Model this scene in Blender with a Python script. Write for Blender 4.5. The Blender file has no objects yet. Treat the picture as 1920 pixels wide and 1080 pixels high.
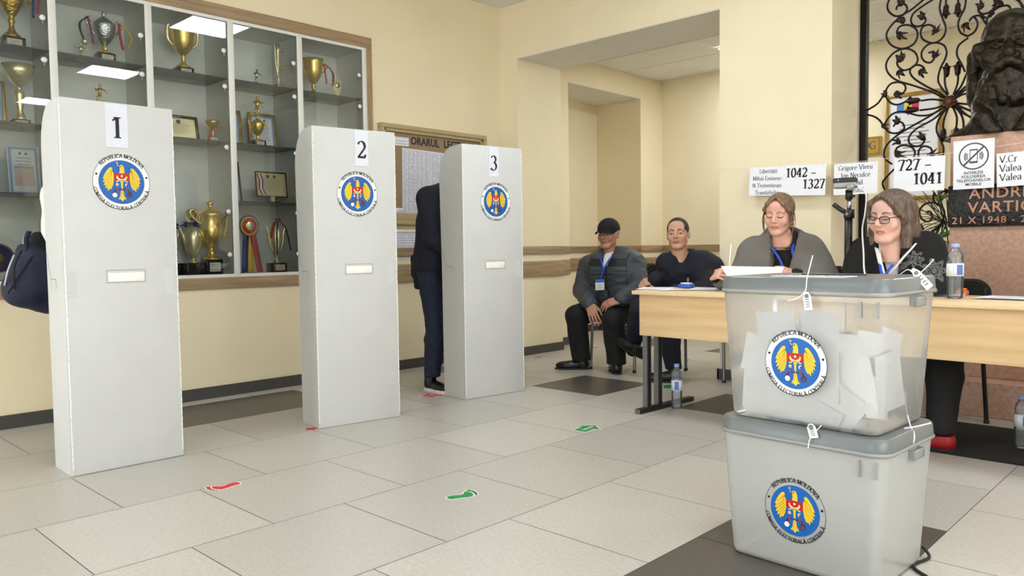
import bpy, bmesh, math, random
import numpy as np
from mathutils import Vector, Matrix, Euler, noise as mnoise
from mathutils.geometry import tessellate_polygon

SC = bpy.context.scene
COL = SC.collection
PI = math.pi
random.seed(7)

# ------------------------------------------------------------------ camera
FPX = 1467.72                      # focal length in pixels of a 1920 wide frame
CAM_H = 0.9751
YAW, PITCH, ROLL = math.radians(43.7696), math.radians(-2.809), math.radians(-0.745)


def _cam_axes():
    fwd = Vector((-math.sin(YAW) * math.cos(PITCH), math.cos(YAW) * math.cos(PITCH), math.sin(PITCH)))
    r = fwd.cross(Vector((0, 0, 1))).normalized()
    u = r.cross(fwd)
    c, s = math.cos(ROLL), math.sin(ROLL)
    return c * r + s * u, -s * r + c * u, fwd


RIGHT, UP, FWD = _cam_axes()
CAMPOS = Vector((0, 0, CAM_H))
cam_data = bpy.data.cameras.new('camera')
cam_data.sensor_width = 36.0
cam_data.lens = FPX / 1920 * 36.0
cam_data.clip_start = 0.05
cam = bpy.data.objects.new('camera', cam_data)
COL.objects.link(cam)
cam.matrix_world = Matrix(((RIGHT.x, UP.x, -FWD.x, 0), (RIGHT.y, UP.y, -FWD.y, 0),
                           (RIGHT.z, UP.z, -FWD.z, CAM_H), (0, 0, 0, 1)))
SC.camera = cam


def W(px, py, x=None, y=None, z=None):
    """Point of the room seen at a spot of the photograph, on a known wall, table or floor plane."""
    d = FWD * FPX + RIGHT * (px - 960) - UP * (py - 540)
    if x is not None: t = (x - CAMPOS.x) / d.x
    elif y is not None: t = (y - CAMPOS.y) / d.y
    else: t = (z - CAMPOS.z) / d.z
    return CAMPOS + d * t


# ------------------------------------------------------------------ world, exposure
world = bpy.data.worlds.new('world')
SC.world = world
world.use_nodes = True
world.node_tree.nodes['Background'].inputs[0].default_value = (0.75, 0.85, 1.0, 1)
world.node_tree.nodes['Background'].inputs[1].default_value = 0.6
SC.view_settings.view_transform = 'Standard'
SC.view_settings.look = 'None'
SC.view_settings.gamma = 1.0
SC.view_settings.exposure = 0.42
SC.view_settings.use_curve_mapping = False
SC.cycles.max_bounces = 10
SC.cycles.diffuse_bounces = 5
SC.cycles.transparent_max_bounces = 24
SC.cycles.sample_clamp_indirect = 6.0
SC.cycles.caustics_reflective = False
SC.cycles.caustics_refractive = False

PANEL_STRENGTH = 18.0
CORRIDOR_STRENGTH = 24.0


def area_light(name, loc, rot, sx, sy, power, color):
    d = bpy.data.lights.new(name, 'AREA')
    d.shape = 'RECTANGLE'
    d.size, d.size_y, d.energy, d.color = sx, sy, power, color
    o = bpy.data.objects.new(name, d)
    COL.objects.link(o)
    o.location = loc
    o.rotation_euler = rot
    return o


# daylight through the glazed entrance and the windows behind the camera (south wall, y = -3.2)
area_light('entrance_daylight', (-4.0, -3.12, 1.25), (math.radians(90), 0, 0), 1.5, 2.2, 58, (0.86, 0.92, 1.0))
area_light('window_daylight', (-0.4, -3.12, 1.75), (math.radians(90), 0, 0), 2.6, 1.5, 37, (0.95, 0.97, 1.0))
area_light('side_window_daylight', (3.12, 0.6, 1.75), (math.radians(90), 0, math.radians(90)), 3.4, 1.5, 75, (0.95, 0.97, 1.0))

# ------------------------------------------------------------------ materials
MATS = {}


def lin(c):
    c = c / 255.0
    return c / 12.92 if c <= 0.04045 else ((c + 0.055) / 1.055) ** 2.4


def rgb(r, g, b):
    return (lin(r), lin(g), lin(b), 1.0)


def mat(name, col, rough=0.5, metal=0.0, var=0.06, scale=12.0, bump=0.0, bscale=60.0, spec=0.5,
        stretch=(1, 1, 1), col2=None, coat=0.0, trans=0.0, emit=0.0, detail=3.0):
    """Principled surface whose colour is broken up by procedural noise."""
    m = bpy.data.materials.new(name)
    m.use_nodes = True
    nt = m.node_tree
    b = nt.nodes['Principled BSDF']
    tc = nt.nodes.new('ShaderNodeTexCoord')
    mp = nt.nodes.new('ShaderNodeMapping')
    mp.inputs['Scale'].default_value = stretch
    nt.links.new(tc.outputs['Object'], mp.inputs['Vector'])
    n = nt.nodes.new('ShaderNodeTexNoise')
    n.inputs['Scale'].default_value = scale
    n.inputs['Detail'].default_value = detail
    nt.links.new(mp.outputs[0], n.inputs['Vector'])
    r = nt.nodes.new('ShaderNodeValToRGB')
    r.color_ramp.elements[0].position = 0.3
    r.color_ramp.elements[1].position = 0.7
    c2 = col2 or tuple(list(min(1, v * (1 + var)) for v in col[:3]) + [1])
    c1 = col if col2 else tuple(list(v * (1 - var) for v in col[:3]) + [1])
    r.color_ramp.elements[0].color = c1
    r.color_ramp.elements[1].color = c2
    nt.links.new(n.outputs['Fac'], r.inputs[0])
    nt.links.new(r.outputs[0], b.inputs['Base Color'])
    b.inputs['Roughness'].default_value = rough
    b.inputs['Metallic'].default_value = metal
    b.inputs['Specular IOR Level'].default_value = spec
    b.inputs['Coat Weight'].default_value = coat
    if trans: b.inputs['Transmission Weight'].default_value = trans
    if emit:
        b.inputs['Emission Strength'].default_value = emit
        nt.links.new(r.outputs[0], b.inputs['Emission Color'])
    if bump:
        n2 = nt.nodes.new('ShaderNodeTexNoise')
        n2.inputs['Scale'].default_value = bscale
        n2.inputs['Detail'].default_value = 4
        nt.links.new(mp.outputs[0], n2.inputs['Vector'])
        bp = nt.nodes.new('ShaderNodeBump')
        bp.inputs['Strength'].default_value = bump
        bp.inputs['Distance'].default_value = 0.01
        nt.links.new(n2.outputs['Fac'], bp.inputs['Height'])
        nt.links.new(bp.outputs[0], b.inputs['Normal'])
    MATS[name] = m
    return m


def wood(name, c1, c2, axis='y', scale=5.0, rough=0.5):
    st = {'x': (0.5, 9, 9), 'y': (9, 0.5, 9), 'z': (9, 9, 0.5)}[axis]
    return mat(name, c1, rough, 0, scale=scale, stretch=st, col2=c2, bump=0.05, bscale=scale * 3, detail=6)


def see_through(name, tint, clear, rough, body, spec_fac=None, var=0.0):
    """Thin plastic or glass: part of the light passes, part is scattered by the material, part mirrored."""
    m = bpy.data.materials.new(name)
    m.use_nodes = True
    nt = m.node_tree
    nt.nodes.clear()
    out = nt.nodes.new('ShaderNodeOutputMaterial')
    tr = nt.nodes.new('ShaderNodeBsdfTransparent')
    tr.inputs[0].default_value = tint
    gl = nt.nodes.new('ShaderNodeBsdfGlossy')
    gl.inputs['Roughness'].default_value = rough
    fr = nt.nodes.new('ShaderNodeFresnel')
    fr.inputs['IOR'].default_value = 1.45
    mix2 = nt.nodes.new('ShaderNodeMixShader')
    base = tr.outputs[0]
    if clear < 1.0:
        df = nt.nodes.new('ShaderNodeBsdfDiffuse')
        tl = nt.nodes.new('ShaderNodeBsdfTranslucent')
        nz = nt.nodes.new('ShaderNodeTexNoise')
        nz.inputs['Scale'].default_value = 6
        rp = nt.nodes.new('ShaderNodeValToRGB')
        rp.color_ramp.elements[0].color = tuple([v * (1 - var) for v in body[:3]] + [1])
        rp.color_ramp.elements[1].color = body
        nt.links.new(nz.outputs['Fac'], rp.inputs[0])
        nt.links.new(rp.outputs[0], df.inputs[0])
        nt.links.new(rp.outputs[0], tl.inputs[0])
        m0 = nt.nodes.new('ShaderNodeMixShader')
        m0.inputs[0].default_value = 0.4
        nt.links.new(df.outputs[0], m0.inputs[1])
        nt.links.new(tl.outputs[0], m0.inputs[2])
        m1 = nt.nodes.new('ShaderNodeMixShader')
        m1.inputs[0].default_value = clear
        nt.links.new(m0.outputs[0], m1.inputs[1])
        nt.links.new(tr.outputs[0], m1.inputs[2])
        base = m1.outputs[0]
    nt.links.new(fr.outputs[0], mix2.inputs[0])
    nt.links.new(base, mix2.inputs[1])
    nt.links.new(gl.outputs[0], mix2.inputs[2])
    nt.links.new(mix2.outputs[0], out.inputs[0])
    MATS[name] = m
    return m


def emitter(name, col, strength):
    m = bpy.data.materials.new(name)
    m.use_nodes = True
    nt = m.node_tree
    nt.nodes.clear()
    out = nt.nodes.new('ShaderNodeOutputMaterial')
    e = nt.nodes.new('ShaderNodeEmission')
    e.inputs[0].default_value = col
    e.inputs[1].default_value = strength
    nt.links.new(e.outputs[0], out.inputs[0])
    MATS[name] = m
    return m


mat('wall_cream', rgb(238, 225, 193), 0.62, var=0.025, scale=2.5, bump=0.06, bscale=220)
mat('ceiling_white', rgb(232, 232, 228), 0.85, var=0.02, bump=0.1, bscale=160)
mat('soffit_white', rgb(226, 224, 216), 0.8, var=0.02)
for i, c in enumerate(((184, 180, 171), (190, 186, 177), (180, 176, 168))):
    m = mat('floor_tile_%d' % i, rgb(*c), 0.34, var=0.09, scale=70, bump=0.05, bscale=90, detail=7)
mat('floor_tile_dark', rgb(84, 79, 74), 0.38, var=0.08, scale=25, bump=0.03)
mat('grout', rgb(98, 94, 86), 0.9)
mat('baseboard_dark', rgb(72, 70, 68), 0.5, var=0.1, scale=30)
wood('rail_oak', rgb(140, 116, 88), rgb(176, 152, 120), 'y')
wood('rail_oak_x', rgb(140, 116, 88), rgb(176, 152, 120), 'x')
wood('rail_oak_z', rgb(140, 116, 88), rgb(176, 152, 120), 'z')
wood('desk_maple', rgb(213, 178, 128), rgb(232, 202, 156), 'x', scale=3.2, rough=0.42)
wood('desk_edge', rgb(222, 192, 146), rgb(238, 212, 170), 'x', scale=3.2, rough=0.42)
mat('laminate_white', rgb(226, 226, 222), 0.4, var=0.02)
mat('laminate_grey', rgb(238, 240, 235), 0.5, var=0.03)
see_through('glass_clear', (0.96, 0.98, 0.97, 1), 1.0, 0.0, (1, 1, 1, 1))
see_through('glass_shelf', (0.93, 0.96, 0.945, 1), 0.97, 0.02, (0.55, 0.66, 0.62, 1))
mat('shelf_edge', rgb(62, 78, 72), 0.2)
mat('gold', rgb(240, 208, 122), 0.26, 0.72, var=0.1, scale=30)
mat('gold_pale', rgb(244, 230, 186), 0.26, 0.7, var=0.1, scale=30)
mat('silver', rgb(205, 208, 212), 0.16, 1.0, var=0.06, bump=0.5, bscale=90)
mat('gold_hammered', rgb(226, 184, 88), 0.2, 1.0, var=0.1, bump=0.9, bscale=70)
mat('chrome', rgb(196, 198, 202), 0.22, 1.0, var=0.04)
mat('black_plastic', rgb(26, 26, 28), 0.4, var=0.15)
mat('black_marble', rgb(24, 22, 24), 0.15, var=0.5, scale=40)
mat('wine_base', rgb(70, 26, 30), 0.25)
mat('plate_paper', rgb(226, 218, 200), 0.5, col2=rgb(205, 196, 180), scale=90)
mat('paper_white', rgb(240, 241, 246), 0.7, var=0.02)
mat('paper_ballot', rgb(252, 252, 254), 0.75, var=0.03)
mat('paper_blueish', rgb(222, 226, 240), 0.7, var=0.03)
mat('ink_black', rgb(18, 18, 20), 0.6)
mat('ink_grey', rgb(120, 124, 132), 0.7)
mat('ink_charcoal', rgb(74, 76, 84), 0.6)
mat('booth_white', rgb(204, 206, 207), 0.55, var=0.025, scale=5, bump=0.08, bscale=9)
mat('booth_edge', rgb(244, 243, 238), 0.6)
mat('booth_slot', rgb(160, 160, 156), 0.7)
mat('booth_line', rgb(140, 138, 132), 0.7)
mat('emblem_white', rgb(238, 238, 240), 0.4)
mat('emblem_blue', rgb(6, 96, 180), 0.4, var=0.03)
mat('emblem_gold', rgb(240, 205, 52), 0.45, var=0.08)
mat('emblem_gold_line', rgb(168, 128, 20), 0.5)
mat('emblem_cream', rgb(245, 222, 150), 0.45)
mat('emblem_red', rgb(192, 24, 34), 0.45)
mat('emblem_dark_red', rgb(96, 28, 58), 0.5)
see_through('plastic_frosted', (0.93, 0.95, 0.95, 1), 0.16, 0.22, (0.78, 0.80, 0.80, 1), var=0.05)
see_through('plastic_clear', (0.98, 0.99, 0.99, 1), 0.66, 0.2, (0.93, 0.95, 0.95, 1), var=0.06)
see_through('plastic_lip', (0.93, 0.95, 0.95, 1), 0.35, 0.15, (0.62, 0.65, 0.65, 1))
mat('lid_grey', rgb(106, 112, 114), 0.28, var=0.04)
mat('seal_white', rgb(238, 238, 238), 0.4)
see_through('bottle_plastic', (0.93, 0.96, 0.98, 1), 0.86, 0.04, (0.75, 0.82, 0.88, 1))
mat('cap_blue', rgb(150, 176, 226), 0.35)
mat('label_white', rgb(232, 236, 244), 0.5, var=0.04)
mat('label_blue', rgb(92, 120, 178), 0.5)
mat('cork_board', rgb(150, 128, 96), 0.85, var=0.12, scale=120)
mat('board_frame', rgb(176, 158, 118), 0.45, var=0.05)
mat('board_side', rgb(232, 196, 160), 0.5)
mat('letter_navy', rgb(24, 26, 52), 0.6)
mat('iron', rgb(34, 30, 30), 0.4, 0.7, var=0.3, scale=60)
mat('iron_leaf', rgb(62, 46, 44), 0.4, 0.7, var=0.4, scale=60)
mat('copper_old', rgb(128, 88, 70), 0.4, 0.8, var=0.4, scale=80)
mat('bronze_dark', rgb(30, 27, 23), 0.34, 0.6, col2=rgb(54, 46, 34), scale=16, bump=0.7, bscale=45, detail=6)
mat('granite_pink', rgb(182, 142, 122), 0.45, col2=rgb(206, 168, 146), scale=45, bump=0.03, detail=6)
mat('plaque_black', rgb(30, 28, 28), 0.3, var=0.5, scale=35, bump=0.6, bscale=50)
mat('letter_bronze', rgb(176, 128, 104), 0.35, 0.6, var=0.12)
mat('picture_gold', rgb(168, 134, 60), 0.35, 0.5, var=0.15)
mat('brass_sign', rgb(190, 150, 62), 0.35, 0.5, var=0.08)
mat('flag_blue', rgb(70, 140, 210), 0.6)
mat('flag_yellow', rgb(236, 208, 60), 0.6)
mat('flag_red', rgb(204, 66, 84), 0.6)
mat('leaf_dark', rgb(30, 44, 26), 0.45, var=0.25)
mat('leaf_green', rgb(84, 122, 48), 0.45, var=0.2)
mat('sticker_red', rgb(204, 48, 58), 0.5)
mat('sticker_green', rgb(22, 138, 66), 0.5)
mat('sticker_edge', rgb(236, 236, 232), 0.5)
mat('rubber_mat', rgb(20, 19, 19), 0.9, var=0.2)
mat('steel_grey', rgb(128, 130, 132), 0.32, 0.85)
mat('ribbon_blue', rgb(32, 58, 128), 0.5)
mat('ribbon_yellow', rgb(232, 188, 40), 0.5)
mat('ribbon_red', rgb(186, 32, 46), 0.5)
mat('ribbon_dark', rgb(34, 34, 52), 0.5)
mat('ribbon_violet', rgb(138, 40, 92), 0.5)
mat('cert_blue', rgb(142, 170, 214), 0.6)
mat('cert_paper', rgb(226, 230, 236), 0.6, var=0.03)
mat('cert_art', rgb(216, 180, 168), 0.6, col2=rgb(206, 206, 216), scale=14)
mat('plaque_bronze', rgb(196, 180, 140), 0.35, 0.4, var=0.05)
mat('cup_plate', rgb(232, 232, 232), 0.4)
mat('stamp_blue', rgb(30, 90, 186), 0.4)
mat('stamp_orange', rgb(214, 106, 36), 0.4)
mat('cable_white', rgb(230, 230, 228), 0.45)
mat('cable_black', rgb(18, 18, 18), 0.5)
mat('shoe_black', rgb(16, 15, 15), 0.3)
mat('shoe_sole', rgb(234, 234, 232), 0.6)
mat('shoe_sole_dark', rgb(34, 32, 30), 0.7)
mat('shoe_red', rgb(150, 18, 28), 0.45)
mat('cloth_black', rgb(15, 15, 17), 0.85, var=0.2, bump=0.15, bscale=150)
mat('cloth_navy', rgb(17, 20, 36), 0.85, var=0.2, bump=0.2, bscale=150)
mat('cloth_navy_bag', rgb(27, 34, 58), 0.7, var=0.2, bump=0.15, bscale=120)
mat('denim', rgb(27, 36, 58), 0.85, var=0.25, scale=50, bump=0.25, bscale=220)
mat('jacket_grey', rgb(62, 68, 76), 0.6, var=0.1, bump=0.12, bscale=100)
mat('cloth_white', rgb(232, 230, 230), 0.8, var=0.03)
mat('skin_tan', rgb(184, 134, 112), 0.5, var=0.07, scale=30)
mat('skin_man', rgb(200, 152, 126), 0.5, var=0.07, scale=30)
mat('skin_fair', rgb(218, 168, 148), 0.5, var=0.05, scale=30)
mat('skin_pale', rgb(224, 178, 164), 0.5, var=0.05, scale=30)
mat('lip', rgb(190, 122, 112), 0.45)
mat('lip_dull', rgb(168, 118, 100), 0.5)
mat('eye_white', rgb(176, 168, 160), 0.3)
mat('eye_iris', rgb(48, 34, 26), 0.2)
mat('hair_brown', rgb(88, 66, 50), 0.5, stretch=(14, 14, 1.2), scale=9, col2=rgb(144, 114, 86), bump=0.15, bscale=14)
mat('hair_streak', rgb(50, 40, 35), 0.5, stretch=(18, 18, 0.7), scale=8, col2=rgb(126, 106, 90), bump=0.12, bscale=14)
mat('hair_grey', rgb(178, 172, 166), 0.7, var=0.2, scale=90, bump=0.5, bscale=140)
mat('hair_dark', rgb(50, 44, 42), 0.7, var=0.25, scale=90, bump=0.4, bscale=140)
mat('brow_dark', rgb(44, 34, 30), 0.8)
mat('brow_light', rgb(120, 92, 74), 0.8)
mat('lanyard_blue', rgb(24, 74, 190), 0.5)
mat('badge_blue', rgb(40, 110, 190), 0.5)
mat('glasses_black', rgb(26, 20, 22), 0.3)
mat('zip_silver', rgb(150, 150, 152), 0.35, 0.8)
mat('bag_piping', rgb(186, 188, 192), 0.5)
mat('camera_silver', rgb(150, 150, 146), 0.35, 0.5)
mat('lens_dark', rgb(20, 20, 24), 0.1)
mat('mug_white', rgb(232, 230, 222), 0.3)
mat('ball_navy', rgb(36, 38, 86), 0.35)
emitter('panel_light', (0.88, 0.94, 1.0, 1), PANEL_STRENGTH)
emitter('corridor_light', (0.92, 0.96, 1.0, 1), CORRIDOR_STRENGTH)


def striped_knit(name, dark, light, freq):
    """Fine horizontal knit stripes that follow the cloth's own height and depth."""
    m = mat(name, dark, 0.9, var=0.1, bump=0.3, bscale=160)
    nt = m.node_tree
    b = nt.nodes['Principled BSDF']
    tc = nt.nodes.new('ShaderNodeTexCoord')
    mp = nt.nodes.new('ShaderNodeMapping')
    mp.inputs['Rotation'].default_value = (0.12, 0.1, 0)
    wv = nt.nodes.new('ShaderNodeTexWave')
    wv.bands_direction = 'Z'
    wv.inputs['Scale'].default_value = freq
    wv.inputs['Distortion'].default_value = 1.6
    wv.inputs['Detail'].default_value = 1.5
    wv.inputs['Detail Scale'].default_value = 0.6
    nt.links.new(tc.outputs['Object'], mp.inputs[0])
    nt.links.new(mp.outputs[0], wv.inputs['Vector'])
    rp = nt.nodes.new('ShaderNodeValToRGB')
    rp.color_ramp.elements[0].position = 0.38
    rp.color_ramp.elements[1].position = 0.62
    rp.color_ramp.elements[0].color = dark
    rp.color_ramp.elements[1].color = light
    nt.links.new(wv.outputs['Fac'], rp.inputs[0])
    nt.links.new(rp.outputs[0], b.inputs['Base Color'])
    return m


striped_knit('knit_stripe', rgb(38, 37, 37), rgb(150, 146, 140), 58)


def floral_knit(name):
    m = mat(name, rgb(15, 15, 17), 0.9, var=0.15, bump=0.25, bscale=140)
    return m


floral_knit('knit_floral')
mat('floral_grey', rgb(98, 98, 100), 0.9, var=0.3, scale=60)


def tweed(name):
    m = mat(name, rgb(40, 40, 40), 0.9, bump=0.2, bscale=150)
    nt = m.node_tree
    b = nt.nodes['Principled BSDF']
    tc = nt.nodes.new('ShaderNodeTexCoord')
    ck = nt.nodes.new('ShaderNodeTexChecker')
    ck.inputs['Scale'].default_value = 120
    ck.inputs['Color1'].default_value = rgb(50, 50, 50)
    ck.inputs['Color2'].default_value = rgb(170, 166, 160)
    nt.links.new(tc.outputs['Object'], ck.inputs['Vector'])
    nt.links.new(ck.outputs[0], b.inputs['Base Color'])


tweed('tweed_grey')


def seat_pattern(name):
    m = mat(name, rgb(22, 20, 20), 0.9, col2=rgb(84, 78, 66), scale=55, detail=1)
    m.node_tree.nodes['Color Ramp'].color_ramp.elements[0].position = 0.52
    m.node_tree.nodes['Color Ramp'].color_ramp.elements[1].position = 0.6


seat_pattern('seat_fabric')


def banded(name, base_mat, bands, dark):
    """Cloth with sharp sewn panels: each band is a list of (axis vector, low, high) limits in the room."""
    m = MATS[base_mat].copy()
    m.name = name
    nt = m.node_tree
    b = nt.nodes['Principled BSDF']
    src = nt.nodes['Color Ramp'].outputs[0]
    tc = nt.nodes.new('ShaderNodeTexCoord')
    for band in bands:
        prev = None
        for ax, lo, hi in band:
            d = nt.nodes.new('ShaderNodeVectorMath')
            d.operation = 'DOT_PRODUCT'
            d.inputs[1].default_value = ax
            nt.links.new(tc.outputs['Object'], d.inputs[0])
            for op, v in (('GREATER_THAN', lo), ('LESS_THAN', hi)):
                c = nt.nodes.new('ShaderNodeMath')
                c.operation = op
                c.inputs[1].default_value = v
                nt.links.new(d.outputs['Value'], c.inputs[0])
                if prev is None: prev = c.outputs[0]
                else:
                    q = nt.nodes.new('ShaderNodeMath')
                    q.operation = 'MULTIPLY'
                    nt.links.new(prev, q.inputs[0])
                    nt.links.new(c.outputs[0], q.inputs[1])
                    prev = q.outputs[0]
        mx = nt.nodes.new('ShaderNodeMixRGB')
        nt.links.new(prev, mx.inputs[0])
        nt.links.new(src, mx.inputs[1])
        mx.inputs[2].default_value = dark
        src = mx.outputs[0]
    nt.links.new(src, b.inputs['Base Color'])
    MATS[name] = m
    return m


# ------------------------------------------------------------------ mesh builder
class MB:
    """Collects shapes and links them as ONE mesh object."""

    def __init__(self):
        self.v, self.f, self.mi, self.sm, self.mats = [], [], [], [], []

    def m(self, name):
        if name not in self.mats: self.mats.append(name)
        return self.mats.index(name)

    def add(self, verts, faces, mname, smooth=False, M=None):
        o = len(self.v)
        k = self.m(mname)
        for p in verts:
            p = Vector(p)
            self.v.append(tuple(M @ p) if M is not None else tuple(p))
        for f in faces:
            self.f.append([i + o for i in f])
            self.mi.append(k)
            self.sm.append(smooth)
        return self

    def box(self, c, s, mname, bev=0.0, M=None, seg=2):
        hx, hy, hz = s[0] / 2, s[1] / 2, s[2] / 2
        vs = [(c[0] + a * hx, c[1] + b * hy, c[2] + d * hz) for a in (-1, 1) for b in (-1, 1) for d in (-1, 1)]
        fs = [(0, 1, 3, 2), (4, 6, 7, 5), (0, 4, 5, 1), (2, 3, 7, 6), (0, 2, 6, 4), (1, 5, 7, 3)]
        if bev <= 0: return self.add(vs, fs, mname, False, M)
        bm = bmesh.new()
        bv = [bm.verts.new(p) for p in vs]
        for f in fs: bm.faces.new([bv[i] for i in f])
        bmesh.ops.bevel(bm, geom=bm.edges[:], offset=min(bev, 0.49 * min(s)), segments=seg, affect='EDGES', profile=0.5)
        bm.verts.index_update()
        self.add([v.co[:] for v in bm.verts], [[v.index for v in f.verts] for f in bm.faces], mname, seg > 1, M)
        bm.free()
        return self

    def span(self, a, b, mname, bev=0.0, M=None):
        return self.box([(a[i] + b[i]) / 2 for i in range(3)], [abs(b[i] - a[i]) for i in range(3)], mname, bev, M)

    def quad(self, a, b, c, d, mname):
        return self.add([a, b, c, d], [(0, 1, 2, 3)], mname)

    def poly(self, pts, mname, M=None):
        return self.add(pts, [tuple(range(len(pts)))], mname, False, M)

    def tube(self, pts, r, mname, n=8, closed=False, M=None, flat=1.0):
        pts = [Vector(p) for p in pts]
        N = len(pts)
        rr = r if callable(r) else (lambda t: r)
        vs, fs = [], []
        up = None
        for i, p in enumerate(pts):
            if closed: d = pts[(i + 1) % N] - pts[i - 1]
            else: d = pts[min(i + 1, N - 1)] - pts[max(i - 1, 0)]
            d = d.normalized() if d.length > 1e-9 else Vector((0, 0, 1))
            if up is None:
                up = Vector((0, 0, 1)) if abs(d.z) < 0.9 else Vector((0, 1, 0))
            u = (up - d * up.dot(d))
            u = u.normalized() if u.length > 1e-6 else d.orthogonal().normalized()
            up = u
            w = d.cross(u)
            R = rr(i / max(1, N - 1))
            for k in range(n):
                a = 2 * PI * k / n
                vs.append(p + (u * math.cos(a) * flat + w * math.sin(a)) * R)
        M_ = N if closed else N - 1
        for i in range(M_):
            j = (i + 1) % N
            for k in range(n):
                k2 = (k + 1) % n
                fs.append((i * n + k, i * n + k2, j * n + k2, j * n + k))
        if not closed:
            fs.append(tuple(reversed(range(n))))
            fs.append(tuple((N - 1) * n + k for k in range(n)))
        return self.add(vs, fs, mname, True, M)

    def lathe(self, prof, mname, n=20, c=(0, 0, 0), M=None, smooth=True, ripple=0, rip=0.0):
        vs, fs = [], []
        for (r, z) in prof:
            for k in range(n):
                a = 2 * PI * k / n
                q = r * (1 + rip * math.cos(ripple * a)) if ripple else r
                vs.append((c[0] + q * math.cos(a), c[1] + q * math.sin(a), c[2] + z))
        for i in range(len(prof) - 1):
            for k in range(n):
                k2 = (k + 1) % n
                fs.append((i * n + k, i * n + k2, (i + 1) * n + k2, (i + 1) * n + k))
        if prof[0][0] > 1e-5: fs.append(tuple(reversed(range(n))))
        if prof[-1][0] > 1e-5: fs.append(tuple((len(prof) - 1) * n + k for k in range(n)))
        return self.add(vs, fs, mname, smooth, M)

    def ball(self, c, r, mname, n=12, M=None):
        r = (r, r, r) if not isinstance(r, (tuple, list)) else r
        vs, fs = [], []
        for i in range(n + 1):
            t = PI * i / n
            for k in range(2 * n):
                a = PI * k / n
                vs.append((c[0] + r[0] * math.sin(t) * math.cos(a), c[1] + r[1] * math.sin(t) * math.sin(a), c[2] + r[2] * math.cos(t)))
        for i in range(n):
            for k in range(2 * n):
                k2 = (k + 1) % (2 * n)
                fs.append((i * 2 * n + k, (i + 1) * 2 * n + k, (i + 1) * 2 * n + k2, i * 2 * n + k2))
        return self.add(vs, fs, mname, True, M)

    def prism(self, poly, z0, z1, mname, M=None, side=None):
        n = len(poly)
        vs = [(p[0], p[1], z0) for p in poly] + [(p[0], p[1], z1) for p in poly]
        self.add(vs, [tuple(reversed(range(n))), tuple(range(n, 2 * n))], mname, False, M)
        self.add(vs, [(i, (i + 1) % n, n + (i + 1) % n, n + i) for i in range(n)], side or mname, False, M)
        return self

    def strip(self, L, Rr, mname, smooth=True, M=None):
        n = len(L)
        return self.add(list(L) + list(Rr), [(i, i + 1, n + i + 1, n + i) for i in range(n - 1)], mname, smooth, M)

    def ribbon(self, pts, wid, mname, side=(0, 1, 0), th=0.0012):
        """A cloth band with a front, a back and edges."""
        s = Vector(side).normalized() * wid / 2
        pts = [Vector(p) for p in pts]
        N = len(pts)
        vs, fs = [], []
        for i, p in enumerate(pts):
            d = (pts[min(i + 1, N - 1)] - pts[max(i - 1, 0)]).normalized()
            nn = d.cross(s).normalized() * th
            vs += [p - s + nn, p + s + nn, p + s - nn, p - s - nn]
        for i in range(N - 1):
            for k in range(4):
                k2 = (k + 1) % 4
                fs.append((4 * i + k, 4 * i + k2, 4 * i + 4 + k2, 4 * i + 4 + k))
        fs += [(3, 2, 1, 0), (4 * N - 4, 4 * N - 3, 4 * N - 2, 4 * N - 1)]
        return self.add(vs, fs, mname, True)

    def sans(self, s, size, mname, M, align='LEFT', bold=0.0, sx=1.0, th=0.0, space=1.0):
        cu = bpy.data.curves.new('t', 'FONT')
        cu.body = s
        cu.size = size
        cu.align_x = align
        cu.offset = bold * size
        cu.extrude = th
        cu.space_character = space
        cu.resolution_u = 3
        ob = bpy.data.objects.new('t', cu)
        me = ob.to_mesh()
        vs = [(v.co.x * sx, v.co.y, v.co.z) for v in me.vertices]
        fs = [list(p.vertices) for p in me.polygons]
        ob.to_mesh_clear()
        bpy.data.objects.remove(ob)
        bpy.data.curves.remove(cu)
        return self.add(vs, fs, mname, False, M)

    def build(self, name, parent=None, loc=None, rotz=0.0):
        me = bpy.data.meshes.new(name)
        me.from_pydata(self.v, [], self.f)
        for k in self.mats: me.materials.append(MATS[k])
        me.polygons.foreach_set('material_index', self.mi)
        me.polygons.foreach_set('use_smooth', self.sm)
        me.update()
        o = bpy.data.objects.new(name, me)
        COL.objects.link(o)
        if parent is not None: o.parent = parent
        if loc is not None: o.location = loc
        o.rotation_euler = (0, 0, rotz)
        return o


def tag(o, label, cat, group=None):
    o['label'] = label
    o['category'] = cat
    if group: o['group'] = group
    return o


def thing(name, label, cat, loc=(0, 0, 0), rotz=0.0, group=None):
    o = bpy.data.objects.new(name, None)
    o.empty_display_size = 0.05
    COL.objects.link(o)
    o.location = loc
    o.rotation_euler = (0, 0, rotz)
    return tag(o, label, cat, group)


def struct(name, mb):
    o = mb.build(name)
    o['kind'] = 'structure'
    return o


def copy_tree(o, parent=None):
    c = o.copy()
    COL.objects.link(c)
    if parent is not None: c.parent = parent
    for ch in list(o.children): copy_tree(ch, c)
    return c


def frame(o, xa, ya):
    """Matrix with origin o, x axis xa, y axis ya (z follows)."""
    xa, ya = Vector(xa).normalized(), Vector(ya).normalized()
    za = xa.cross(ya).normalized()
    o = Vector(o)
    return Matrix(((xa.x, ya.x, za.x, o.x), (xa.y, ya.y, za.y, o.y), (xa.z, ya.z, za.z, o.z), (0, 0, 0, 1)))


def circle(cx, cy, r, n=40, ry=None):
    ry = ry or r
    return [(cx + r * math.cos(2 * PI * k / n), cy + ry * math.sin(2 * PI * k / n), 0) for k in range(n)]


def arc(cx, cy, rx, ry, a0, a1, n=8):
    return [(cx + rx * math.cos(math.radians(a0 + (a1 - a0) * i / n)), cy + ry * math.sin(math.radians(a0 + (a1 - a0) * i / n))) for i in range(n + 1)]


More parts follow.
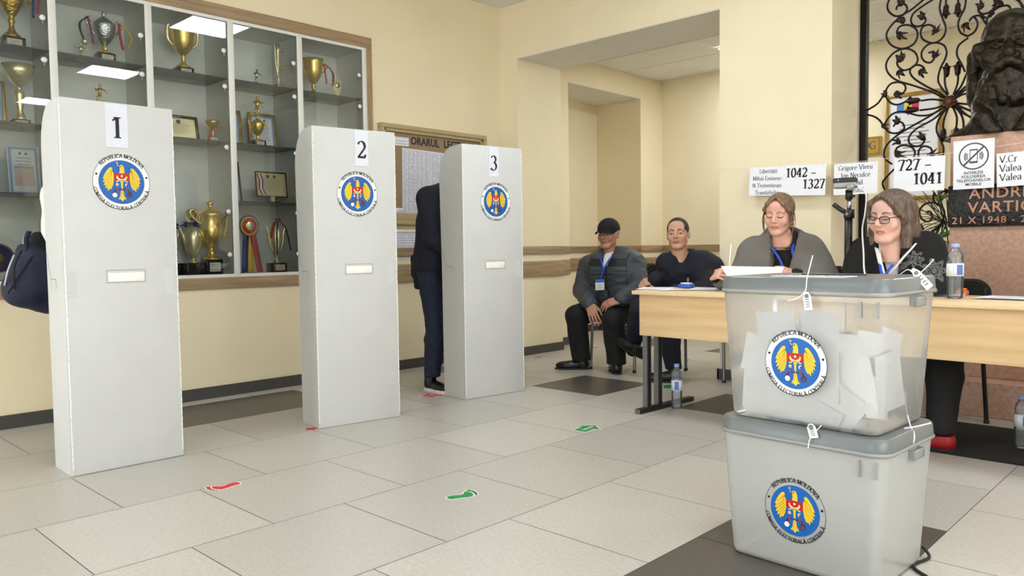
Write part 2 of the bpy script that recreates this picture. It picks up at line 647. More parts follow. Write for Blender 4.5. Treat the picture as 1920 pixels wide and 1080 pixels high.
def bez(pts, n=8):
    """Catmull-Rom curve through the points."""
    P = [Vector(p) for p in pts]
    out = []
    for i in range(len(P) - 1):
        p0, p1, p2, p3 = P[max(i - 1, 0)], P[i], P[i + 1], P[min(i + 2, len(P) - 1)]
        for k in range(n):
            t = k / n
            out.append(0.5 * ((2 * p1) + (p2 - p0) * t + (2 * p0 - 5 * p1 + 4 * p2 - p3) * t * t + (3 * p1 - p0 - 3 * p2 + p3) * t ** 3))
    out.append(P[-1])
    return out


# ------------------------------------------------------------------ serif lettering drawn with a broad pen
A_ = arc
GL = {
    'A': (8, [[(0.4, 0), (4, 10)], [(4, 10), (7.6, 0)], [(1.7, 3.3), (6.2, 3.3)]]),
    'B': (7.4, [[(1.5, 0), (1.5, 10)], [(1.5, 10), *A_(3.8, 7.7, 2.3, 2.3, 90, -90), (1.5, 5.4)], [(1.5, 5.4), *A_(4, 2.7, 2.7, 2.7, 90, -90), (1.5, 0)]]),
    'C': (7.6, [A_(4.3, 5, 3.6, 5, 42, 318, 14)]),
    'D': (8, [[(1.5, 0), (1.5, 10)], [(1.5, 10), *A_(3.2, 5, 4.2, 5, 90, -90, 12), (1.5, 0)]]),
    'E': (6.8, [[(1.5, 0), (1.5, 10)], [(1.5, 10), (6, 10), (6, 8.4)], [(1.5, 5.2), (4.8, 5.2)], [(1.5, 0), (6.2, 0), (6.2, 1.6)]]),
    'G': (8, [[*A_(4.3, 5, 3.6, 5, 42, 300, 14), (6.8, 1.2), (6.8, 4.4), (4.8, 4.4)]]),
    'I': (3.6, [[(1.8, 0), (1.8, 10)]]),
    'L': (6.6, [[(1.5, 0), (1.5, 10)], [(1.5, 0), (6, 0), (6, 2)]]),
    'M': (9.6, [[(1.3, 0), (1.3, 10)], [(1.3, 10), (4.8, 0.6)], [(4.8, 0.6), (8.2, 10)], [(8.2, 10), (8.2, 0)]]),
    'N': (8.4, [[(1.3, 0), (1.3, 10)], [(1.3, 10), (6.9, 0.2)], [(6.9, 0.1), (6.9, 10)]]),
    'O': (8.4, [A_(4.2, 5, 3.6, 5, 0, 360, 22)]),
    'P': (7, [[(1.5, 0), (1.5, 10)], [(1.5, 10), *A_(3.8, 7.4, 2.6, 2.6, 90, -90), (1.5, 4.8)]]),
    'R': (7.8, [[(1.5, 0), (1.5, 10)], [(1.5, 10), *A_(3.8, 7.5, 2.5, 2.5, 90, -90), (1.5, 5)], [(3.8, 5), (7.4, 0)]]),
    'S': (6.2, [[*A_(3.1, 7.6, 2.2, 2.4, 30, 250, 8), *A_(3.1, 2.5, 2.4, 2.5, 70, -150, 8)]]),
    'T': (7.4, [[(3.7, 0), (3.7, 10)], [(0.6, 8.3), (0.6, 10), (6.8, 10), (6.8, 8.3)]]),
    'U': (8, [[(1.5, 10), (1.5, 3.2), *A_(4, 3, 2.5, 3, 180, 360), (6.5, 10)]]),
    'V': (8, [[(0.4, 10), (4, 0)], [(4, 0), (7.6, 10)]]),
    'X': (8, [[(0.6, 10), (7.4, 0)], [(0.6, 0), (7.4, 10)]]),
    'a': (5.6, [[*A_(2.7, 4.6, 1.9, 1.9, 160, 20, 6), (4.3, 0.6), (5.2, 0.2)], A_(2.5, 1.7, 1.9, 1.7, 60, 400, 12)]),
    'b': (6, [[(1.2, 0), (1.2, 10)], A_(3.2, 3.2, 2.2, 3.2, 150, -150, 12)]),
    'c': (5.2, [A_(2.9, 3.2, 2.2, 3.2, 45, 315, 10)]),
    'd': (6, [[(4.8, 0), (4.8, 10)], A_(2.8, 3.2, 2.2, 3.2, 30, 330, 12)]),
    'e': (5.4, [[(0.8, 3.6), (4.7, 3.6), *A_(2.8, 3.4, 2.1, 3.0, 10, 310, 12)]]),
    'f': (4, [[*A_(3.1, 8.4, 1.4, 1.6, 40, 180, 6), (1.7, 0)], [(0.4, 6.2), (3.4, 6.2)]]),
    'g': (5.6, [A_(2.7, 4.2, 1.8, 2.1, 0, 360, 12), [(1.4, 2.2), (1.6, 1), (4.2, 0.6), (4.9, -1), (3.6, -2.6), (1.4, -2.5), (0.7, -1.4), (1.7, 0.4)], [(4.2, 5.8), (5.5, 6.2)]]),
    'h': (6.2, [[(1.2, 0), (1.2, 10)], [*A_(3.2, 4.4, 1.8, 2, 170, 0, 8), (5, 0)]]),
    'i': (3, [[(1.5, 0), (1.5, 6.4)], A_(1.5, 8.9, 0.35, 0.35, 0, 360, 8)]),
    'l': (3, [[(1.5, 0), (1.5, 10)]]),
    'm': (9.2, [[(1.2, 0), (1.2, 6.4)], [*A_(2.9, 4.5, 1.7, 1.9, 170, 0, 6), (4.6, 0)], [*A_(6.3, 4.5, 1.7, 1.9, 170, 0, 6), (8, 0)]]),
    'n': (6.2, [[(1.2, 0), (1.2, 6.4)], [*A_(3.2, 4.4, 1.8, 2, 170, 0, 8), (5, 0)]]),
    'o': (5.8, [A_(2.9, 3.2, 2.2, 3.2, 0, 360, 16)]),
    'r': (4.4, [[(1.3, 0), (1.3, 6.4)], [(1.3, 4.2), *A_(3, 4.9, 1.3, 1.5, 150, 40, 5)]]),
    's': (4.6, [[*A_(2.3, 4.8, 1.5, 1.6, 30, 250, 7), *A_(2.3, 1.6, 1.7, 1.6, 70, -150, 7)]]),
    't': (3.8, [[(1.7, 8.4), (1.7, 1.4), (2.4, 0.2), (3.5, 0.6)], [(0.4, 6.2), (3.4, 6.2)]]),
    'u': (6.2, [[(1.3, 6.4), (1.3, 1.9), *A_(3, 1.8, 1.7, 1.7, 180, 340, 6)], [(4.8, 0), (4.8, 6.4)]]),
    'v': (5.6, [[(0.5, 6.4), (2.8, 0)], [(2.8, 0), (5.1, 6.4)]]),
    '0': (6, [A_(3, 5, 2.2, 5, 0, 360, 18)]),
    '1': (6, [[(1.3, 8.2), (3.3, 9.8)], [(3.3, 0), (3.3, 10)]]),
    '2': (6, [[*A_(2.9, 7.2, 2.1, 2.8, 160, -30, 9), (0.8, 0.45)], [(0.6, 0.35), (5.3, 0.35)], [(0.9, 0.85), (5.2, 0.85)], [(4.9, 0.9), (5.5, 2.2)]]),
    '3': (6, [[*A_(2.7, 7.7, 1.9, 2.3, 155, -80, 9)], [*A_(2.6, 2.8, 2.4, 2.8, 85, -150, 10)]]),
    '4': (6, [[(4, 0), (4, 10)], [(4, 10), (0.5, 3)], [(0.5, 3), (5.6, 3)]]),
    '7': (6, [[(0.7, 8.4), (0.9, 9.8), (5.3, 9.8)], [(5.3, 9.8), (2.3, 0)]]),
    '.': (2.6, [A_(1.2, 0.5, 0.4, 0.4, 0, 360, 8)]),
    '-': (6, [[(0.5, 3.8), (5.5, 3.8)]]),
    ' ': (3.4, []),
}
GL['Ă'] = (8, GL['A'][1] + [A_(4, 13, 1.5, 1.6, 200, 340, 6)])
GL['ă'] = (5.6, GL['a'][1] + [A_(2.7, 9.6, 1.4, 1.5, 200, 340, 6)])
GL['ț'] = (3.8, GL['t'][1] + [[(2, -1), (1.4, -3)]])


def serif_glyph(ch, thick=1.5, thin=0.55):
    """Polygons of one letter on a 10 unit cap height."""
    w, strokes = GL[ch]
    out = []
    for st in strokes:
        P = [Vector((p[0], p[1])) for p in st]
        closed = (P[0] - P[-1]).length < 1e-3 and len(P) > 4
        L, Rr = [], []
        N = len(P)
        for i in range(N):
            if closed: d = P[(i + 1) % (N - 1)] - P[(i - 1) % (N - 1)]
            else: d = P[min(i + 1, N - 1)] - P[max(i - 1, 0)]
            th = math.atan2(d.y, d.x)
            wd = thin + (thick - thin) * abs(math.sin(th - 0.3)) ** 1.5
            nn = Vector((-math.sin(th), math.cos(th))) * wd / 2
            L.append(P[i] + nn)
            Rr.append(P[i] - nn)
        for i in range(N - 1): out.append([L[i], Rr[i], Rr[i + 1], L[i + 1]])
        if N == 2 and abs(P[0].y - P[1].y) > 4:
            for e in (0, 1):
                y = P[e].y
                if 0.7 < y < 6 or 6.8 < y < 9.5: continue
                s = 0.55 if y > 3 else 0.0
                x = P[e].x
                y0 = y - s if y > 3 else y
                out.append([Vector((x - thick * 0.95, y0)), Vector((x + thick * 0.95, y0)), Vector((x + thick * 0.95, y0 + 0.55)), Vector((x - thick * 0.95, y0 + 0.55))])
    return w, out


def serif(mb, s, size, mname, M, align='LEFT', thick=1.5, thin=0.55, track=0.3, sx=1.0):
    k = size / 10
    tot = sum(GL[c][0] + track for c in s) * k * sx
    x = {'LEFT': 0, 'CENTER': -tot / 2, 'RIGHT': -tot}[align]
    for c in s:
        w, polys = serif_glyph(c, thick, thin)
        for p in polys: mb.poly([(x + q.x * k * sx, q.y * k, 0) for q in p], mname, M)
        x += (w + track) * k * sx


def serif_arc(mb, s, size, radius, a_mid, mname, M, inside=False, track=0.9, thick=1.7, thin=0.8):
    """Letters round a circle: tops outward, or (inside) tops toward the centre."""
    k = size / 10
    tot = sum(GL[c][0] + track for c in s) * k
    pos = -tot / 2
    for c in s:
        w, polys = serif_glyph(c, thick, thin)
        mid = pos + w * k / 2
        if inside:
            a = math.radians(a_mid) + mid / radius
            rot, rr = a + PI / 2, radius + size / 2
        else:
            a = math.radians(a_mid) - mid / radius
            rot, rr = a - PI / 2, radius - size / 2
        L = M @ Matrix.Translation((rr * math.cos(a), rr * math.sin(a), 0)) @ Matrix.Rotation(rot, 4, 'Z')
        for p in polys: mb.poly([((q.x - w / 2) * k, q.y * k, 0) for q in p], mname, L)
        pos += (w + track) * k


# ------------------------------------------------------------------ soft shapes: blended distance fields turned into one closed mesh
class Clay:
    def __init__(self, lo, hi, h):
        self.h = h
        self.lo = np.array(lo, float)
        self.n = np.ceil((np.array(hi, float) - self.lo) / h).astype(int) + 1
        self.F = np.full(self.n, 1.0, np.float32)

    def _win(self, lo, hi):
        a = np.clip(np.floor((np.array(lo) - self.lo) / self.h).astype(int), 0, self.n)
        b = np.clip(np.ceil((np.array(hi) - self.lo) / self.h).astype(int) + 1, 0, self.n)
        if np.any(b <= a): return None, None
        g = [self.lo[i] + self.h * np.arange(a[i], b[i], dtype=np.float32) for i in range(3)]
        P = np.stack(np.meshgrid(*g, indexing='ij'), -1)
        return tuple(slice(a[i], b[i]) for i in range(3)), P

    def _put(self, sl, d, k, sub=False):
        if sl is None: return
        A = self.F[sl]
        if sub:
            d = -d
            hh = np.clip(0.5 - 0.5 * (A - d) / k, 0, 1) if k > 0 else (A < d).astype(np.float32)
            self.F[sl] = A * (1 - hh) + d * hh + (k * hh * (1 - hh) if k > 0 else 0)
        else:
            hh = np.clip(0.5 + 0.5 * (A - d) / k, 0, 1) if k > 0 else (d < A).astype(np.float32)
            self.F[sl] = A * (1 - hh) + d * hh - (k * hh * (1 - hh) if k > 0 else 0)

    def cone(self, p0, r0, p1, r1, k=0.01, sub=False, sq=None):
        p0, p1 = np.array(p0, float), np.array(p1, float)
        R = max(r0, r1) + 2 * k + 3 * self.h
        sl, P = self._win(np.minimum(p0, p1) - R, np.maximum(p0, p1) + R)
        if sl is None: return self
        ba = p1 - p0
        t = np.clip(((P - p0) @ ba) / max(1e-9, ba @ ba), 0, 1)
        v = P - p0 - t[..., None] * ba
        if sq is not None: v = v / np.array(sq)
        d = np.sqrt((v * v).sum(-1)) - (r0 + (r1 - r0) * t)
        if sq is not None: d = d * min(sq)
        self._put(sl, d.astype(np.float32), k, sub)
        return self

    def path(self, pts, rs, k=0.01, sub=False):
        rs = rs if isinstance(rs, (list, tuple)) else [rs] * len(pts)
        for i in range(len(pts) - 1): self.cone(pts[i], rs[i], pts[i + 1], rs[i + 1], k, sub)
        return self

    def ell(self, c, r, k=0.01, sub=False, rot=None):
        c, r = np.array(c, float), np.array(r, float)
        R = r.max() + 2 * k + 3 * self.h
        sl, P = self._win(c - R, c + R)
        if sl is None: return self
        q = P - c
        if rot is not None: q = q @ np.array(rot.to_3x3())
        k0 = np.sqrt(((q / r) ** 2).sum(-1))
        k1 = np.sqrt(((q / r ** 2) ** 2).sum(-1))
        d = k0 * (k0 - 1) / np.maximum(k1, 1e-6)
        d = np.where(k0 < 1e-3, -r.min(), d)
        self._put(sl, d.astype(np.float32), k, sub)
        return self

    def rbox(self, c, half, r, M=None, k=0.0, sub=False):
        """Rounded box; M is a 4x4 that carries the box to its place."""
        half = np.array(half, float)
        M = M if M is not None else Matrix.Translation(c)
        R = np.array(M.to_3x3())
        o = np.array(M.translation)
        ext = np.abs(R) @ half + 2 * k + 3 * self.h
        sl, P = self._win(o - ext, o + ext)
        if sl is None: return self
        q = np.abs((P - o) @ R) - (half - r)
        d = np.sqrt((np.maximum(q, 0) ** 2).sum(-1)) + np.minimum(q.max(-1), 0) - r
        self._put(sl, d.astype(np.float32), k, sub)
        return self

    def cut(self, p, n):
        """Remove what lies on the side the normal points to."""
        n = np.array(Vector(n).normalized())
        sl, P = self._win(self.lo, self.lo + self.n * self.h)
        self.F = np.maximum(self.F, ((P - np.array(p)) @ n).astype(np.float32))
        return self

    def mesh(self):
        F = self.F
        F[0], F[-1], F[:, 0], F[:, -1], F[:, :, 0], F[:, :, -1] = 1, 1, 1, 1, 1, 1
        n = self.n
        ins = F < 0
        c = ins[:-1, :-1, :-1].astype(np.int8)
        tot = np.zeros(c.shape, np.int8)
        corners = [(i, j, k) for i in (0, 1) for j in (0, 1) for k in (0, 1)]
        for i, j, k in corners: tot += ins[i:n[0] - 1 + i, j:n[1] - 1 + j, k:n[2] - 1 + k]
        cells = np.argwhere((tot > 0) & (tot < 8))
        if len(cells) == 0: return np.zeros((0, 3)), np.zeros((0, 4), int)
        idx = np.full(c.shape, -1, np.int32)
        idx[cells[:, 0], cells[:, 1], cells[:, 2]] = np.arange(len(cells))
        val = {co: F[cells[:, 0] + co[0], cells[:, 1] + co[1], cells[:, 2] + co[2]] for co in corners}
        acc = np.zeros((len(cells), 3))
        cnt = np.zeros(len(cells))
        for a in corners:
            for ax in range(3):
                if a[ax] == 1: continue
                b = tuple(1 if q == ax else a[q] for q in range(3))
                va, vb = val[a], val[b]
                mk = (va < 0) != (vb < 0)
                t = np.where(mk, va / np.where(np.abs(va - vb) < 1e-12, 1e-12, va - vb), 0)
                p = np.array(a, float)[None, :] + np.zeros((len(cells), 3))
                p[:, ax] = t
                acc += p * mk[:, None]
                cnt += mk
        V = self.lo + (cells + acc / cnt[:, None]) * self.h
        Q = []
        for ax in range(3):
            o1, o2 = [(1, 2), (2, 0), (0, 1)][ax]
            s0 = [slice(0, None)] * 3
            s1 = [slice(0, None)] * 3
            s0[ax], s1[ax] = slice(0, n[ax] - 1), slice(1, n[ax])
            A, B = ins[tuple(s0)], ins[tuple(s1)]
            e = np.argwhere(A != B)
            e = e[(e[:, o1] > 0) & (e[:, o2] > 0) & (e[:, o1] < n[o1] - 1) & (e[:, o2] < n[o2] - 1)]
            fl = A[e[:, 0], e[:, 1], e[:, 2]]
            q = []
            for da, db in ((-1, -1), (0, -1), (0, 0), (-1, 0)):
                x = e.copy()
                x[:, o1] += da
                x[:, o2] += db
                q.append(idx[x[:, 0], x[:, 1], x[:, 2]])
            q = np.stack(q, 1)
            q[~fl] = q[~fl][:, ::-1]
            Q.append(q)
        Q = np.concatenate(Q)
        Q = Q[(Q >= 0).all(1)]
        return V, Q


def relax(V, Q, it=2, lam=0.5):
    n = len(V)
    E = np.concatenate([Q[:, [0, 1]], Q[:, [1, 2]], Q[:, [2, 3]], Q[:, [3, 0]]])
    deg = np.bincount(E[:, 0], minlength=n) + np.bincount(E[:, 1], minlength=n)
    for _ in range(it):
        S = np.zeros_like(V)
        for ax in range(3):
            S[:, ax] = np.bincount(E[:, 0], V[E[:, 1], ax], n) + np.bincount(E[:, 1], V[E[:, 0], ax], n)
        V = V + lam * (S / np.maximum(deg, 1)[:, None] - V)
    return V


def normals(V, Q):
    fn = np.cross(V[Q[:, 2]] - V[Q[:, 0]], V[Q[:, 3]] - V[Q[:, 1]])
    N = np.zeros_like(V)
    for k in range(4):
        for ax in range(3): N[:, ax] += np.bincount(Q[:, k], fn[:, ax], len(V))
    return N / np.maximum(np.linalg.norm(N, axis=1), 1e-12)[:, None]


def wrinkle(V, Q, amp, freq, stretch=(1, 1, 1), seed=0.0):
    """Cloth folds: push the surface in and out with band noise."""
    N = normals(V, Q)
    s = Vector(stretch)
    d = np.array([mnoise.noise(Vector((p[0] * s.x * freq + seed, p[1] * s.y * freq, p[2] * s.z * freq))) for p in V])
    d2 = np.array([mnoise.noise(Vector((p[0] * s.x * freq * 2.3, p[1] * s.y * freq * 2.3 + seed, p[2] * s.z * freq * 2.3))) for p in V])
    return V + N * (amp * (1 - 2 * np.abs(d)) + amp * 0.4 * d2)[:, None]


def raw(parts, name, parent=None, M=None, mats=None, pick=None):
    """Mesh object from (V, Q) pieces; pick(V_local_centre) chooses the material slot per face."""
    vs, fs, o = [], [], 0
    for V, Q in parts:
        vs.append(V)
        fs.append(Q + o)
        o += len(V)
    V, Q = np.concatenate(vs), np.concatenate(fs)
    mi = np.zeros(len(Q), np.int32)
    if pick is not None: mi = pick(V[Q].mean(1)).astype(np.int32)
    if M is not None:
        A = np.array(M)
        V = V @ A[:3, :3].T + A[:3, 3]
    me = bpy.data.meshes.new(name)
    me.vertices.add(len(V))
    me.vertices.foreach_set('co', V.astype(np.float32).ravel())
    me.loops.add(4 * len(Q))
    me.loops.foreach_set('vertex_index', Q.astype(np.int32).ravel())
    me.polygons.add(len(Q))
    me.polygons.foreach_set('loop_start', np.arange(0, 4 * len(Q), 4, dtype=np.int32))
    me.polygons.foreach_set('loop_total', np.full(len(Q), 4, np.int32))
    for k in (mats or ['cloth_black']): me.materials.append(MATS[k])
    me.polygons.foreach_set('material_index', mi)
    me.polygons.foreach_set('use_smooth', np.ones(len(Q), bool))
    me.update(calc_edges=True)
    me.validate()
    ob = bpy.data.objects.new(name, me)
    COL.objects.link(ob)
    if parent is not None: ob.parent = parent
    return ob


def xf(V, M):
    A = np.array(M)
    return V @ A[:3, :3].T + A[:3, 3]


# ================================================================== THE ROOM
XL, YF, YC = -5.1, 5.2, 7.9             # left wall, far wall of the hall, back wall of the corridor
ZC, ZC2 = 3.175, 2.9
WC, SO = 'wall_cream', 'soffit_white'
NY0, NY1, NZ0, NZ1 = 0.36, 3.755, 0.735, 2.645   # recess of the display cabinet


def floor():
    b = MB()
    b.span((-6.2, -3.3, -0.06), (3.3, 8.3, -0.0015), 'grout')
    x0, y0, s, g = -4.949, 1.103, 0.6, 0.0016
    dark = {(0, 1), (0, 2), (0, 5), (0, 9), (2, 5), (2, 9), (4, 5), (6, 1), (6, 2), (4, 9), (6, 5)}
    rnd = random.Random(3)
    for i in range(-2, 14):
        xa, xb = x0 + s * i, x0 + s * (i + 1)
        if i == -1: xa = -5.12
        if i == -2: xa, xb = -6.1, -5.12
        off = 0.3 if (i % 2) else 0.0
        for j in range(-9, 13):
            ya, yb = y0 + s * j + off, y0 + s * (j + 1) + off
            if yb < -3.2 or ya > 8.2: continue
            k = 'floor_tile_dark' if (i, j) in dark else 'floor_tile_%d' % rnd.randrange(3)
            b.quad((xa + g, ya + g, 0), (xb - g, ya + g, 0), (xb - g, yb - g, 0), (xa + g, yb - g, 0), k)
    struct('floor', b)


floor()

b = MB()
b.span((-5.7, -3.2, 0), (XL, NY0, ZC), WC)
b.span((-5.7, NY0, 0), (XL, NY1, NZ0), WC)
b.span((-5.7, NY0, NZ1), (XL, NY1, ZC), WC)
b.span((-5.7, NY0, NZ0), (-5.5, NY1, NZ1), WC)
b.span((-5.7, NY1, 0), (XL, YF, ZC), WC)
struct('wall_left', b)

b = MB()                                  # wall between hall and corridor: jamb, header, pillar, header over the grille
b.span((-5.7, YF, 0), (-4.88, 5.8, ZC), WC)
b.span((-4.88, YF, 2.695), (-2.87, 5.8, ZC), WC)
b.span((-2.87, YF, 0), (-2.06, 5.8, ZC), WC)
b.span((-2.06, YF, 2.98), (0.1, 5.8, ZC), WC)
b.span((0.1, YF, 0), (3.3, 5.8, ZC), WC)
b.span((-4.878, YF + 0.004, 2.688), (-2.872, 5.796, 2.696), SO)
struct('wall_far', b)

b = MB()                                  # corridor walls with the deep doorway recess on the left
b.span((-6.1, 5.8, 0), (XL, 6.18, ZC2 + 0.1), WC)
b.span((-6.1, 6.18, 2.66), (XL, 7.457, ZC2 + 0.1), WC)
b.span((-6.1, 6.18, 0), (-5.72, 7.457, 2.66), WC)
b.span((-6.1, 7.457, 0), (XL, 8.1, ZC2 + 0.1), WC)
b.span((-5.715, 6.185, 2.652), (XL - 0.003, 7.452, 2.662), SO)
struct('wall_corridor_left', b)
b = MB()
b.span((XL, YC, 0), (3.3, 8.1, ZC2 + 0.1), WC)
struct('wall_corridor_back', b)
b = MB()
b.span((3.2, -3.3, 0), (3.4, 8.1, 0.95), WC)
b.span((3.2, -3.3, 2.55), (3.4, 8.1, ZC), WC)
b.span((3.2, -3.3, 0.95), (3.4, -1.15, 2.55), WC)
b.span((3.2, 2.35, 0.95), (3.4, 8.1, 2.55), WC)
struct('wall_right', b)
b = MB()                                  # south wall with the entrance and window openings behind the camera
for a, c, z0, z1 in ((-5.7, -4.85, 0, ZC), (-4.85, -3.15, 2.45, ZC), (-3.15, -1.8, 0, ZC), (-1.8, 1.0, 0, 0.9), (-1.8, 1.0, 2.6, ZC), (1.0, 3.3, 0, ZC)):
    b.span((a, -3.4, z0), (c, -3.2, z1), WC)
struct('wall_south', b)
b = MB()
b.span((-5.7, -3.4, ZC), (3.4, 5.8, ZC + 0.1), 'ceiling_white')
struct('ceiling', b)
b = MB()                                  # suspended corridor ceiling: tiles between thin rails
b.span((XL, 5.8, ZC2 + 0.012), (3.3, YC, ZC2 + 0.1), 'soffit_white')
for i in range(14):
    for j in range(4):
        xa, ya = XL + 0.02 + 0.6 * i, 5.33 + 0.61 * j
        ya0, yb0 = max(ya + 0.011, 5.8), min(ya + 0.599, YC)
        if yb0 > ya0: b.span((xa + 0.01, ya0, ZC2 + 0.002), (min(xa + 0.59, 3.28), yb0, ZC2 + 0.014), 'ceiling_white')
for i in range(15): b.span((XL + 0.012 + 0.6 * i, 5.8, ZC2 - 0.003), (XL + 0.028 + 0.6 * i, YC, ZC2 + 0.004), 'laminate_grey')
for j in range(5):
    y = 5.33 + 0.61 * j
    if y > 5.8: b.span((XL, y - 0.008, ZC2 - 0.003), (3.3, y + 0.008, ZC2 + 0.004), 'laminate_grey')
struct('ceiling_corridor', b)

# baseboards
b = MB()
b.span((XL, -3.2, 0), (XL + 0.014, YF, 0.078), 'baseboard_dark')
struct('baseboard_left', b)
b = MB()
b.span((XL, YF - 0.014, 0), (-4.866, YF, 0.078), 'baseboard_dark')
b.span((-4.88, YF - 0.014, 0), (-4.866, 5.8, 0.078), 'baseboard_dark')
b.span((XL, 5.8, 0), (XL + 0.014, 6.18, 0.078), 'baseboard_dark')
b.span((XL, 7.457, 0), (XL + 0.014, YC, 0.078), 'baseboard_dark')
b.span((-5.72, 6.18, 0), (-5.706, 7.457, 0.078), 'baseboard_dark')
b.span((-5.72, 7.443, 0), (XL, 7.457, 0.078), 'baseboard_dark')
b.span((XL, YC - 0.014, 0), (3.2, YC, 0.078), 'baseboard_dark')
struct('baseboard_corridor', b)
b = MB()
b.span((-2.884, YF - 0.014, 0), (-2.06, YF, 0.078), 'baseboard_dark')
b.span((-2.884, YF - 0.014, 0), (-2.87, 5.8, 0.078), 'baseboard_dark')
struct('baseboard_pillar', b)

# oak wall rails, two heights


def rails(name, boxes):
    b = MB()
    for (xa, ya, xb, yb, m) in boxes:
        for z0, z1 in ((0.93, 1.003), (0.72, 0.866)):
            b.span((xa, ya, z0), (xb, yb, z1), m, 0.003)
    struct(name, b)


T = 0.018
rails('trim_left', [(XL, NY1 + 0.03, XL + T, YF, 'rail_oak')])
rails('trim_jamb', [(XL + T, YF - T, -4.88 + T, YF, 'rail_oak_x'), (-4.88, YF, -4.88 + T, 5.8 + T, 'rail_oak')])
rails('trim_corridor', [(XL, 5.82, XL + T, 6.18, 'rail_oak'), (-5.72, 6.18, -5.72 + T, 7.457, 'rail_oak'),
                        (-5.70, 7.457 - T, XL, 7.457, 'rail_oak_x'), (XL, 7.457 - T, XL + T, YC, 'rail_oak'),
                        (XL + T, YC - T, 3.0, YC, 'rail_oak_x')])


# ------------------------------------------------------------------ ceiling lamps
def lamp(x, y, z, label, emit, sx=0.6, sy=0.6, group=None):
    t = thing('ceiling_light', label, 'ceiling light', (x, y, z), group=group)
    a = MB()
    for s in (-1, 1):
        a.box((s * (sx / 2 - 0.008), 0, -0.006), (0.016, sy, 0.012), 'laminate_white')
        a.box((0, s * (sy / 2 - 0.008), -0.006), (sx - 0.032, 0.016, 0.012), 'laminate_white')
    a.build('frame', t)
    d = MB()
    d.box((0, 0, -0.004), (sx - 0.032, sy - 0.032, 0.006), emit)
    d.build('diffuser', t)
    return t


for ix, x in enumerate((-2.8, -0.16, 2.4)):
    for iy, y in enumerate((3.56, 0.95, -1.7)):
        if ix == 0 and iy == 1: continue
        lamp(x, y, ZC - 0.001, 'square flat ceiling light of the hall, mirrored in the cabinet glass', 'panel_light', group='square ceiling lights of the hall')
lamp(-3.55, 7.2, ZC2 - 0.004, 'ceiling light of the corridor cut by the edge of the pillar', 'corridor_light', 0.62, 0.58)
lamp(-0.6, 6.86, ZC2 - 0.004, 'ceiling light of the corridor over the bronze bust, above the view', 'corridor_light', 0.62, 0.58)


# ================================================================== DISPLAY CABINET AND ITS TROPHIES
CX0, CX1 = -5.47, -5.1                   # back and front of the cabinet
BAY = [0.44, 0.97, 1.498, 2.045, 2.589, 3.118, 3.69]
SH = [2.17, 1.738, 1.336]
CZ0 = 0.832                              # cabinet floor


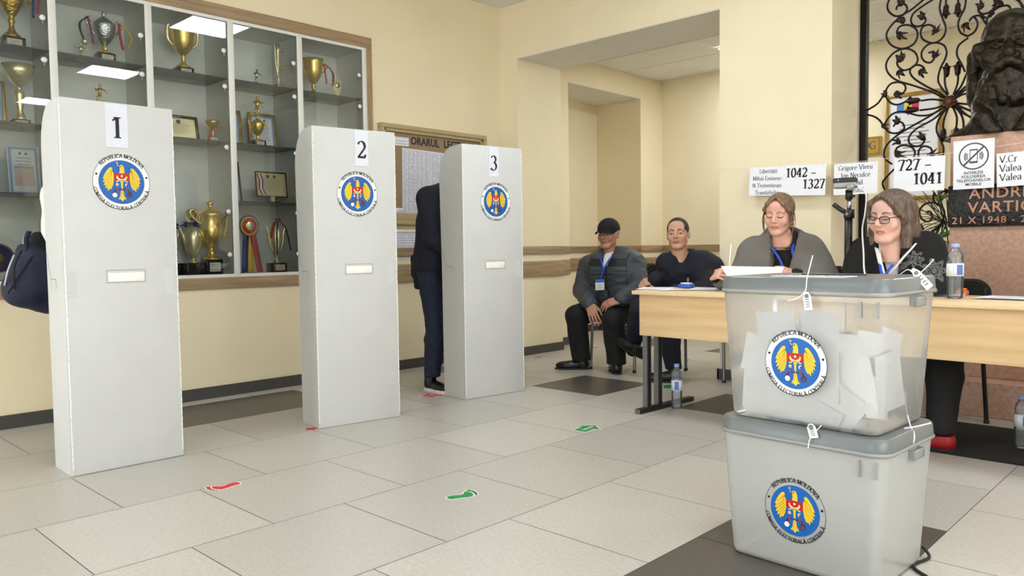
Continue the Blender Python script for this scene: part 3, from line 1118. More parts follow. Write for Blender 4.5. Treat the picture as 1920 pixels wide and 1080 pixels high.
def cabinet():
    t = thing('display_cabinet', 'built-in white display cabinet with oak trim and glass doors full of trophies', 'display cabinet', (CX0, 2.0, NZ0))
    off = Vector((-CX0, -2.0, -NZ0))

    def L(p): return Vector(p) + off
    a = MB()
    a.span(L((CX1 - 0.02, NY0 + 0.0, NZ1 - 0.082)), L((CX1 + 0.012, NY1, NZ1)), 'rail_oak', 0.003)
    a.span(L((CX1 - 0.02, NY0, NZ0)), L((CX1 + 0.012, NY1, NZ0 + 0.078)), 'rail_oak', 0.003)
    a.span(L((CX1 - 0.02, NY1 - 0.05, NZ0 + 0.078)), L((CX1 + 0.0115, NY1, NZ1 - 0.082)), 'rail_oak_z', 0.003)
    a.build('trim', t)
    c = MB()
    c.span(L((CX0 - 0.02, NY0, NZ0 + 0.03)), L((CX0, NY1 - 0.004, NZ1 - 0.03)), 'laminate_grey')
    c.span(L((CX0, NY0, CZ0 - 0.02)), L((CX1, NY1 - 0.05, CZ0)), 'laminate_white')
    c.span(L((CX0, NY0, NZ1 - 0.1)), L((CX1, NY1 - 0.05, NZ1 - 0.082)), 'laminate_white')
    for y in BAY:
        w = 0.011
        c.span(L((CX0, y - w, CZ0)), L((CX1 - 0.004, y + w, NZ1 - 0.1)), 'laminate_white')
    c.build('carcass', t)
    f = MB()
    for y in BAY: f.span(L((CX1 - 0.006, y - 0.021, CZ0 - 0.02)), L((CX1 + 0.004, y + 0.021, NZ1 - 0.082)), 'laminate_white', 0.002)
    f.span(L((CX1 - 0.006, NY0, CZ0 - 0.022)), L((CX1 + 0.0035, NY1 - 0.05, CZ0 + 0.002)), 'laminate_white')
    f.span(L((CX1 - 0.006, NY0, NZ1 - 0.104)), L((CX1 + 0.0035, NY1 - 0.05, NZ1 - 0.082)), 'laminate_white')
    f.build('face_frame', t)
    hz = {1: (2.345, 2.115, 1.70, 1.26, 0.965), 2: (2.345, 2.115, 1.70, 1.26, 0.965)}
    for i in range(len(BAY) - 1):
        y0, y1 = BAY[i] + 0.012, BAY[i + 1] - 0.012
        for z in SH:
            if i in (2, 3) and z == SH[2] and i == 3 - 0 and False: continue
            if i == 3 and z == SH[2]: continue      # the third bay has no low shelf
            s = MB()
            s.span(L((CX0 + 0.004, y0, z - 0.006)), L((CX1 - 0.028, y1, z)), 'glass_shelf')
            s.span(L((CX1 - 0.028, y0, z - 0.006)), L((CX1 - 0.027, y1, z)), 'shelf_edge')
            s.build('glass_shelf', t)
        d = MB()
        d.span(L((CX1 - 0.012, y0 + 0.01, CZ0 + 0.004)), L((CX1 - 0.008, y1 - 0.01, NZ1 - 0.106)), 'glass_clear')
        door = d.build('glass_door', t)
        for z in (2.345, 2.105, 1.695, 1.26, 0.965):
            k = MB()
            M = frame(L((CX1 - 0.008, y1 - 0.035, z)), (0, 1, 0), (0, 0, 1))
            k.lathe([(0.0, 0.007), (0.013, 0.007), (0.016, 0.004), (0.016, 0.0)], 'laminate_white', 20, M=M)
            k.lathe([(0.0185, 0.0), (0.0185, 0.002), (0.016, 0.003)], 'steel_grey', 20, M=M)
            k.span(L((CX1 - 0.0075, y1 - 0.038, z - 0.034)), L((CX1 - 0.004, y1 - 0.032, z - 0.017)), 'steel_grey')
            k.build('hinge', door)
    return t


cabinet()

TX = -5.27


def pedestal(b, w, d, h, m, z=0.0):
    b.box((0, 0, z + h / 2), (d, w, h), m, 0.003)


CUPS = {   # profiles (radius, height) of the bowls and stems, on a total height of 1
    'classic': [(0.17, 0), (0.18, 0.02), (0.15, 0.05), (0.08, 0.1), (0.05, 0.16), (0.05, 0.22), (0.075, 0.25), (0.05, 0.28), (0.06, 0.32), (0.14, 0.4), (0.22, 0.52), (0.26, 0.66), (0.275, 0.8), (0.29, 0.9), (0.31, 1.0), (0.295, 1.0), (0.26, 0.86), (0.0, 0.8)],
    'bowl': [(0.13, 0), (0.13, 0.02), (0.1, 0.08), (0.06, 0.18), (0.09, 0.3), (0.11, 0.46), (0.1, 0.52), (0.04, 0.55), (0.07, 0.6), (0.2, 0.7), (0.3, 0.84), (0.35, 1.0), (0.335, 1.0), (0.28, 0.86), (0.0, 0.76)],
    'lidded': [(0.15, 0), (0.16, 0.02), (0.1, 0.05), (0.055, 0.09), (0.07, 0.12), (0.04, 0.15), (0.04, 0.2), (0.07, 0.24), (0.14, 0.33), (0.18, 0.45), (0.175, 0.55), (0.16, 0.6), (0.165, 0.64), (0.16, 0.72), (0.18, 0.74), (0.17, 0.78), (0.1, 0.84), (0.05, 0.88), (0.03, 0.9), (0.05, 0.93), (0.055, 0.955), (0.035, 0.98), (0, 1.0)],
    'urn': [(0.1, 0), (0.1, 0.02), (0.05, 0.05), (0.035, 0.1), (0.06, 0.14), (0.11, 0.24), (0.17, 0.42), (0.2, 0.58), (0.19, 0.7), (0.14, 0.83), (0.09, 0.92), (0.05, 0.97), (0, 1.0)],
    'flute': [(0.1, 0), (0.09, 0.03), (0.05, 0.1), (0.06, 0.16), (0.04, 0.22), (0.045, 0.35), (0.07, 0.6), (0.1, 0.85), (0.12, 1.0), (0.1, 0.98), (0.0, 0.8)],
    'lid_cup': [(0.2, 0), (0.2, 0.02), (0.12, 0.05), (0.06, 0.1), (0.09, 0.13), (0.05, 0.16), (0.06, 0.2), (0.16, 0.3), (0.24, 0.44), (0.27, 0.56), (0.28, 0.66), (0.27, 0.7), (0.2, 0.76), (0.13, 0.82), (0.06, 0.86), (0.04, 0.9), (0.07, 0.94), (0.04, 0.97), (0, 1.0)],
}


def handles(t, h, r, z0, z1, m, th=0.006, flare=1.0, style='loop'):
    for s in (-1, 1):
        b = MB()
        if style == 'loop':
            pts = [(0, s * r * 0.8, z0), (0, s * r * 1.25, z0 + (z1 - z0) * 0.25), (0, s * r * 1.7 * flare, z0 + (z1 - z0) * 0.75), (0, s * r * 1.55 * flare, z1), (0, s * r * 1.2, z1 - (z1 - z0) * 0.06), (0, s * r * 1.25, z1 - (z1 - z0) * 0.2)]
        else:
            pts = [(0, s * r * 0.45, z0), (0, s * r * 1.0, z0 + (z1 - z0) * 0.3), (0, s * r * 1.25, z0 + (z1 - z0) * 0.7), (0, s * r * 1.6, z1)]
        b.tube(bez(pts, 6), lambda q: th * (1.0 + 0.35 * math.sin(q * PI)), m, 8)
        b.build('handle', t)


def trophy(label, y, z, H, cup, metal, base=None, x=TX, group='trophies in the display cabinet', plate=True, hand=None, ribbons=None, fat=1.0, rip=0, mix=None, rot=0.0, lid_figure=None):
    t = thing('trophy', label, 'trophy', (x, y, z), rot, group)
    zb = 0.0
    if base:
        bw, bd, bh, bm = base
        b = MB()
        pedestal(b, bw, bd, bh, bm)
        b.build('base', t)
        if plate:
            p = MB()
            p.box((bd / 2 + 0.0008, 0, bh * 0.5), (0.0016, bw * 0.66, bh * 0.62), 'plate_paper')
            for q in range(3): p.box((bd / 2 + 0.0018, 0, bh * (0.66 - 0.15 * q)), (0.0004, bw * (0.5 - 0.1 * (q % 2)), bh * 0.035), 'ink_grey')
            p.build('name_plate', t)
        zb = bh
    h = H - zb
    c = MB()
    prof = [(r * h * fat, q * h) for r, q in CUPS[cup]]
    if mix:
        cut = next(i for i, (r, q) in enumerate(CUPS[cup]) if q >= mix[1])
        c.lathe(prof[:cut + 1], mix[0], 24, c=(0, 0, zb))
        c.lathe(prof[cut:], metal, 24, c=(0, 0, zb), ripple=rip, rip=0.04 if rip else 0)
    else:
        c.lathe(prof, metal, 24, c=(0, 0, zb), ripple=rip, rip=0.04 if rip else 0)
    c.build('cup', t)
    R = max(p[0] for p in prof)
    if hand:
        handles(t, h, R * hand.get('r', 1), zb + h * hand['z0'], zb + h * hand['z1'], hand.get('m', metal), hand.get('th', 0.006), hand.get('flare', 1), hand.get('style', 'loop'))
    for (m, pts, w) in (ribbons or []):
        r = MB()
        r.ribbon(bez([(p[0], p[1], p[2] + zb) for p in pts], 6), w, m, (0.3, 1, 0))
        r.build('ribbon', t)
    if lid_figure:
        f = MB()
        figurine(f, zb + h, lid_figure, metal)
        f.build('figure', t)
    return t


def figurine(b, z, s, m):
    """Small cast player: legs, body, arms, head."""
    b.tube([(0, -0.012 * s, z), (0.006 * s, -0.016 * s, z + 0.022 * s), (0, -0.004 * s, z + 0.045 * s)], 0.0055 * s, m, 6)
    b.tube([(0, 0.018 * s, z), (-0.006 * s, 0.012 * s, z + 0.022 * s), (0, 0.004 * s, z + 0.045 * s)], 0.0055 * s, m, 6)
    b.tube([(0, 0, z + 0.042 * s), (0.004 * s, 0, z + 0.062 * s), (0, 0.004 * s, z + 0.082 * s)], lambda q: (0.009 + 0.004 * q) * s, m, 8)
    b.tube([(0, -0.008 * s, z + 0.078 * s), (0.01 * s, -0.024 * s, z + 0.066 * s), (0.02 * s, -0.03 * s, z + 0.082 * s)], 0.004 * s, m, 6)
    b.tube([(0, 0.014 * s, z + 0.078 * s), (0.01 * s, 0.03 * s, z + 0.07 * s), (0.02 * s, 0.034 * s, z + 0.052 * s)], 0.004 * s, m, 6)
    b.ball((0.002 * s, 0.004 * s, z + 0.099 * s), 0.0095 * s, m, 8)


def rib(y0, z0, y1, z1, bulge=0.02, x=0.03):
    return [(x, y0, z0), (x + 0.012, (y0 + y1) / 2 + bulge, (z0 * 0.6 + z1 * 0.4)), (x + 0.004, y1, z1)]


BM = 'black_marble'
S1, S2, S3 = SH
# first visible bay (at the left edge of the picture)
trophy('large gold cup with blue and red ribbons at the top left photo corner', 1.335, S1, 0.45, 'classic', 'gold_hammered', (0.115, 0.1, 0.068, BM), fat=0.72,
       ribbons=[('ribbon_blue', rib(0.085, 0.34, 0.105, 0.13, 0.01), 0.014), ('ribbon_red', rib(0.1, 0.36, 0.125, 0.16, 0.02), 0.012), ('ribbon_violet', rib(0.12, 0.38, 0.165, 0.115, 0.03), 0.014)],
       hand={'z0': 0.5, 'z1': 0.95})
trophy('silver-gilt bowl trophy on a tall faceted stem, second shelf at the left edge', 1.36, S2, 0.35, 'bowl', 'gold_pale', (0.088, 0.08, 0.032, BM), fat=0.78, plate=True)
# second bay
trophy('silver and gold lidded cup with striped ribbons on both handles', 1.84, S1, 0.325, 'lid_cup', 'silver', (0.1, 0.09, 0.062, BM), fat=0.92, mix=('gold', 0.2),
       hand={'z0': 0.42, 'z1': 0.8, 'm': 'silver', 'r': 0.9},
       ribbons=[('ribbon_dark', [(0.03, -0.1, 0.205), (0.03, -0.15, 0.15), (0.03, -0.125, 0.05)], 0.014), ('ribbon_violet', [(0.03, -0.1, 0.2), (0.03, -0.085, 0.12), (0.03, -0.075, 0.045)], 0.012),
                ('ribbon_yellow', [(0.02, 0.1, 0.2), (0.03, 0.155, 0.12), (0.02, 0.13, 0.05)], 0.012), ('ribbon_red', [(0.03, 0.08, 0.2), (0.03, 0.085, 0.12), (0.03, 0.1, 0.035)], 0.016)])
t = thing('trophy', 'small silver football figurine beside the ribboned silver cup', 'trophy', (TX, 1.70, S1), 0, 'trophies in the display cabinet')
b = MB(); b.lathe([(0.024, 0), (0.022, 0.012), (0.014, 0.016), (0, 0.016)], 'gold_pale', 16); b.build('base', t)
b = MB(); figurine(b, 0.014, 0.85, 'gold_pale'); b.ball((0.015, 0.02, 0.115), 0.022, 'gold_pale', 8); b.build('figure', t)
trophy('gold trophy with a figure on a domed lid above booth number one', 1.80, S2, 0.19, 'lid_cup', 'gold', (0.11, 0.1, 0.03, BM), fat=1.05, lid_figure=1.05)
# third bay
trophy('big plain gold cup with pale handles under the mirrored light panel', 2.335, S1, 0.31, 'classic', 'gold', (0.105, 0.09, 0.052, BM), fat=1.08,
       hand={'z0': 0.55, 'z1': 1.08, 'm': 'gold_pale', 'r': 0.9, 'flare': 0.78, 'th': 0.008})
trophy('small golden bowl on a crimson ribboned stem and white base', 2.525, S2, 0.155, 'bowl', 'gold', (0.052, 0.05, 0.036, 'cup_plate'), fat=1.1, rip=12,
       ribbons=[('ribbon_red', [(0.03, 0.0, 0.075), (0.035, -0.03, 0.03), (0.03, -0.045, -0.03)], 0.016), ('ribbon_red', [(0.03, 0.0, 0.075), (0.03, 0.03, 0.065), (0.03, 0.06, 0.06)], 0.01)])
trophy('gold cup with crossed legs and a spiked sun disc behind blue tinsel', 2.36, CZ0, 0.36, 'urn', 'gold_pale', (0.15, 0.12, 0.08, BM), fat=1.2, plate=False,
       hand={'z0': 0.3, 'z1': 0.85, 'style': 'horn', 'r': 0.8})
trophy('gold legged cup mostly hidden behind the right edge of booth number one', 2.22, CZ0, 0.33, 'urn', 'gold_pale', (0.12, 0.12, 0.08, BM), fat=1.15, plate=False, x=-5.33,
       hand={'z0': 0.3, 'z1': 0.85, 'style': 'horn', 'r': 0.8})
for yy, xx, hh in ((2.36, TX, 0.41), (2.22, -5.33, 0.4)):
    t = thing('sun_medallion', 'golden spiked sun disc standing on the %s legged cup' % ('right' if yy > 2.3 else 'half hidden left'), 'medallion', (xx + 0.0, yy, CZ0 + hh - 0.07))
    b = MB()
    pts = []
    for k in range(48): pts.append(((0.055 if k % 2 else 0.045) * math.cos(2 * PI * k / 48), (0.055 if k % 2 else 0.045) * math.sin(2 * PI * k / 48)))
    b.prism(pts, -0.004, 0.004, 'gold_pale', frame((0, 0, 0.065), (0, 1, 0), (0, 0, 1)))
    b.lathe([(0.032, 0.004), (0.03, 0.009), (0, 0.009)], 'gold', 20, M=frame((0, 0, 0.065), (0, 1, 0), (0, 0, 1)))
    b.build('disc', t)
    b = MB()
    for k in range(60):
        a = random.uniform(0, 2 * PI)
        r = random.uniform(0.05, 0.075)
        b.tube([(0.03 * math.cos(a), 0.04 * math.sin(a), random.uniform(-0.012, 0.012)), (r * 0.8 * math.cos(a + 0.3), r * math.sin(a + 0.3), random.uniform(-0.02, 0.02))], 0.004, 'ribbon_blue', 4)
    o = b.build('tinsel', t)
    o['label'] = 'blue tinsel garland'
trophy('tall gold lidded cup with a ribboned handle and plate on a black base', 2.475, CZ0, 0.51, 'lidded', 'gold', (0.115, 0.1, 0.1, BM), fat=1.12, x=-5.24,
       hand={'z0': 0.6, 'z1': 0.83, 'm': 'gold_pale', 'r': 1.0, 'th': 0.009},
       ribbons=[('ribbon_dark', [(0.04, 0.1, 0.31), (0.05, 0.06, 0.26), (0.05, 0.03, 0.2)], 0.012), ('ribbon_yellow', [(0.04, 0.1, 0.31), (0.05, 0.09, 0.24), (0.05, 0.07, 0.16)], 0.014), ('ribbon_red', [(0.04, 0.115, 0.31), (0.05, 0.13, 0.24), (0.05, 0.155, 0.16)], 0.014), ('ribbon_yellow', [(0.045, 0.115, 0.3), (0.05, 0.12, 0.22), (0.05, 0.13, 0.12)], 0.011)])
# fourth bay
t = thing('trophy', 'small silver dancing figurine on the top shelf, fourth bay', 'trophy', (TX, 2.865, S1), 0, 'trophies in the display cabinet')
b = MB(); b.lathe([(0.035, 0), (0.03, 0.012), (0.02, 0.03), (0, 0.04)], 'silver', 16, ripple=6, rip=0.2); b.build('base', t)
b = MB(); figurine(b, 0.025, 0.95, 'silver'); b.build('figure', t)
t = trophy('tall slim silver-gilt flute trophy with a feathered edge near the cabinet top', 3.04, S1, 0.335, 'flute', 'gold_pale', (0.06, 0.06, 0.04, 'wine_base'), fat=0.5)
b = MB()
for k in range(8): b.tube(bez([(0, 0.015, 0.14 + 0.022 * k), (0, 0.035, 0.15 + 0.022 * k), (0, 0.045 + 0.003 * k, 0.165 + 0.022 * k)], 4), lambda q: 0.006 * (1 - q) + 0.001, 'gold_pale', 6)
b.tube(bez([(0, 0.0, 0.1), (0, -0.018, 0.2), (0, -0.025, 0.36)], 6), lambda q: 0.008 * (1 - q) + 0.003, 'gold_pale', 6)
b.build('feather', t)
trophy('gold cup with a running figure in front of two framed diplomas', 2.835, S2, 0.22, 'lid_cup', 'gold', (0.088, 0.08, 0.04, 'wine_base'), fat=0.95, x=-5.22,
       hand={'z0': 0.45, 'z1': 0.78, 'r': 0.85, 'th': 0.004}, lid_figure=1.25)
trophy('silver winged urn trophy with draped ribbons on a dark red base', 2.985, CZ0, 0.38, 'urn', 'gold_pale', (0.115, 0.1, 0.068, 'wine_base'), fat=0.78, rip=8,
       hand={'z0': 0.25, 'z1': 0.88, 'style': 'horn', 'r': 1.0, 'th': 0.009},
       ribbons=[('ribbon_red', [(0.03, 0.0, 0.31), (0.04, -0.045, 0.26), (0.05, -0.065, 0.18)], 0.014), ('ribbon_blue', [(0.035, 0.0, 0.3), (0.06, -0.025, 0.2), (0.05, -0.02, 0.06)], 0.01),
                ('ribbon_dark', [(0.03, 0.01, 0.31), (0.05, 0.055, 0.25), (0.06, 0.085, 0.09)], 0.01), ('ribbon_red', [(0.03, -0.02, 0.315), (0.04, 0.0, 0.325), (0.03, 0.025, 0.315)], 0.022)])
# fifth bay
trophy('gold cup with red and black ribbon, top shelf of the last bay', 3.335, S1, 0.275, 'classic', 'gold', None, fat=0.95, plate=False,
       hand={'z0': 0.62, 'z1': 0.92, 'th': 0.004, 'r': 0.9},
       ribbons=[('ribbon_red', [(0.02, 0.085, 0.25), (0.03, 0.09, 0.18), (0.03, 0.1, 0.1)], 0.012), ('ribbon_dark', [(0.02, 0.09, 0.255), (0.03, 0.15, 0.2), (0.03, 0.16, 0.1)], 0.012), ('ribbon_red', [(0.025, 0.09, 0.25), (0.03, 0.165, 0.18), (0.03, 0.15, 0.09)], 0.01)])
t = thing('trophy', 'flat golden fan shaped award beside the last gold cup', 'trophy', (TX, 3.55, S1), 0, 'trophies in the display cabinet')
b = MB(); b.lathe([(0.032, 0), (0.03, 0.008), (0.01, 0.014), (0, 0.014)], 'gold_pale', 16); b.build('base', t)
b = MB()
b.prism([(-0.008, 0.012), (0.008, 0.012), (0.036, 0.09), (0.05, 0.15), (0.034, 0.148), (0.022, 0.17), (0.0, 0.155), (-0.022, 0.17), (-0.034, 0.148), (-0.05, 0.15), (-0.036, 0.09)], -0.003, 0.003, 'gold_pale', frame((0, 0, 0), (0, 1, 0), (0, 0, 1)))
b.lathe([(0.022, 0.003), (0.02, 0.006), (0, 0.006)], 'silver', 20, M=frame((0, 0, 0.11), (0, 1, 0), (0, 0, 1)))
b.build('fan', t)
# the papers and plaques


def framed(name, label, cat, y, z, w, h, fm, border, body, lean=0.12, x=-5.36, yaw=0.0, bw=0.018, group=None, art=False, lines=9, fth=0.014):
    t = thing(name, label, cat, (x, y, z), yaw, group)
    M = Matrix.Rotation(-lean, 4, 'Y') @ frame((0, 0, 0), (0, 1, 0), (0, 0, 1))
    b = MB()
    for s in (-1, 1):
        b.box((s * (w / 2 - bw / 2), h / 2, 0), (bw, h, fth), fm, 0.002, M)
        b.box((0, bw / 2 if s < 0 else h - bw / 2, 0), (w - 2 * bw, bw, fth), fm, 0.002, M)
    b.build('frame', t)
    p = MB()
    p.box((0, h / 2, -0.001), (w - 2 * bw, h - 2 * bw, 0.004), border, M=M)
    iw, ih = w - 2 * bw - 0.03, h - 2 * bw - 0.03
    p.box((0, h / 2, 0.0015), (iw, ih, 0.001), body, M=M)
    if art: p.box((0, h / 2 - ih * 0.12, 0.0024), (iw * 0.86, ih * 0.5, 0.0006), 'cert_art', M=M)
    for k in range(lines):
        ll = iw * (0.5 + 0.35 * random.random())
        p.box((0, h / 2 + ih * (0.3 - 0.075 * k), 0.0032), (ll, ih * 0.014, 0.0004), 'ink_grey', M=M)
    for s in (-1, 1): p.prism([(s * iw * 0.13 + q[0], h / 2 + ih * 0.41 + q[1]) for q in circle(0, 0, iw * 0.06, 10)], 0.0021, 0.003, 'ink_charcoal', M)
    p.build('certificate', t)
    return t


framed('framed_diploma', 'gold framed blue bordered diploma at the left edge, second shelf', 'diploma', 1.215, S2, 0.2, 0.27, 'picture_gold', 'cert_blue', 'cert_paper')
framed('framed_diploma', 'gold framed diploma cut by the white divider, fourth bay', 'diploma', 2.70, S2, 0.19, 0.27, 'picture_gold', 'cert_blue', 'cert_paper', art=True)
framed('framed_diploma', 'gold framed diploma standing right behind the gold cup with the running figure', 'diploma', 2.96, S2, 0.22, 0.27, 'picture_gold', 'cert_blue', 'cert_paper')
framed('certificate_sheet', 'colourful certificate with blue border, cut by the left edge of the photo', 'certificate', 1.165, S3, 0.2, 0.3, 'cert_paper', 'cert_blue', 'cert_paper', bw=0.008, art=True, lines=4, fth=0.005)
framed('certificate_sheet', 'colourful certificate with blue border and two crests beside booth number one', 'certificate', 1.395, S3, 0.17, 0.3, 'cert_paper', 'cert_blue', 'cert_paper', bw=0.008, art=True, lines=4, fth=0.005)
framed('wall_plaque', 'wide dark wooden plaque with a bronze text plate, third bay', 'plaque', 2.29, S2, 0.34, 0.185, BM, 'plaque_bronze', 'plaque_bronze', x=-5.33, lean=0.2, bw=0.02)
framed('framed_diploma', 'black framed blue diploma leaning by the divider, fourth bay', 'diploma', 2.697, S3, 0.16, 0.31, 'black_plastic', 'cert_blue', 'cert_blue', lean=0.16, bw=0.013)
t = framed('glass_award', 'rectangular glass award plaque with red corner stripes on a small dark stand', 'award', 2.965, S3 + 0.048, 0.25, 0.185, 'black_plastic', 'plaque_bronze', 'plaque_bronze', x=-5.27, lean=0.1, bw=0.008)
b = MB()
b.box((0, 0, -0.042), (0.07, 0.1, 0.012), BM)
b.box((-0.0, 0, -0.02), (0.02, 0.03, 0.045), 'gold_pale')
b.build('stand', t)
b = MB()
for k, m in enumerate(('ribbon_red', 'cert_paper', 'ribbon_blue')):
    M = Matrix.Rotation(-0.1, 4, 'Y') @ frame((0, 0, 0), (0, 1, 0), (0, 0, 1))
    pts = [(-0.115 + 0.012 * k, 0.17), (-0.103 + 0.012 * k, 0.17), (-0.088 + 0.012 * k, 0.12), (-0.093 + 0.012 * k, 0.06), (-0.07 + 0.012 * k, 0.012), (-0.082 + 0.012 * k, 0.012), (-0.105 + 0.012 * k, 0.06), (-0.1 + 0.012 * k, 0.12)]
    b.prism(pts, 0.004, 0.005, m, M)
b.build('stripe', t)
# rosette
t = thing('rosette', 'blue red and yellow prize rosette with three long tails on the cabinet floor', 'rosette', (-5.2, 2.735, CZ0))
M = frame((0, 0, 0.335), (0, 1, 0), (0, 0, 1))
b = MB()
for r, z, m in ((0.078, 0.0, 'ribbon_blue'), (0.068, 0.006, 'ribbon_yellow'), (0.056, 0.012, 'ribbon_red')):
    n = 60
    pts = [((r * (1 if k % 2 else 0.93)) * math.cos(2 * PI * k / n), (r * (1 if k % 2 else 0.93)) * math.sin(2 * PI * k / n)) for k in range(n)]
    b.prism(pts, z, z + 0.006, m, M)
b.build('pleats', t)
b = MB(); b.lathe([(0.034, 0.018), (0.034, 0.022), (0.03, 0.025), (0, 0.025)], 'gold_pale', 24, M=M); b.build('medal', t)
for k, (m, dy) in enumerate((('ribbon_blue', -0.05), ('ribbon_yellow', 0.0), ('ribbon_red', 0.055))):
    b = MB(); b.ribbon(bez([(0.004, dy * 0.4, 0.3), (0.012, dy * 0.75, 0.17), (0.02, dy * (1.25 if k else 1), 0.006)], 6), 0.046, m, (0, 1, 0)); b.build('tail', t)
# ceramic ball award at the left edge
t = thing('ceramic_plate', 'round white ceramic plate with a navy centre at the left edge behind the backpack', 'plate', (-5.33, 1.235, CZ0))
b = MB()
M = Matrix.Rotation(-0.22, 4, 'Y') @ frame((0, 0, 0.135), (0, 1, 0), (0, 0, 1))
b.lathe([(0.0, -0.01), (0.1, -0.008), (0.135, 0.004), (0.132, 0.01), (0.098, 0.0), (0.096, 0.006), (0.0, 0.006)], 'mug_white', 40, M=M)
b.build('plate', t)
b = MB()
b.lathe([(0.078, 0.0065), (0.078, 0.009), (0, 0.009)], 'ball_navy', 32, M=M)
b.lathe([(0.028, 0.009), (0.028, 0.011), (0, 0.011)], 'picture_gold', 24, M=M)
b.lathe([(0.088, 0.0065), (0.088, 0.0075), (0.084, 0.0075)], 'ball_navy', 32, M=M)
b.build('medallion', t)


# ================================================================== ELECTION EMBLEM (drawn flat, in layers)
def emblem(b, M, R, white=True, e=0.0004):
    """Round eagle emblem with its ring of words; M carries the disc plane (x right, y up, z out)."""
    S = M @ Matrix.Scale(R, 4)

    def lay(k): return S @ Matrix.Translation((0, 0, k * e / R))
    P = lambda pts, m, k: b.poly([(x, y, 0) for x, y in pts], m, lay(k))
    if white: P([q[:2] for q in circle(0, 0, 0.995, 64)], 'emblem_white', 1)
    n = 72
    for k in range(n):
        a0, a1 = 2 * PI * k / n, 2 * PI * (k + 1) / n
        P([(0.985 * math.cos(a0), 0.985 * math.sin(a0)), (1.0 * math.cos(a0), 1.0 * math.sin(a0)), (1.0 * math.cos(a1), 1.0 * math.sin(a1)), (0.985 * math.cos(a1), 0.985 * math.sin(a1))], 'ink_charcoal', 2)
    P([q[:2] for q in circle(0, 0, 0.8, 64)], 'emblem_blue', 2)
    serif_arc(b, 'REPUBLICA MOLDOVA', 0.132, 0.962, 88, 'ink_black', lay(2), False, 0.5, 2.25, 1.0)
    serif_arc(b, 'COMISIA ELECTORALĂ CENTRALĂ', 0.122, 0.957, 268, 'ink_black', lay(2), True, 0.62, 2.2, 1.0)
    for a in (163, 13):
        P([q[:2] for q in circle(0.9 * math.cos(math.radians(a)), 0.9 * math.sin(math.radians(a)), 0.04, 16)], 'ink_black', 2)
    wing = [(-0.27, 0.26), (-0.3, 0.36), (-0.36, 0.43), (-0.31, 0.46), (-0.33, 0.52), (-0.4, 0.52), (-0.48, 0.44), (-0.57, 0.3), (-0.66, 0.1), (-0.6, 0.1), (-0.66, -0.03), (-0.59, -0.02),
            (-0.63, -0.15), (-0.55, -0.12), (-0.58, -0.25), (-0.5, -0.2), (-0.5, -0.34), (-0.43, -0.27), (-0.38, -0.27), (-0.31, -0.12), (-0.28, 0.06)]
    for s in (1, -1):
        # the outline is concave, so it is filled from a point inside it
        c = (-0.4, 0.12)
        for i in range(len(wing)):
            a, d = wing[i], wing[(i + 1) % len(wing)]
            tri = [c, a, d] if s > 0 else [(-c[0], c[1]), (-d[0], d[1]), (-a[0], a[1])]
            P(tri, 'emblem_gold', 4)
        for (x0, y0, x1, y1) in ((-0.33, 0.28, -0.6, 0.05), (-0.33, 0.2, -0.6, -0.06), (-0.32, 0.12, -0.57, -0.16), (-0.32, 0.04, -0.53, -0.23), (-0.32, -0.04, -0.47, -0.28), (-0.36, 0.4, -0.57, 0.18)):
            w = 0.009
            q = [(x0, y0 + w), (x1, y1 + w), (x1, y1 - w), (x0, y0 - w)]
            P([(s * x, y) for x, y in q], 'emblem_gold_line', 5)
    P([(-0.09, 0.28), (-0.055, 0.46), (-0.085, 0.54), (-0.06, 0.62), (0.02, 0.64), (0.075, 0.58), (0.1, 0.46), (0.1, 0.28)], 'emblem_gold', 4)
    P([(-0.06, 0.57), (-0.13, 0.55), (-0.15, 0.49), (-0.1, 0.51), (-0.06, 0.53)], 'emblem_dark_red', 5)
    P([q[:2] for q in circle(-0.02, 0.575, 0.022, 10)], 'ink_black', 5)
    for q in ([(-0.2, 0.705), (-0.2, 0.69), (-0.1, 0.69), (-0.1, 0.705)], [(-0.158, 0.75), (-0.158, 0.62), (-0.143, 0.62), (-0.143, 0.75)], [(-0.14, 0.62), (-0.12, 0.56), (-0.1, 0.56), (-0.12, 0.62)]):
        P(q, 'emblem_cream', 5)
    P([(-0.28, 0.32), (0.28, 0.32), (0.28, 0.05), (-0.28, 0.05)], 'emblem_red', 5)
    P([(-0.28, 0.05), (0.28, 0.05), (0.22, -0.12), (0.1, -0.25), (-0.1, -0.25), (-0.22, -0.12)], 'emblem_blue', 5)
    for s in (1, -1):
        o = arc(0, 0.2, 0.19, 0.17, 180, 270, 8)
        i_ = arc(0, 0.24, 0.15, 0.13, 180, 270, 8)
        for k in range(8): P([(s * p[0], p[1]) for p in (o[k], o[k + 1], i_[k + 1], i_[k])], 'emblem_cream', 6)
    P([(-0.09, 0.08), (0.09, 0.08), (0.035, -0.02), (0.03, -0.2), (0, -0.26), (-0.03, -0.2), (-0.035, -0.02)], 'emblem_gold', 6)
    for s in (1, -1): P([(s * 0.1, 0.06), (s * 0.2, 0.03), (s * 0.2, 0.0), (s * 0.12, 0.01)], 'emblem_cream', 6)
    P([q[:2] for q in circle(0, 0.22, 0.04, 10)], 'emblem_cream', 6)
    for k in range(6):
        a = k * PI / 3
        P([q[:2] for q in circle(-0.165 + 0.035 * math.cos(a), -0.09 + 0.035 * math.sin(a), 0.02, 8)], 'emblem_cream', 6)
    o = arc(0.165, -0.1, 0.06, 0.06, 60, 250, 8)
    i_ = arc(0.185, -0.11, 0.045, 0.045, 60, 250, 8)
    for k in range(8): P([o[k], o[k + 1], i_[k + 1], i_[k]], 'emblem_cream', 6)
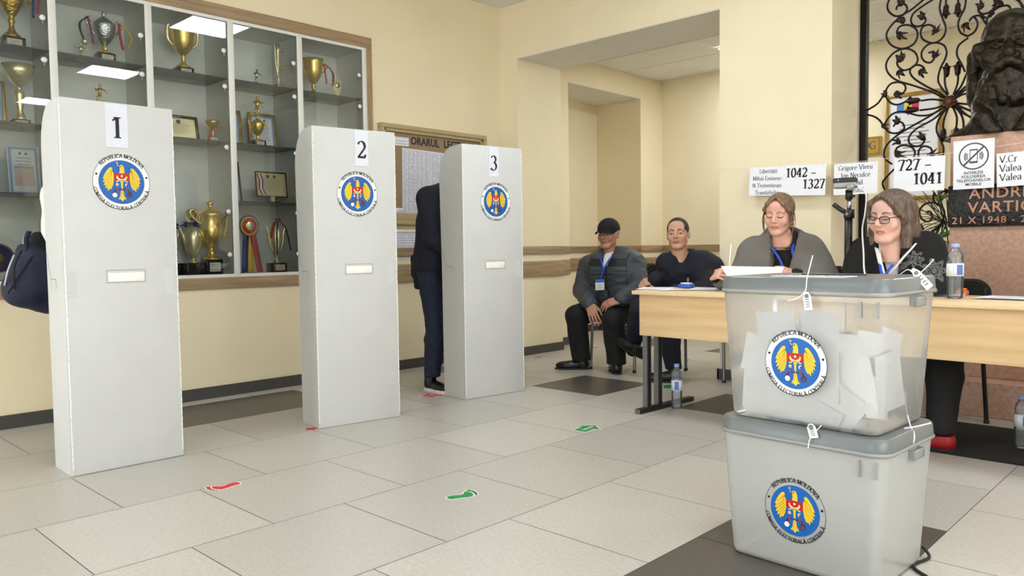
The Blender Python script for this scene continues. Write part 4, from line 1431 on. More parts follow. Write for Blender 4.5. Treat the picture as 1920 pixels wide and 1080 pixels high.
    P([(-0.045, -0.3), (0.045, -0.3), (0.07, -0.5), (0.14, -0.63), (0.07, -0.62), (0, -0.7), (-0.07, -0.62), (-0.14, -0.63), (-0.07, -0.5)], 'emblem_gold', 4)
    for x in (-0.04, 0.04): P([(x * 0.3 - 0.006, -0.34), (x * 0.3 + 0.006, -0.34), (x * 1.4 + 0.006, -0.6), (x * 1.4 - 0.006, -0.6)], 'emblem_gold_line', 5)
    for s in (1, -1):
        for q in ([(0.02, -0.29), (0.17, -0.24), (0.18, -0.27), (0.03, -0.32)], [(0.15, -0.22), (0.2, -0.22), (0.3, -0.38), (0.25, -0.4)]):
            P([(s * x, y) for x, y in q], 'emblem_dark_red', 5)
        P([q[:2] for q in circle(s * 0.17, -0.25, 0.04, 10)], 'emblem_red', 6)
        P([q[:2] for q in circle(s * 0.26, -0.46, 0.1, 20)], 'emblem_dark_red', 5)
    P([q[:2] for q in circle(-0.26, -0.48, 0.085, 20)], 'emblem_white', 6)
    P([q[:2] for q in circle(0.26, -0.48, 0.06, 20)], 'ink_charcoal', 6)


# ================================================================== VOTING BOOTHS
def booth(num, origin, yaw, w, d, H, label, paper, num_off, em_off, em_z):
    """Local frame: x toward the hall (front panel at x = 0), y along the panel, z up."""
    t = thing('voting_booth', label, 'voting booth', origin, yaw, 'white plastic voting booths')
    th = 0.012
    Mf = frame((0, 0, 0), (0, 1, 0), (0, 0, 1))
    f = MB()
    f.box((-th / 2, w / 2, H / 2), (th, w, H), 'booth_white', 0.005)
    # ragged fold seams on both front edges
    rnd = random.Random(num)
    for y in (0.004, w - 0.004):
        z = 0.03
        while z < H - 0.05:
            L_ = rnd.uniform(0.02, 0.05)
            f.box((0.0006, y + rnd.uniform(-0.0008, 0.0008), z + L_ / 2), (0.002, 0.0042, L_), 'booth_edge', 0.0006, seg=1)
            z += L_ + rnd.uniform(0.001, 0.008)
    f.build('front_panel', t)
    for s, y in ((0, 0.0), (1, w - th)):
        b = MB()
        prof = [(-th, 0), (-d, 0), (-d - 0.005, H * 0.5), (-d - 0.02, H - 0.2)] + [(-d - 0.02 + 0.15 * (1 - math.cos(a)), H - 0.2 + 0.193 * math.sin(a)) for a in [PI / 2 * k / 10 for k in range(1, 11)]] + [(-0.03, H - 0.001), (-th, H - 0.001)]
        M = Matrix(((1, 0, 0, 0), (0, 0, -1, y + th), (0, 1, 0, 0), (0, 0, 0, 1)))
        b.prism(prof, 0, th, 'booth_white', M)
        for k in range(18):
            z = 0.06 + k * 0.085
            if z < H - 0.3: b.box((-d + 0.001, y + th / 2, z), (0.004, th * 0.9, 0.014), 'booth_edge')
        if s == 0:      # the interlocking slit of the side panel
            zz = 0.868
            for (x0, z0, x1, z1) in ((-d - 0.005, zz + 0.125, -d + 0.05, zz), (-d + 0.05, zz, -d + 0.125, zz), (-d + 0.05, zz, -d + 0.05, zz - 0.04), (-d + 0.125, zz, -d + 0.125, zz - 0.04)):
                n = Vector((z1 - z0, -(x1 - x0))).normalized() * 0.0016
                b.add([(x0 + n.x, -0.0006, z0 + n.y), (x1 + n.x, -0.0006, z1 + n.y), (x1 - n.x, -0.0006, z1 - n.y), (x0 - n.x, -0.0006, z0 - n.y)], [(0, 1, 2, 3)], 'booth_line')
        b.build('side_panel', t)
    s = MB()
    s.box((-d / 2, w / 2, 0.87), (d - 2 * th, w - 2 * th, th), 'booth_white')
    s.build('shelf', t)
    k = MB()                # recessed hand slot with a folded flap
    cy, cz, sw, sh = w / 2 + 0.01, 0.877, 0.168, 0.056
    for (a, c) in (((0, sh / 2), (sw, 0.003)), ((0, -sh / 2), (sw, 0.002)), ((-sw / 2, 0), (0.002, sh)), ((sw / 2, 0), (0.002, sh))):
        k.box((0.0005, cy + a[0], cz + a[1]), (0.001, c[0], c[1]), 'booth_slot')
    k.box((0.001, cy, cz - 0.004), (0.004, sw - 0.012, sh - 0.016), 'booth_edge', 0.001)
    k.build('slot_flap', t)
    for y in (w * 0.055, w * 0.91):
        k = MB()
        k.box((0.0002, y, cz - 0.03), (0.0006, 0.04, 0.12), 'booth_white')
        k.build('panel_tab', t)
    p = MB()
    pw, ph = paper
    M = Mf @ Matrix.Translation((num_off, H - 0.006 - ph, 0.001))
    p.box((0, ph / 2, 0), (pw, ph, 0.0012), 'paper_blueish', M=M)
    serif(p, str(num), 0.094, 'ink_black', M @ Matrix.Translation((0, ph * 0.5 - 0.055, 0.0011)), 'CENTER', 1.65, 0.6, 0, 1.05)
    p.box((0, 0.012, 0.0012), (0.012, 0.006, 0.0005), 'paper_white', M=M)
    p.build('number_paper', t)
    e = MB()
    emblem(e, Mf @ Matrix.Translation((em_off, em_z, 0)), 0.1235)
    o = e.build('emblem_sticker', t)
    o['label'] = 'round blue and gold eagle emblem with ring of words'
    return t


booth(1, (-3.757, 1.112, 0), math.radians(-1.0), 0.49, 0.25, 1.66, 'voting booth with number 1, nearest and leftmost of the white booths', (0.095, 0.195), 0.236, 0.25, 1.304)
booth(2, (-3.735, 2.345, 0), math.radians(-10.0), 0.505, 0.235, 1.662, 'voting booth with number 2, middle of the three white booths', (0.082, 0.2), 0.292, 0.262, 1.299)
booth(3, (-3.726, 3.44, 0), math.radians(-8.0), 0.495, 0.25, 1.66, 'voting booth with number 3, farthest booth with a dark clad voter behind', (0.078, 0.195), 0.255, 0.268, 1.294)


# ================================================================== BALLOT BOXES
BOXC, BOXYAW = Vector((-0.972, 2.42, 0)), math.radians(-3.0)
BW, BD, BH = 0.535, 0.41, 0.43


def rrect(w, d, r, n=6):
    pts = []
    for cx, cy, a in ((w / 2 - r, d / 2 - r, 0), (-w / 2 + r, d / 2 - r, 90), (-w / 2 + r, -d / 2 + r, 180), (w / 2 - r, -d / 2 + r, 270)):
        for k in range(n + 1):
            t = math.radians(a + 90 * k / n)
            pts.append((cx + r * math.cos(t), cy + r * math.sin(t)))
    return pts


def loft(b, rings, m, cap0=False, cap1=False, smooth=True, M=None):
    n = len(rings[0])
    vs = [p for r in rings for p in r]
    fs = []
    for i in range(len(rings) - 1):
        for k in range(n):
            fs.append((i * n + k, i * n + (k + 1) % n, (i + 1) * n + (k + 1) % n, (i + 1) * n + k))
    b.add(vs, fs, m, smooth, M)
    if cap0: b.add(rings[0], [tuple(reversed(range(n)))], m, False, M)
    if cap1: b.add(rings[-1], [tuple(range(n))], m, False, M)


def ring(w, d, r, z): return [(p[0], p[1], z) for p in rrect(w, d, r)]


def ballot_box(z0, plastic, label, top_label):
    t = thing('ballot_box', label, 'ballot box', (BOXC.x, BOXC.y, z0), BOXYAW, 'stacked plastic ballot boxes')
    w0, d0, w1, d1 = BW * 0.865, BD * 0.85, BW * 0.955, BD * 0.935
    h = BH - 0.03
    b = MB()
    loft(b, [ring(w0 - 0.03, d0 - 0.03, 0.03, 0.0), ring(w0 - 0.006, d0 - 0.006, 0.035, 0.006), ring(w0, d0, 0.035, 0.02), ring(w1, d1, 0.04, h - 0.012), ring(w1, d1, 0.04, h)], plastic, True)
    b.build('body', t)
    l = MB()
    loft(l, [ring(w1, d1, 0.045, h - 0.012), ring(BW * 0.985, BD * 0.985, 0.055, h - 0.009), ring(BW, BD, 0.06, h - 0.006), ring(BW, BD, 0.06, h), ring(BW - 0.01, BD - 0.01, 0.055, h + 0.003)], 'plastic_lip')
    for x in (-0.14, -0.04, 0.045) if False else (0.19, 0.235):
        l.box((x, -d1 / 2 - 0.004, h - 0.045), (0.004, 0.012, 0.045), 'plastic_lip')
    for y in (-0.02, 0.05): l.box((w1 / 2 + 0.008, y, h - 0.028), (0.02, 0.006, 0.026), 'plastic_lip')
    l.box((w1 / 2 + 0.013, 0.015, h - 0.03), (0.012, 0.076, 0.028), 'plastic_lip', 0.004)
    l.build('rim', t)
    d = MB()
    loft(d, [ring(BW - 0.006, BD - 0.006, 0.058, h + 0.002), ring(BW - 0.012, BD - 0.012, 0.055, h + 0.034), ring(BW - 0.022, BD - 0.022, 0.05, h + 0.040), ring(BW - 0.03, BD - 0.03, 0.048, h + 0.0405)], 'lid_grey', False, True)
    if top_label:
        d.box((0, 0.05, h + 0.041), (0.2, 0.028, 0.006), 'black_plastic', 0.002)
    d.build('lid', t)
    if top_label:
        q = MB()
        q.box((0.0, -0.085, h + 0.0412), (0.225, 0.095, 0.0016), 'paper_white')
        serif(q, 'BESV IALOVENI', 0.045, 'ink_black', Matrix.Translation((0.0, -0.108, h + 0.0423)), 'CENTER', 1.9, 0.7, 0.3, 0.52)
        q.build('top_label', t)
    e = MB()
    sl = math.atan2((d1 - d0) / 2, h - 0.02)
    zc = h * 0.465
    yc = -(d0 / 2 + (d1 - d0) / 2 * (zc - 0.02) / (h - 0.02)) - 0.0012
    M = Matrix.Translation((-0.006, yc, zc)) @ Matrix.Rotation(sl, 4, 'X') @ frame((0, 0, 0), (1, 0, 0), (0, 0, 1)) 
    emblem(e, M, 0.096, white=top_label, e=0.0003)
    o = e.build('emblem_sticker', t)
    o['label'] = 'round blue and gold eagle emblem with ring of words'
    return t


ballot_box(0.0, 'plastic_frosted', 'lower empty frosted ballot box standing on the dark floor tile', False)
ZB2 = BH + 0.012
ballot_box(ZB2, 'plastic_clear', 'upper translucent ballot box half full of white ballots, nested in the lid below', True)

# ballots standing and lying inside the upper box
RB = Matrix.Translation((BOXC.x, BOXC.y, ZB2)) @ Matrix.Rotation(BOXYAW, 4, 'Z')
rnd = random.Random(11)
nb = 0


def ballot(x, y, z, w, h, tilt, yaw, roll, fold, label):
    """A folded sheet: two leaves that meet in a soft crease."""
    global nb
    b = MB()
    n = 6
    for s in (0, 1):
        vs = []
        for i in range(n + 1):
            for j in (0, 1):
                u = -w / 2 + w * j
                v = -h / 2 + h * i / n
                bow = fold * (0.5 if s else -0.5) * (1 - (i / n)) + 0.006 * math.sin(PI * i / n) * (1 if s else 0.4)
                vs.append((u, bow, v))
        b.add(vs, [(2 * i, 2 * i + 1, 2 * i + 3, 2 * i + 2) for i in range(n)], 'paper_ballot', True)
    o = b.build('ballot_paper')
    o.matrix_world = RB @ Matrix.Translation((x, y, z)) @ Matrix.Rotation(yaw, 4, 'Z') @ Matrix.Rotation(tilt, 4, 'X') @ Matrix.Rotation(roll, 4, 'Y')
    tag(o, label, 'ballot paper', 'folded ballots inside the upper box')
    nb += 1


R_ = math.radians
front = [   # x, y, z, w, h, tilt, yaw, roll
    (-0.145, -0.118, 0.115, 0.11, 0.19, -6, 6, 4), (-0.085, -0.125, 0.235, 0.125, 0.2, -5, 3, -4), (0.03, -0.105, 0.245, 0.13, 0.19, -7, -4, 8), (0.095, -0.118, 0.195, 0.14, 0.17, -6, 4, 3),
    (0.03, -0.135, 0.15, 0.16, 0.15, -6, 2, 0), (-0.16, -0.125, 0.2, 0.08, 0.12, -6, -3, 12), (0.14, -0.112, 0.13, 0.12, 0.16, -8, 8, -10), (-0.06, -0.128, 0.1, 0.14, 0.14, -8, 2, 8),
    (-0.13, -0.12, 0.06, 0.13, 0.11, -12, 5, 2), (0.02, -0.13, 0.045, 0.19, 0.085, -16, -2, 24), (0.1, -0.125, 0.075, 0.15, 0.11, -12, 3, 36), (-0.03, -0.12, 0.035, 0.16, 0.06, -20, -3, -5),
    (0.15, -0.05, 0.2, 0.1, 0.16, 5, 70, 10), (0.185, 0.02, 0.13, 0.14, 0.17, 4, 82, -6), (0.18, -0.06, 0.09, 0.13, 0.12, 6, 86, 12), (0.165, 0.06, 0.21, 0.1, 0.14, 4, 76, 20)]
for q in front:
    ballot(q[0], q[1] - 0.018 if q[0] < 0.145 else q[1], q[2], q[3], q[4], R_(-0.6 * q[5]), R_(q[6]), R_(q[7]), 0.008, 'white folded ballot paper pressed against a clear wall of the upper ballot box')
for k in range(34):
    z = 0.03 + 0.19 * (k / 34.0)
    ballot(rnd.uniform(-0.11, 0.11), rnd.uniform(-0.07, 0.08), z, rnd.uniform(0.11, 0.15), rnd.uniform(0.14, 0.19), rnd.uniform(-1.3, -0.6), rnd.uniform(-1.5, 1.5), rnd.uniform(-0.5, 0.5), 0.015, 'white folded ballot paper lying in the heap inside the upper ballot box')


# white plastic seals
def seal(label, pts, tagp=None, r=0.0016):
    pts = [(p[0], p[1], p[2] + (0.03 if p[2] > 0.3 else 0)) for p in pts]
    o = thing('security_seal', label, 'seal', RB @ Vector(pts[0]), BOXYAW, 'white plastic seals of the ballot boxes')
    b = MB()
    p0 = Vector(pts[0])
    b.tube(bez([Vector(p) - p0 for p in pts], 6), r, 'seal_white', 6)
    b.build('strap', o)
    if tagp:
        c, ax, up, w, h = tagp
        c = (c[0], c[1], c[2] + (0.03 if c[2] > 0.3 else 0))
        M = frame(Vector(c) - p0, ax, up)
        t = MB()
        t.prism([(-w / 2, -h / 2), (w / 2, -h / 2), (w / 2, h * 0.25), (w * 0.2, h / 2), (-w * 0.2, h / 2), (-w / 2, h * 0.25)], -0.001, 0.001, 'seal_white', M)
        t.build('tag', o)
        u = MB()
        for k in range(4): u.box((0, -h * 0.3 + h * 0.13 * k, 0.0014), (w * 0.5, h * 0.05, 0.0004), 'ink_grey', M=M)
        u.lathe([(w * 0.28, 0.001), (w * 0.28, 0.0016), (w * 0.2, 0.0016)], 'ink_grey', 14, M=M @ Matrix.Translation((0, h * 0.28, 0)))
        u.build('print', o)


zt = BH + 0.0
F_ = -BD / 2
seal('white seal with hanging tag on the front edge of the upper lid', [(0.046, F_ + 0.02, 0.475), (0.042, F_ - 0.006, 0.41), (0.04, F_ - 0.012, 0.375), (0.02, F_ - 0.02, 0.352), (-0.01, F_ - 0.02, 0.344)], ((0.047, F_ - 0.013, 0.345), (1, 0, 0.15), (-0.15, 0, 1), 0.023, 0.052))
seal('thin white seal strap poking up above the left corner of the upper lid', [(-0.222, F_ + 0.02, 0.41), (-0.222, F_ + 0.015, 0.44), (-0.22, F_ + 0.02, 0.51)])
seal('white seal with slanting tag at the right back corner of the upper lid', [(0.2, 0.05, 0.415), (0.23, 0.03, 0.43), (0.25, 0.04, 0.415), (0.272, 0.06, 0.44), (0.285, 0.07, 0.46)], ((0.262, 0.04, 0.405), (0.5, 0.3, 0.5), (-0.6, -0.2, 0.75), 0.022, 0.072))
seal('white seal with short tag on the front edge of the lower lid', [(0.07, F_ + 0.03, 0.012), (0.06, F_ - 0.004, -0.012), (0.052, F_ - 0.008, -0.03), (0.05, F_ - 0.01, -0.052)], ((0.06, F_ - 0.006, -0.0), (1, 0, 0.25), (-0.25, -0.1, 1), 0.026, 0.042))
seal('white seal strap looped at the left end of the lower lid', [(-0.255, -0.03, 0.1), (-0.25, -0.04, 0.05), (-0.24, -0.05, 0.012), (-0.225, -0.06, 0.008), (-0.245, -0.05, 0.006), (-0.262, -0.06, -0.0)], None, 0.002)
seal('white seal strap tied round the right end of the lower lid', [(0.215, 0.06, 0.1), (0.225, 0.04, 0.05), (0.245, 0.02, 0.005), (0.262, 0.0, -0.01), (0.264, -0.01, -0.035), (0.25, -0.01, -0.05)], None, 0.002)
seal('white seal strap end sticking out over the right end of the lower lid', [(0.235, 0.0, 0.0), (0.255, 0.02, 0.004), (0.29, 0.05, 0.016)], None, 0.0022)

b = MB()
b.tube(bez([(-0.745, 2.62, 0.03), (-0.72, 2.6, 0.008), (-0.735, 2.5, 0.006), (-0.65, 2.42, 0.006), (-0.52, 2.3, 0.006), (-0.42, 2.15, 0.006)], 8), 0.005, 'cable_black', 6)
tag(b.build('power_cable'), 'black cable on the floor by the right foot of the ballot boxes', 'cable')


# ================================================================== NOTICE BOARD
def notice_board():
    y0, y1, z0, z1 = 3.80, 4.965, 1.19, 1.995
    t = thing('notice_board', 'tan framed notice board headed with lesson timetable letters on the left wall', 'notice board', (XL, (y0 + y1) / 2, (z0 + z1) / 2))
    off = Vector((-XL, -(y0 + y1) / 2, -(z0 + z1) / 2))
    X1 = XL + 0.055
    b = MB()
    w = 0.035
    for (ya, yb, za, zb) in ((y0, y1, z1 - w, z1), (y0, y1, z0, z0 + w), (y0, y0 + w, z0 + w, z1 - w), (y1 - w, y1, z0 + w, z1 - w)):
        b.span(Vector((XL, ya, za)) + off, Vector((X1, yb, zb)) + off, 'board_frame', 0.004)
    for (ya, yb, za, zb) in ((y0 + w, y1 - w, z1 - w - 0.025, z1 - w), (y0 + w, y1 - w, z0 + w, z0 + w + 0.06), (y0 + w, y0 + w + 0.02, z0 + w, z1 - w), (y1 - w - 0.02, y1 - w, z0 + w, z1 - w)):
        b.span(Vector((XL, ya, za)) + off, Vector((X1 - 0.012, yb, zb)) + off, 'board_frame', 0.003)
    b.build('frame', t)
    c = MB()
    c.span(Vector((XL, y0 + w, z0 + w)) + off, Vector((XL + 0.02, y1 - w, z1 - w)) + off, 'cork_board')
    c.build('panel', t)
    M = frame(Vector((XL + 0.0208, 4.12, 1.852)) + off, (0, 1, 0), (0, 0, 1))
    l = MB()
    l.sans('ORARUL', 0.088, 'letter_navy', M, bold=0.022, sx=0.9, th=0.001)
    l.sans('LECTIILOR', 0.088, 'letter_navy', M @ Matrix.Translation((0.36, 0.002, 0)), bold=0.022, sx=0.92, th=0.001)
    l.build('heading', t)

    def sheet(ya, za, wd, ht, cols, rows, tilt, seed):
        M = frame(Vector((XL + 0.0215, ya, za)) + off, (0, math.cos(tilt), math.sin(tilt)), (0, -math.sin(tilt), math.cos(tilt)))
        s = MB()
        s.box((wd / 2, -ht / 2, 0), (wd, ht, 0.001), 'paper_blueish', M=M)
        r = random.Random(seed)
        m0 = 0.014
        for i in range(cols + 1): s.box((m0 + (wd - 2 * m0) * i / cols, -ht / 2, 0.0009), (0.0016, ht - 2 * m0, 0.0003), 'ink_charcoal', M=M)
        for j in range(rows + 1): s.box((wd / 2, -m0 - (ht - 2 * m0) * j / rows, 0.0009), (wd - 2 * m0, 0.0018, 0.0003), 'ink_charcoal', M=M)
        cw, rh = (wd - 2 * m0) / cols, (ht - 2 * m0) / rows
        for i in range(cols):
            for j in range(rows):
                for k in range(4):
                    ll = cw * r.uniform(0.4, 0.8)
                    s.box((m0 + cw * i + cw * 0.1 + ll / 2, -m0 - rh * (j + 0.18 + 0.2 * k), 0.0009), (ll, rh * 0.055, 0.0003), 'ink_grey', M=M)
        s.build('timetable', t)
    sheet(4.03, 1.815, 0.30, 0.535, 6, 8, R_(-1), 1)
    sheet(4.335, 1.81, 0.30, 0.54, 6, 7, R_(-2), 2)
    s = MB()
    s.span(Vector((XL + 0.02, 3.93, 1.83)) + off, Vector((XL + 0.022, 4.1, 1.9)) + off, 'paper_blueish')
    for k in range(2): s.span(Vector((XL + 0.0222, 3.95, 1.845 + 0.022 * k)) + off, Vector((XL + 0.0225, 4.08, 1.848 + 0.022 * k)) + off, 'ink_grey')
    s.build('note', t)
    s = MB()
    s.span(Vector((XL + 0.02, 3.9, 1.27)) + off, Vector((XL + 0.022, 4.045, 1.325)) + off, 'paper_white')
    s.sans('CLS CDS I', 0.03, 'letter_navy', frame(Vector((XL + 0.0226, 3.91, 1.287)) + off, (0, 1, 0), (0, 0, 1)))
    s.build('name_strip', t)


notice_board()
t = thing('schedule_sheet', 'printed schedule sheet in a holder under the notice board', 'sheet', (XL, 4.05, 1.14))
M = frame((0.004, 0, 0), (0, 1, 0), (0, 0, 1))
b = MB(); b.box((0, 0.0, 0.006), (0.28, 0.022, 0.012), 'laminate_grey', 0.002, M); b.build('holder', t)
b = MB()
b.box((-0.003, -0.118, 0.001), (0.262, 0.228, 0.001), 'paper_blueish', M=M)
for k in range(9):
    for c in range(3): b.box((-0.09 + 0.078 * c, -0.035 - 0.022 * k, 0.0018), (0.06, 0.003, 0.0003), 'ink_grey', M=M)
for c in range(4): b.box((-0.128 + 0.08 * c, -0.13, 0.0018), (0.001, 0.18, 0.0003), 'ink_grey', M=M)
b.build('sheet', t)


# ================================================================== FLOOR STICKERS
def sticker(name, label, cat, loc, rot, shapes, group=None):
    t = MB()
    M = Matrix.Translation(loc) @ Matrix.Rotation(rot, 4, 'Z')
    for (pts, m, lv) in shapes:
        P3 = [Vector((p[0], p[1], 0.0006 + 0.0004 * lv)) for p in pts]
        tr = []
        for f in tessellate_polygon([P3]):
            q = (P3[f[1]] - P3[f[0]]).cross(P3[f[2]] - P3[f[0]])
            tr.append(tuple(f) if q.z > 0 else tuple(reversed(f)))
        t.add(P3, tr, m)
    o = t.build(name)
    o.matrix_world = M
    tag(o, label, cat, group)
    return o


def grow(pts, g):
    c = Vector((sum(p[0] for p in pts) / len(pts), sum(p[1] for p in pts) / len(pts)))
    out = []
    for p in pts:
        v = Vector(p[:2]) - c
        out.append(tuple(c + v * (1 + g / max(0.01, v.length))))
    return out


def foot(loc, rot, m, label, mir=1):
    sole = [q[:2] for q in bez([(0.012, -0.062, 0), (0.03, -0.05, 0), (0.028, -0.022, 0), (0.012, 0.002, 0), (0.014, 0.02, 0), (0.03, 0.036, 0), (0.024, 0.05, 0), (-0.004, 0.05, 0), (-0.03, 0.034, 0), (-0.034, 0.012, 0), (-0.022, -0.012, 0), (-0.014, -0.036, 0), (-0.008, -0.056, 0), (0.012, -0.062, 0)], 4)][:-1]
    sole = [(mir * p[0], p[1]) for p in sole]
    toes = [(0.031, 0.062, 0.0105), (0.012, 0.066, 0.0075), (-0.004, 0.064, 0.0068), (-0.019, 0.058, 0.0062), (-0.032, 0.048, 0.0056)]
    sh = []
    n = len(sole)
    out = []
    for i in range(n):
        d = Vector(sole[(i + 1) % n]) - Vector(sole[i - 1])
        nn = Vector((d.y, -d.x)).normalized() * (0.006 if mir > 0 else -0.006)
        out.append(tuple(Vector(sole[i]) + nn))
    sh.append((out, 'sticker_edge', 0))
    for (x, y, r) in toes: sh.append(([q[:2] for q in circle(mir * x, y, r + 0.0055, 14)], 'sticker_edge', 0.3))
    sh.append((sole, m, 1))
    for (x, y, r) in toes: sh.append(([q[:2] for q in circle(mir * x, y, r, 14)], m, 1.3))
    sticker('floor_footprint', label, 'floor sticker', loc, rot, sh)


def arrow(loc, rot, m, label, text=None, k=1.0, flip=False):
    head = [(0.13, 0.0), (0.01, 0.115), (0.01, -0.115)]
    tail = [(0.015, 0.06), (-0.13, 0.06), (-0.13, -0.06), (0.015, -0.06)]
    sh = [(grow(head, 0.018), 'sticker_edge', 0), (grow(tail, 0.012), 'sticker_edge', 0), (head, m, 1), (tail, m, 1)]
    o = sticker('floor_arrow', label, 'floor sticker', loc, rot, [([(p[0] * k, p[1] * k) for p in s[0]], s[1], s[2]) for s in sh])
    if text:
        b = MB()
        b.sans(text, 0.062 * k, 'sticker_edge', Matrix.Rotation(PI if flip else 0, 4, 'Z') @ Matrix.Translation((0.0, -0.02 * k, 0.0016)), 'CENTER', 0.02)
        b.build('lettering', o)


foot((-3.113, 1.50, 0), R_(172), 'sticker_red', 'red footprint sticker on the pale tiles in front of booth one')
foot((-2.274, 2.07, 0), R_(-3), 'sticker_green', 'green footprint sticker on the pale tiles', -1)
arrow((-2.625, 3.32, 0), R_(98), 'sticker_green', 'green arrow sticker lettered in white near the desk leg', 'Intrare', 0.64)
arrow((-4.02, 3.41, 0), R_(-112), 'sticker_red', 'red arrow sticker at the feet of the voter behind booth three', 'Ieșire', 0.68, True)
arrow((-2.99, 4.70, 0), R_(120), 'sticker_green', 'small green arrow sticker behind the bottle under the desk', None, 0.6)
arrow((-4.70, 5.23, 0), R_(-100), 'sticker_red', 'small red sticker on the floor by the far left corner', None, 0.35)
arrow((-4.74, 6.07, 0), R_(-120), 'sticker_red', 'small red arrow sticker on the corridor floor behind the seated man in the cap', None, 0.5)
arrow((-3.77, 2.325, 0), R_(-95), 'sticker_red', 'red sticker peeping out under the corner of booth two', None, 0.4)
arrow(tuple(W(1288, 675, z=0)), R_(110), 'sticker_green', 'tiny green sticker on the corridor floor between chair legs', None, 0.35)


# ================================================================== DESKS
ZT = 0.724


def desk(label, x0, x1, yl, yr, depth, zpan, legs, in0=0.022, in1=0.022):
    """Desk with a front modesty panel; yl and yr are the front edge at both ends."""
    w = x1 - x0
    yaw = math.atan2(yr - yl, w)
    L_ = math.hypot(w, yr - yl)
    t = thing('desk', label, 'desk', (x0, yl, 0), yaw, 'maple desks of the registration row')
    b = MB(); b.span((0, 0, ZT - 0.022), (L_, depth, ZT), 'desk_edge', 0.002); b.build('top', t)
    b = MB(); b.span((in0, 0.045, zpan), (L_ - in1, 0.063, ZT - 0.022), 'desk_maple', 0.001)
    b.ball((0.03, 0.043, 0.53), 0.006, 'chrome', 6)
    b.build('modesty_panel', t)
    for x in legs:
        b = MB()
        b.span((x - 0.02, -0.02, 0.0), (x + 0.02, depth - 0.02, 0.028), 'black_plastic', 0.003)
        b.span((x - 0.018, -0.024, 0.004), (x + 0.018, -0.019, 0.026), 'steel_grey')
        for y in (0.075, 0.185):
            b.box((x, y, (0.02 + zpan + 0.25) / 2), (0.036, 0.036, zpan + 0.23), 'black_plastic', 0.004)
            b.box((x, y - 0.0195, (0.028 + zpan + 0.2) / 2), (0.03, 0.004, zpan + 0.17), 'steel_grey')
            b.box((x - 0.0195, y - 0.004, (0.028 + zpan + 0.2) / 2), (0.004, 0.024, zpan + 0.17), 'steel_grey')
        b.build('leg', t)
    return t


desk('left maple desk in front of the two seated women, its end leg near the bottle', -2.682, -1.44, 3.82, 3.765, 0.56, 0.458, (0.055, 1.19), in1=0.001)
desk('right maple desk behind the ballot boxes, reaching the right edge of the photo', -1.436, 0.1, 3.762, 3.64, 0.56, 0.466, (0.06, 1.47), in0=0.001)

b = MB()
b.span((-1.5, 3.98, 0), (0.3, 4.72, 0.008), 'rubber_mat')
tag(b.build('floor_mat'), 'black mat on the floor under the right desk', 'mat')


def paper(name, label, c, w, d, rot, m='paper_white', z=ZT, lines=5, cat='paper', curl=0.0, h=0.0016):
    b = MB()
    n = 5
    for s in (0, 1):
        vs = []
        for i in range(n + 1):
            for j in (0, 1): vs.append((-w / 2 + w * i / n, -d / 2 + d * j, 0.0006 + s * h + curl * (i / n) ** 2))
        b.add(vs, [(2 * i, 2 * i + 2, 2 * i + 3, 2 * i + 1) if s else (2 * i, 2 * i + 1, 2 * i + 3, 2 * i + 2) for i in range(n)], m, True)
    vs = []
    for q in range(lines): b.box((0, -d * 0.35 + d * 0.7 * q / max(1, lines - 1), h + 0.001 + curl * 0.25), (w * 0.7, 0.003, 0.0003), 'ink_grey')
    o = b.build(name, None, (c[0], c[1], z), rot)
    tag(o, label, cat)
    return o


for k, (px, py, w, d, r, lab) in enumerate((
        (1230, 541, 0.2, 0.28, 0.4, 'white paper lying at the left end of the left desk'),
        (1262, 544, 0.14, 0.2, -0.5, 'white paper half under the blue stamp pad'),
        (1325, 543, 0.2, 0.28, 0.2, 'white paper on the left desk beside the ballot box lid'))):
    p = W(px, py, z=ZT)
    paper('paper_sheet', lab, (p.x, min(p.y, 4.2)), w, d, r, z=ZT + 0.001 * k)
for px, py, lab, w, d, r in ((1895, 559, 'white sheets stacked on the right desk near the photo edge', 0.3, 0.22, -0.1), (1752, 553, 'thin papers on the right desk beside the bottle', 0.2, 0.14, 0.2)):
    p = W(px, py, z=ZT + 0.004)
    paper('paper_sheet', lab, (p.x + 0.03, p.y), w, d, r, h=0.006)
p = W(1895, 560, z=ZT)
t = thing('stamp_pad', 'blue stamp pad with a cream top on the left desk', 'stamp pad', (W(1287, 541, z=ZT).x, W(1287, 541, z=ZT).y, ZT + 0.0035))
b = MB(); b.box((0, 0, 0.012), (0.085, 0.06, 0.024), 'stamp_blue', 0.006); b.build('case', t)
b = MB(); b.box((-0.005, 0.01, 0.0275), (0.06, 0.04, 0.009), 'cup_plate', 0.002); b.build('lid', t)
o = t.children[1]; o['label'] = 'cream top'
q = W(1802, 556, z=ZT)
t = thing('stamp', 'small orange and black stamp behind the water bottle on the right desk', 'stamp', (q.x - 0.02, q.y + 0.1, ZT))
b = MB(); b.box((0, 0, 0.012), (0.05, 0.05, 0.024), 'stamp_orange', 0.006); b.build('body', t)
b = MB(); b.lathe([(0.022, 0.024), (0.02, 0.034), (0.008, 0.036), (0, 0.036)], 'stamp_orange', 16); b.build('handle', t)


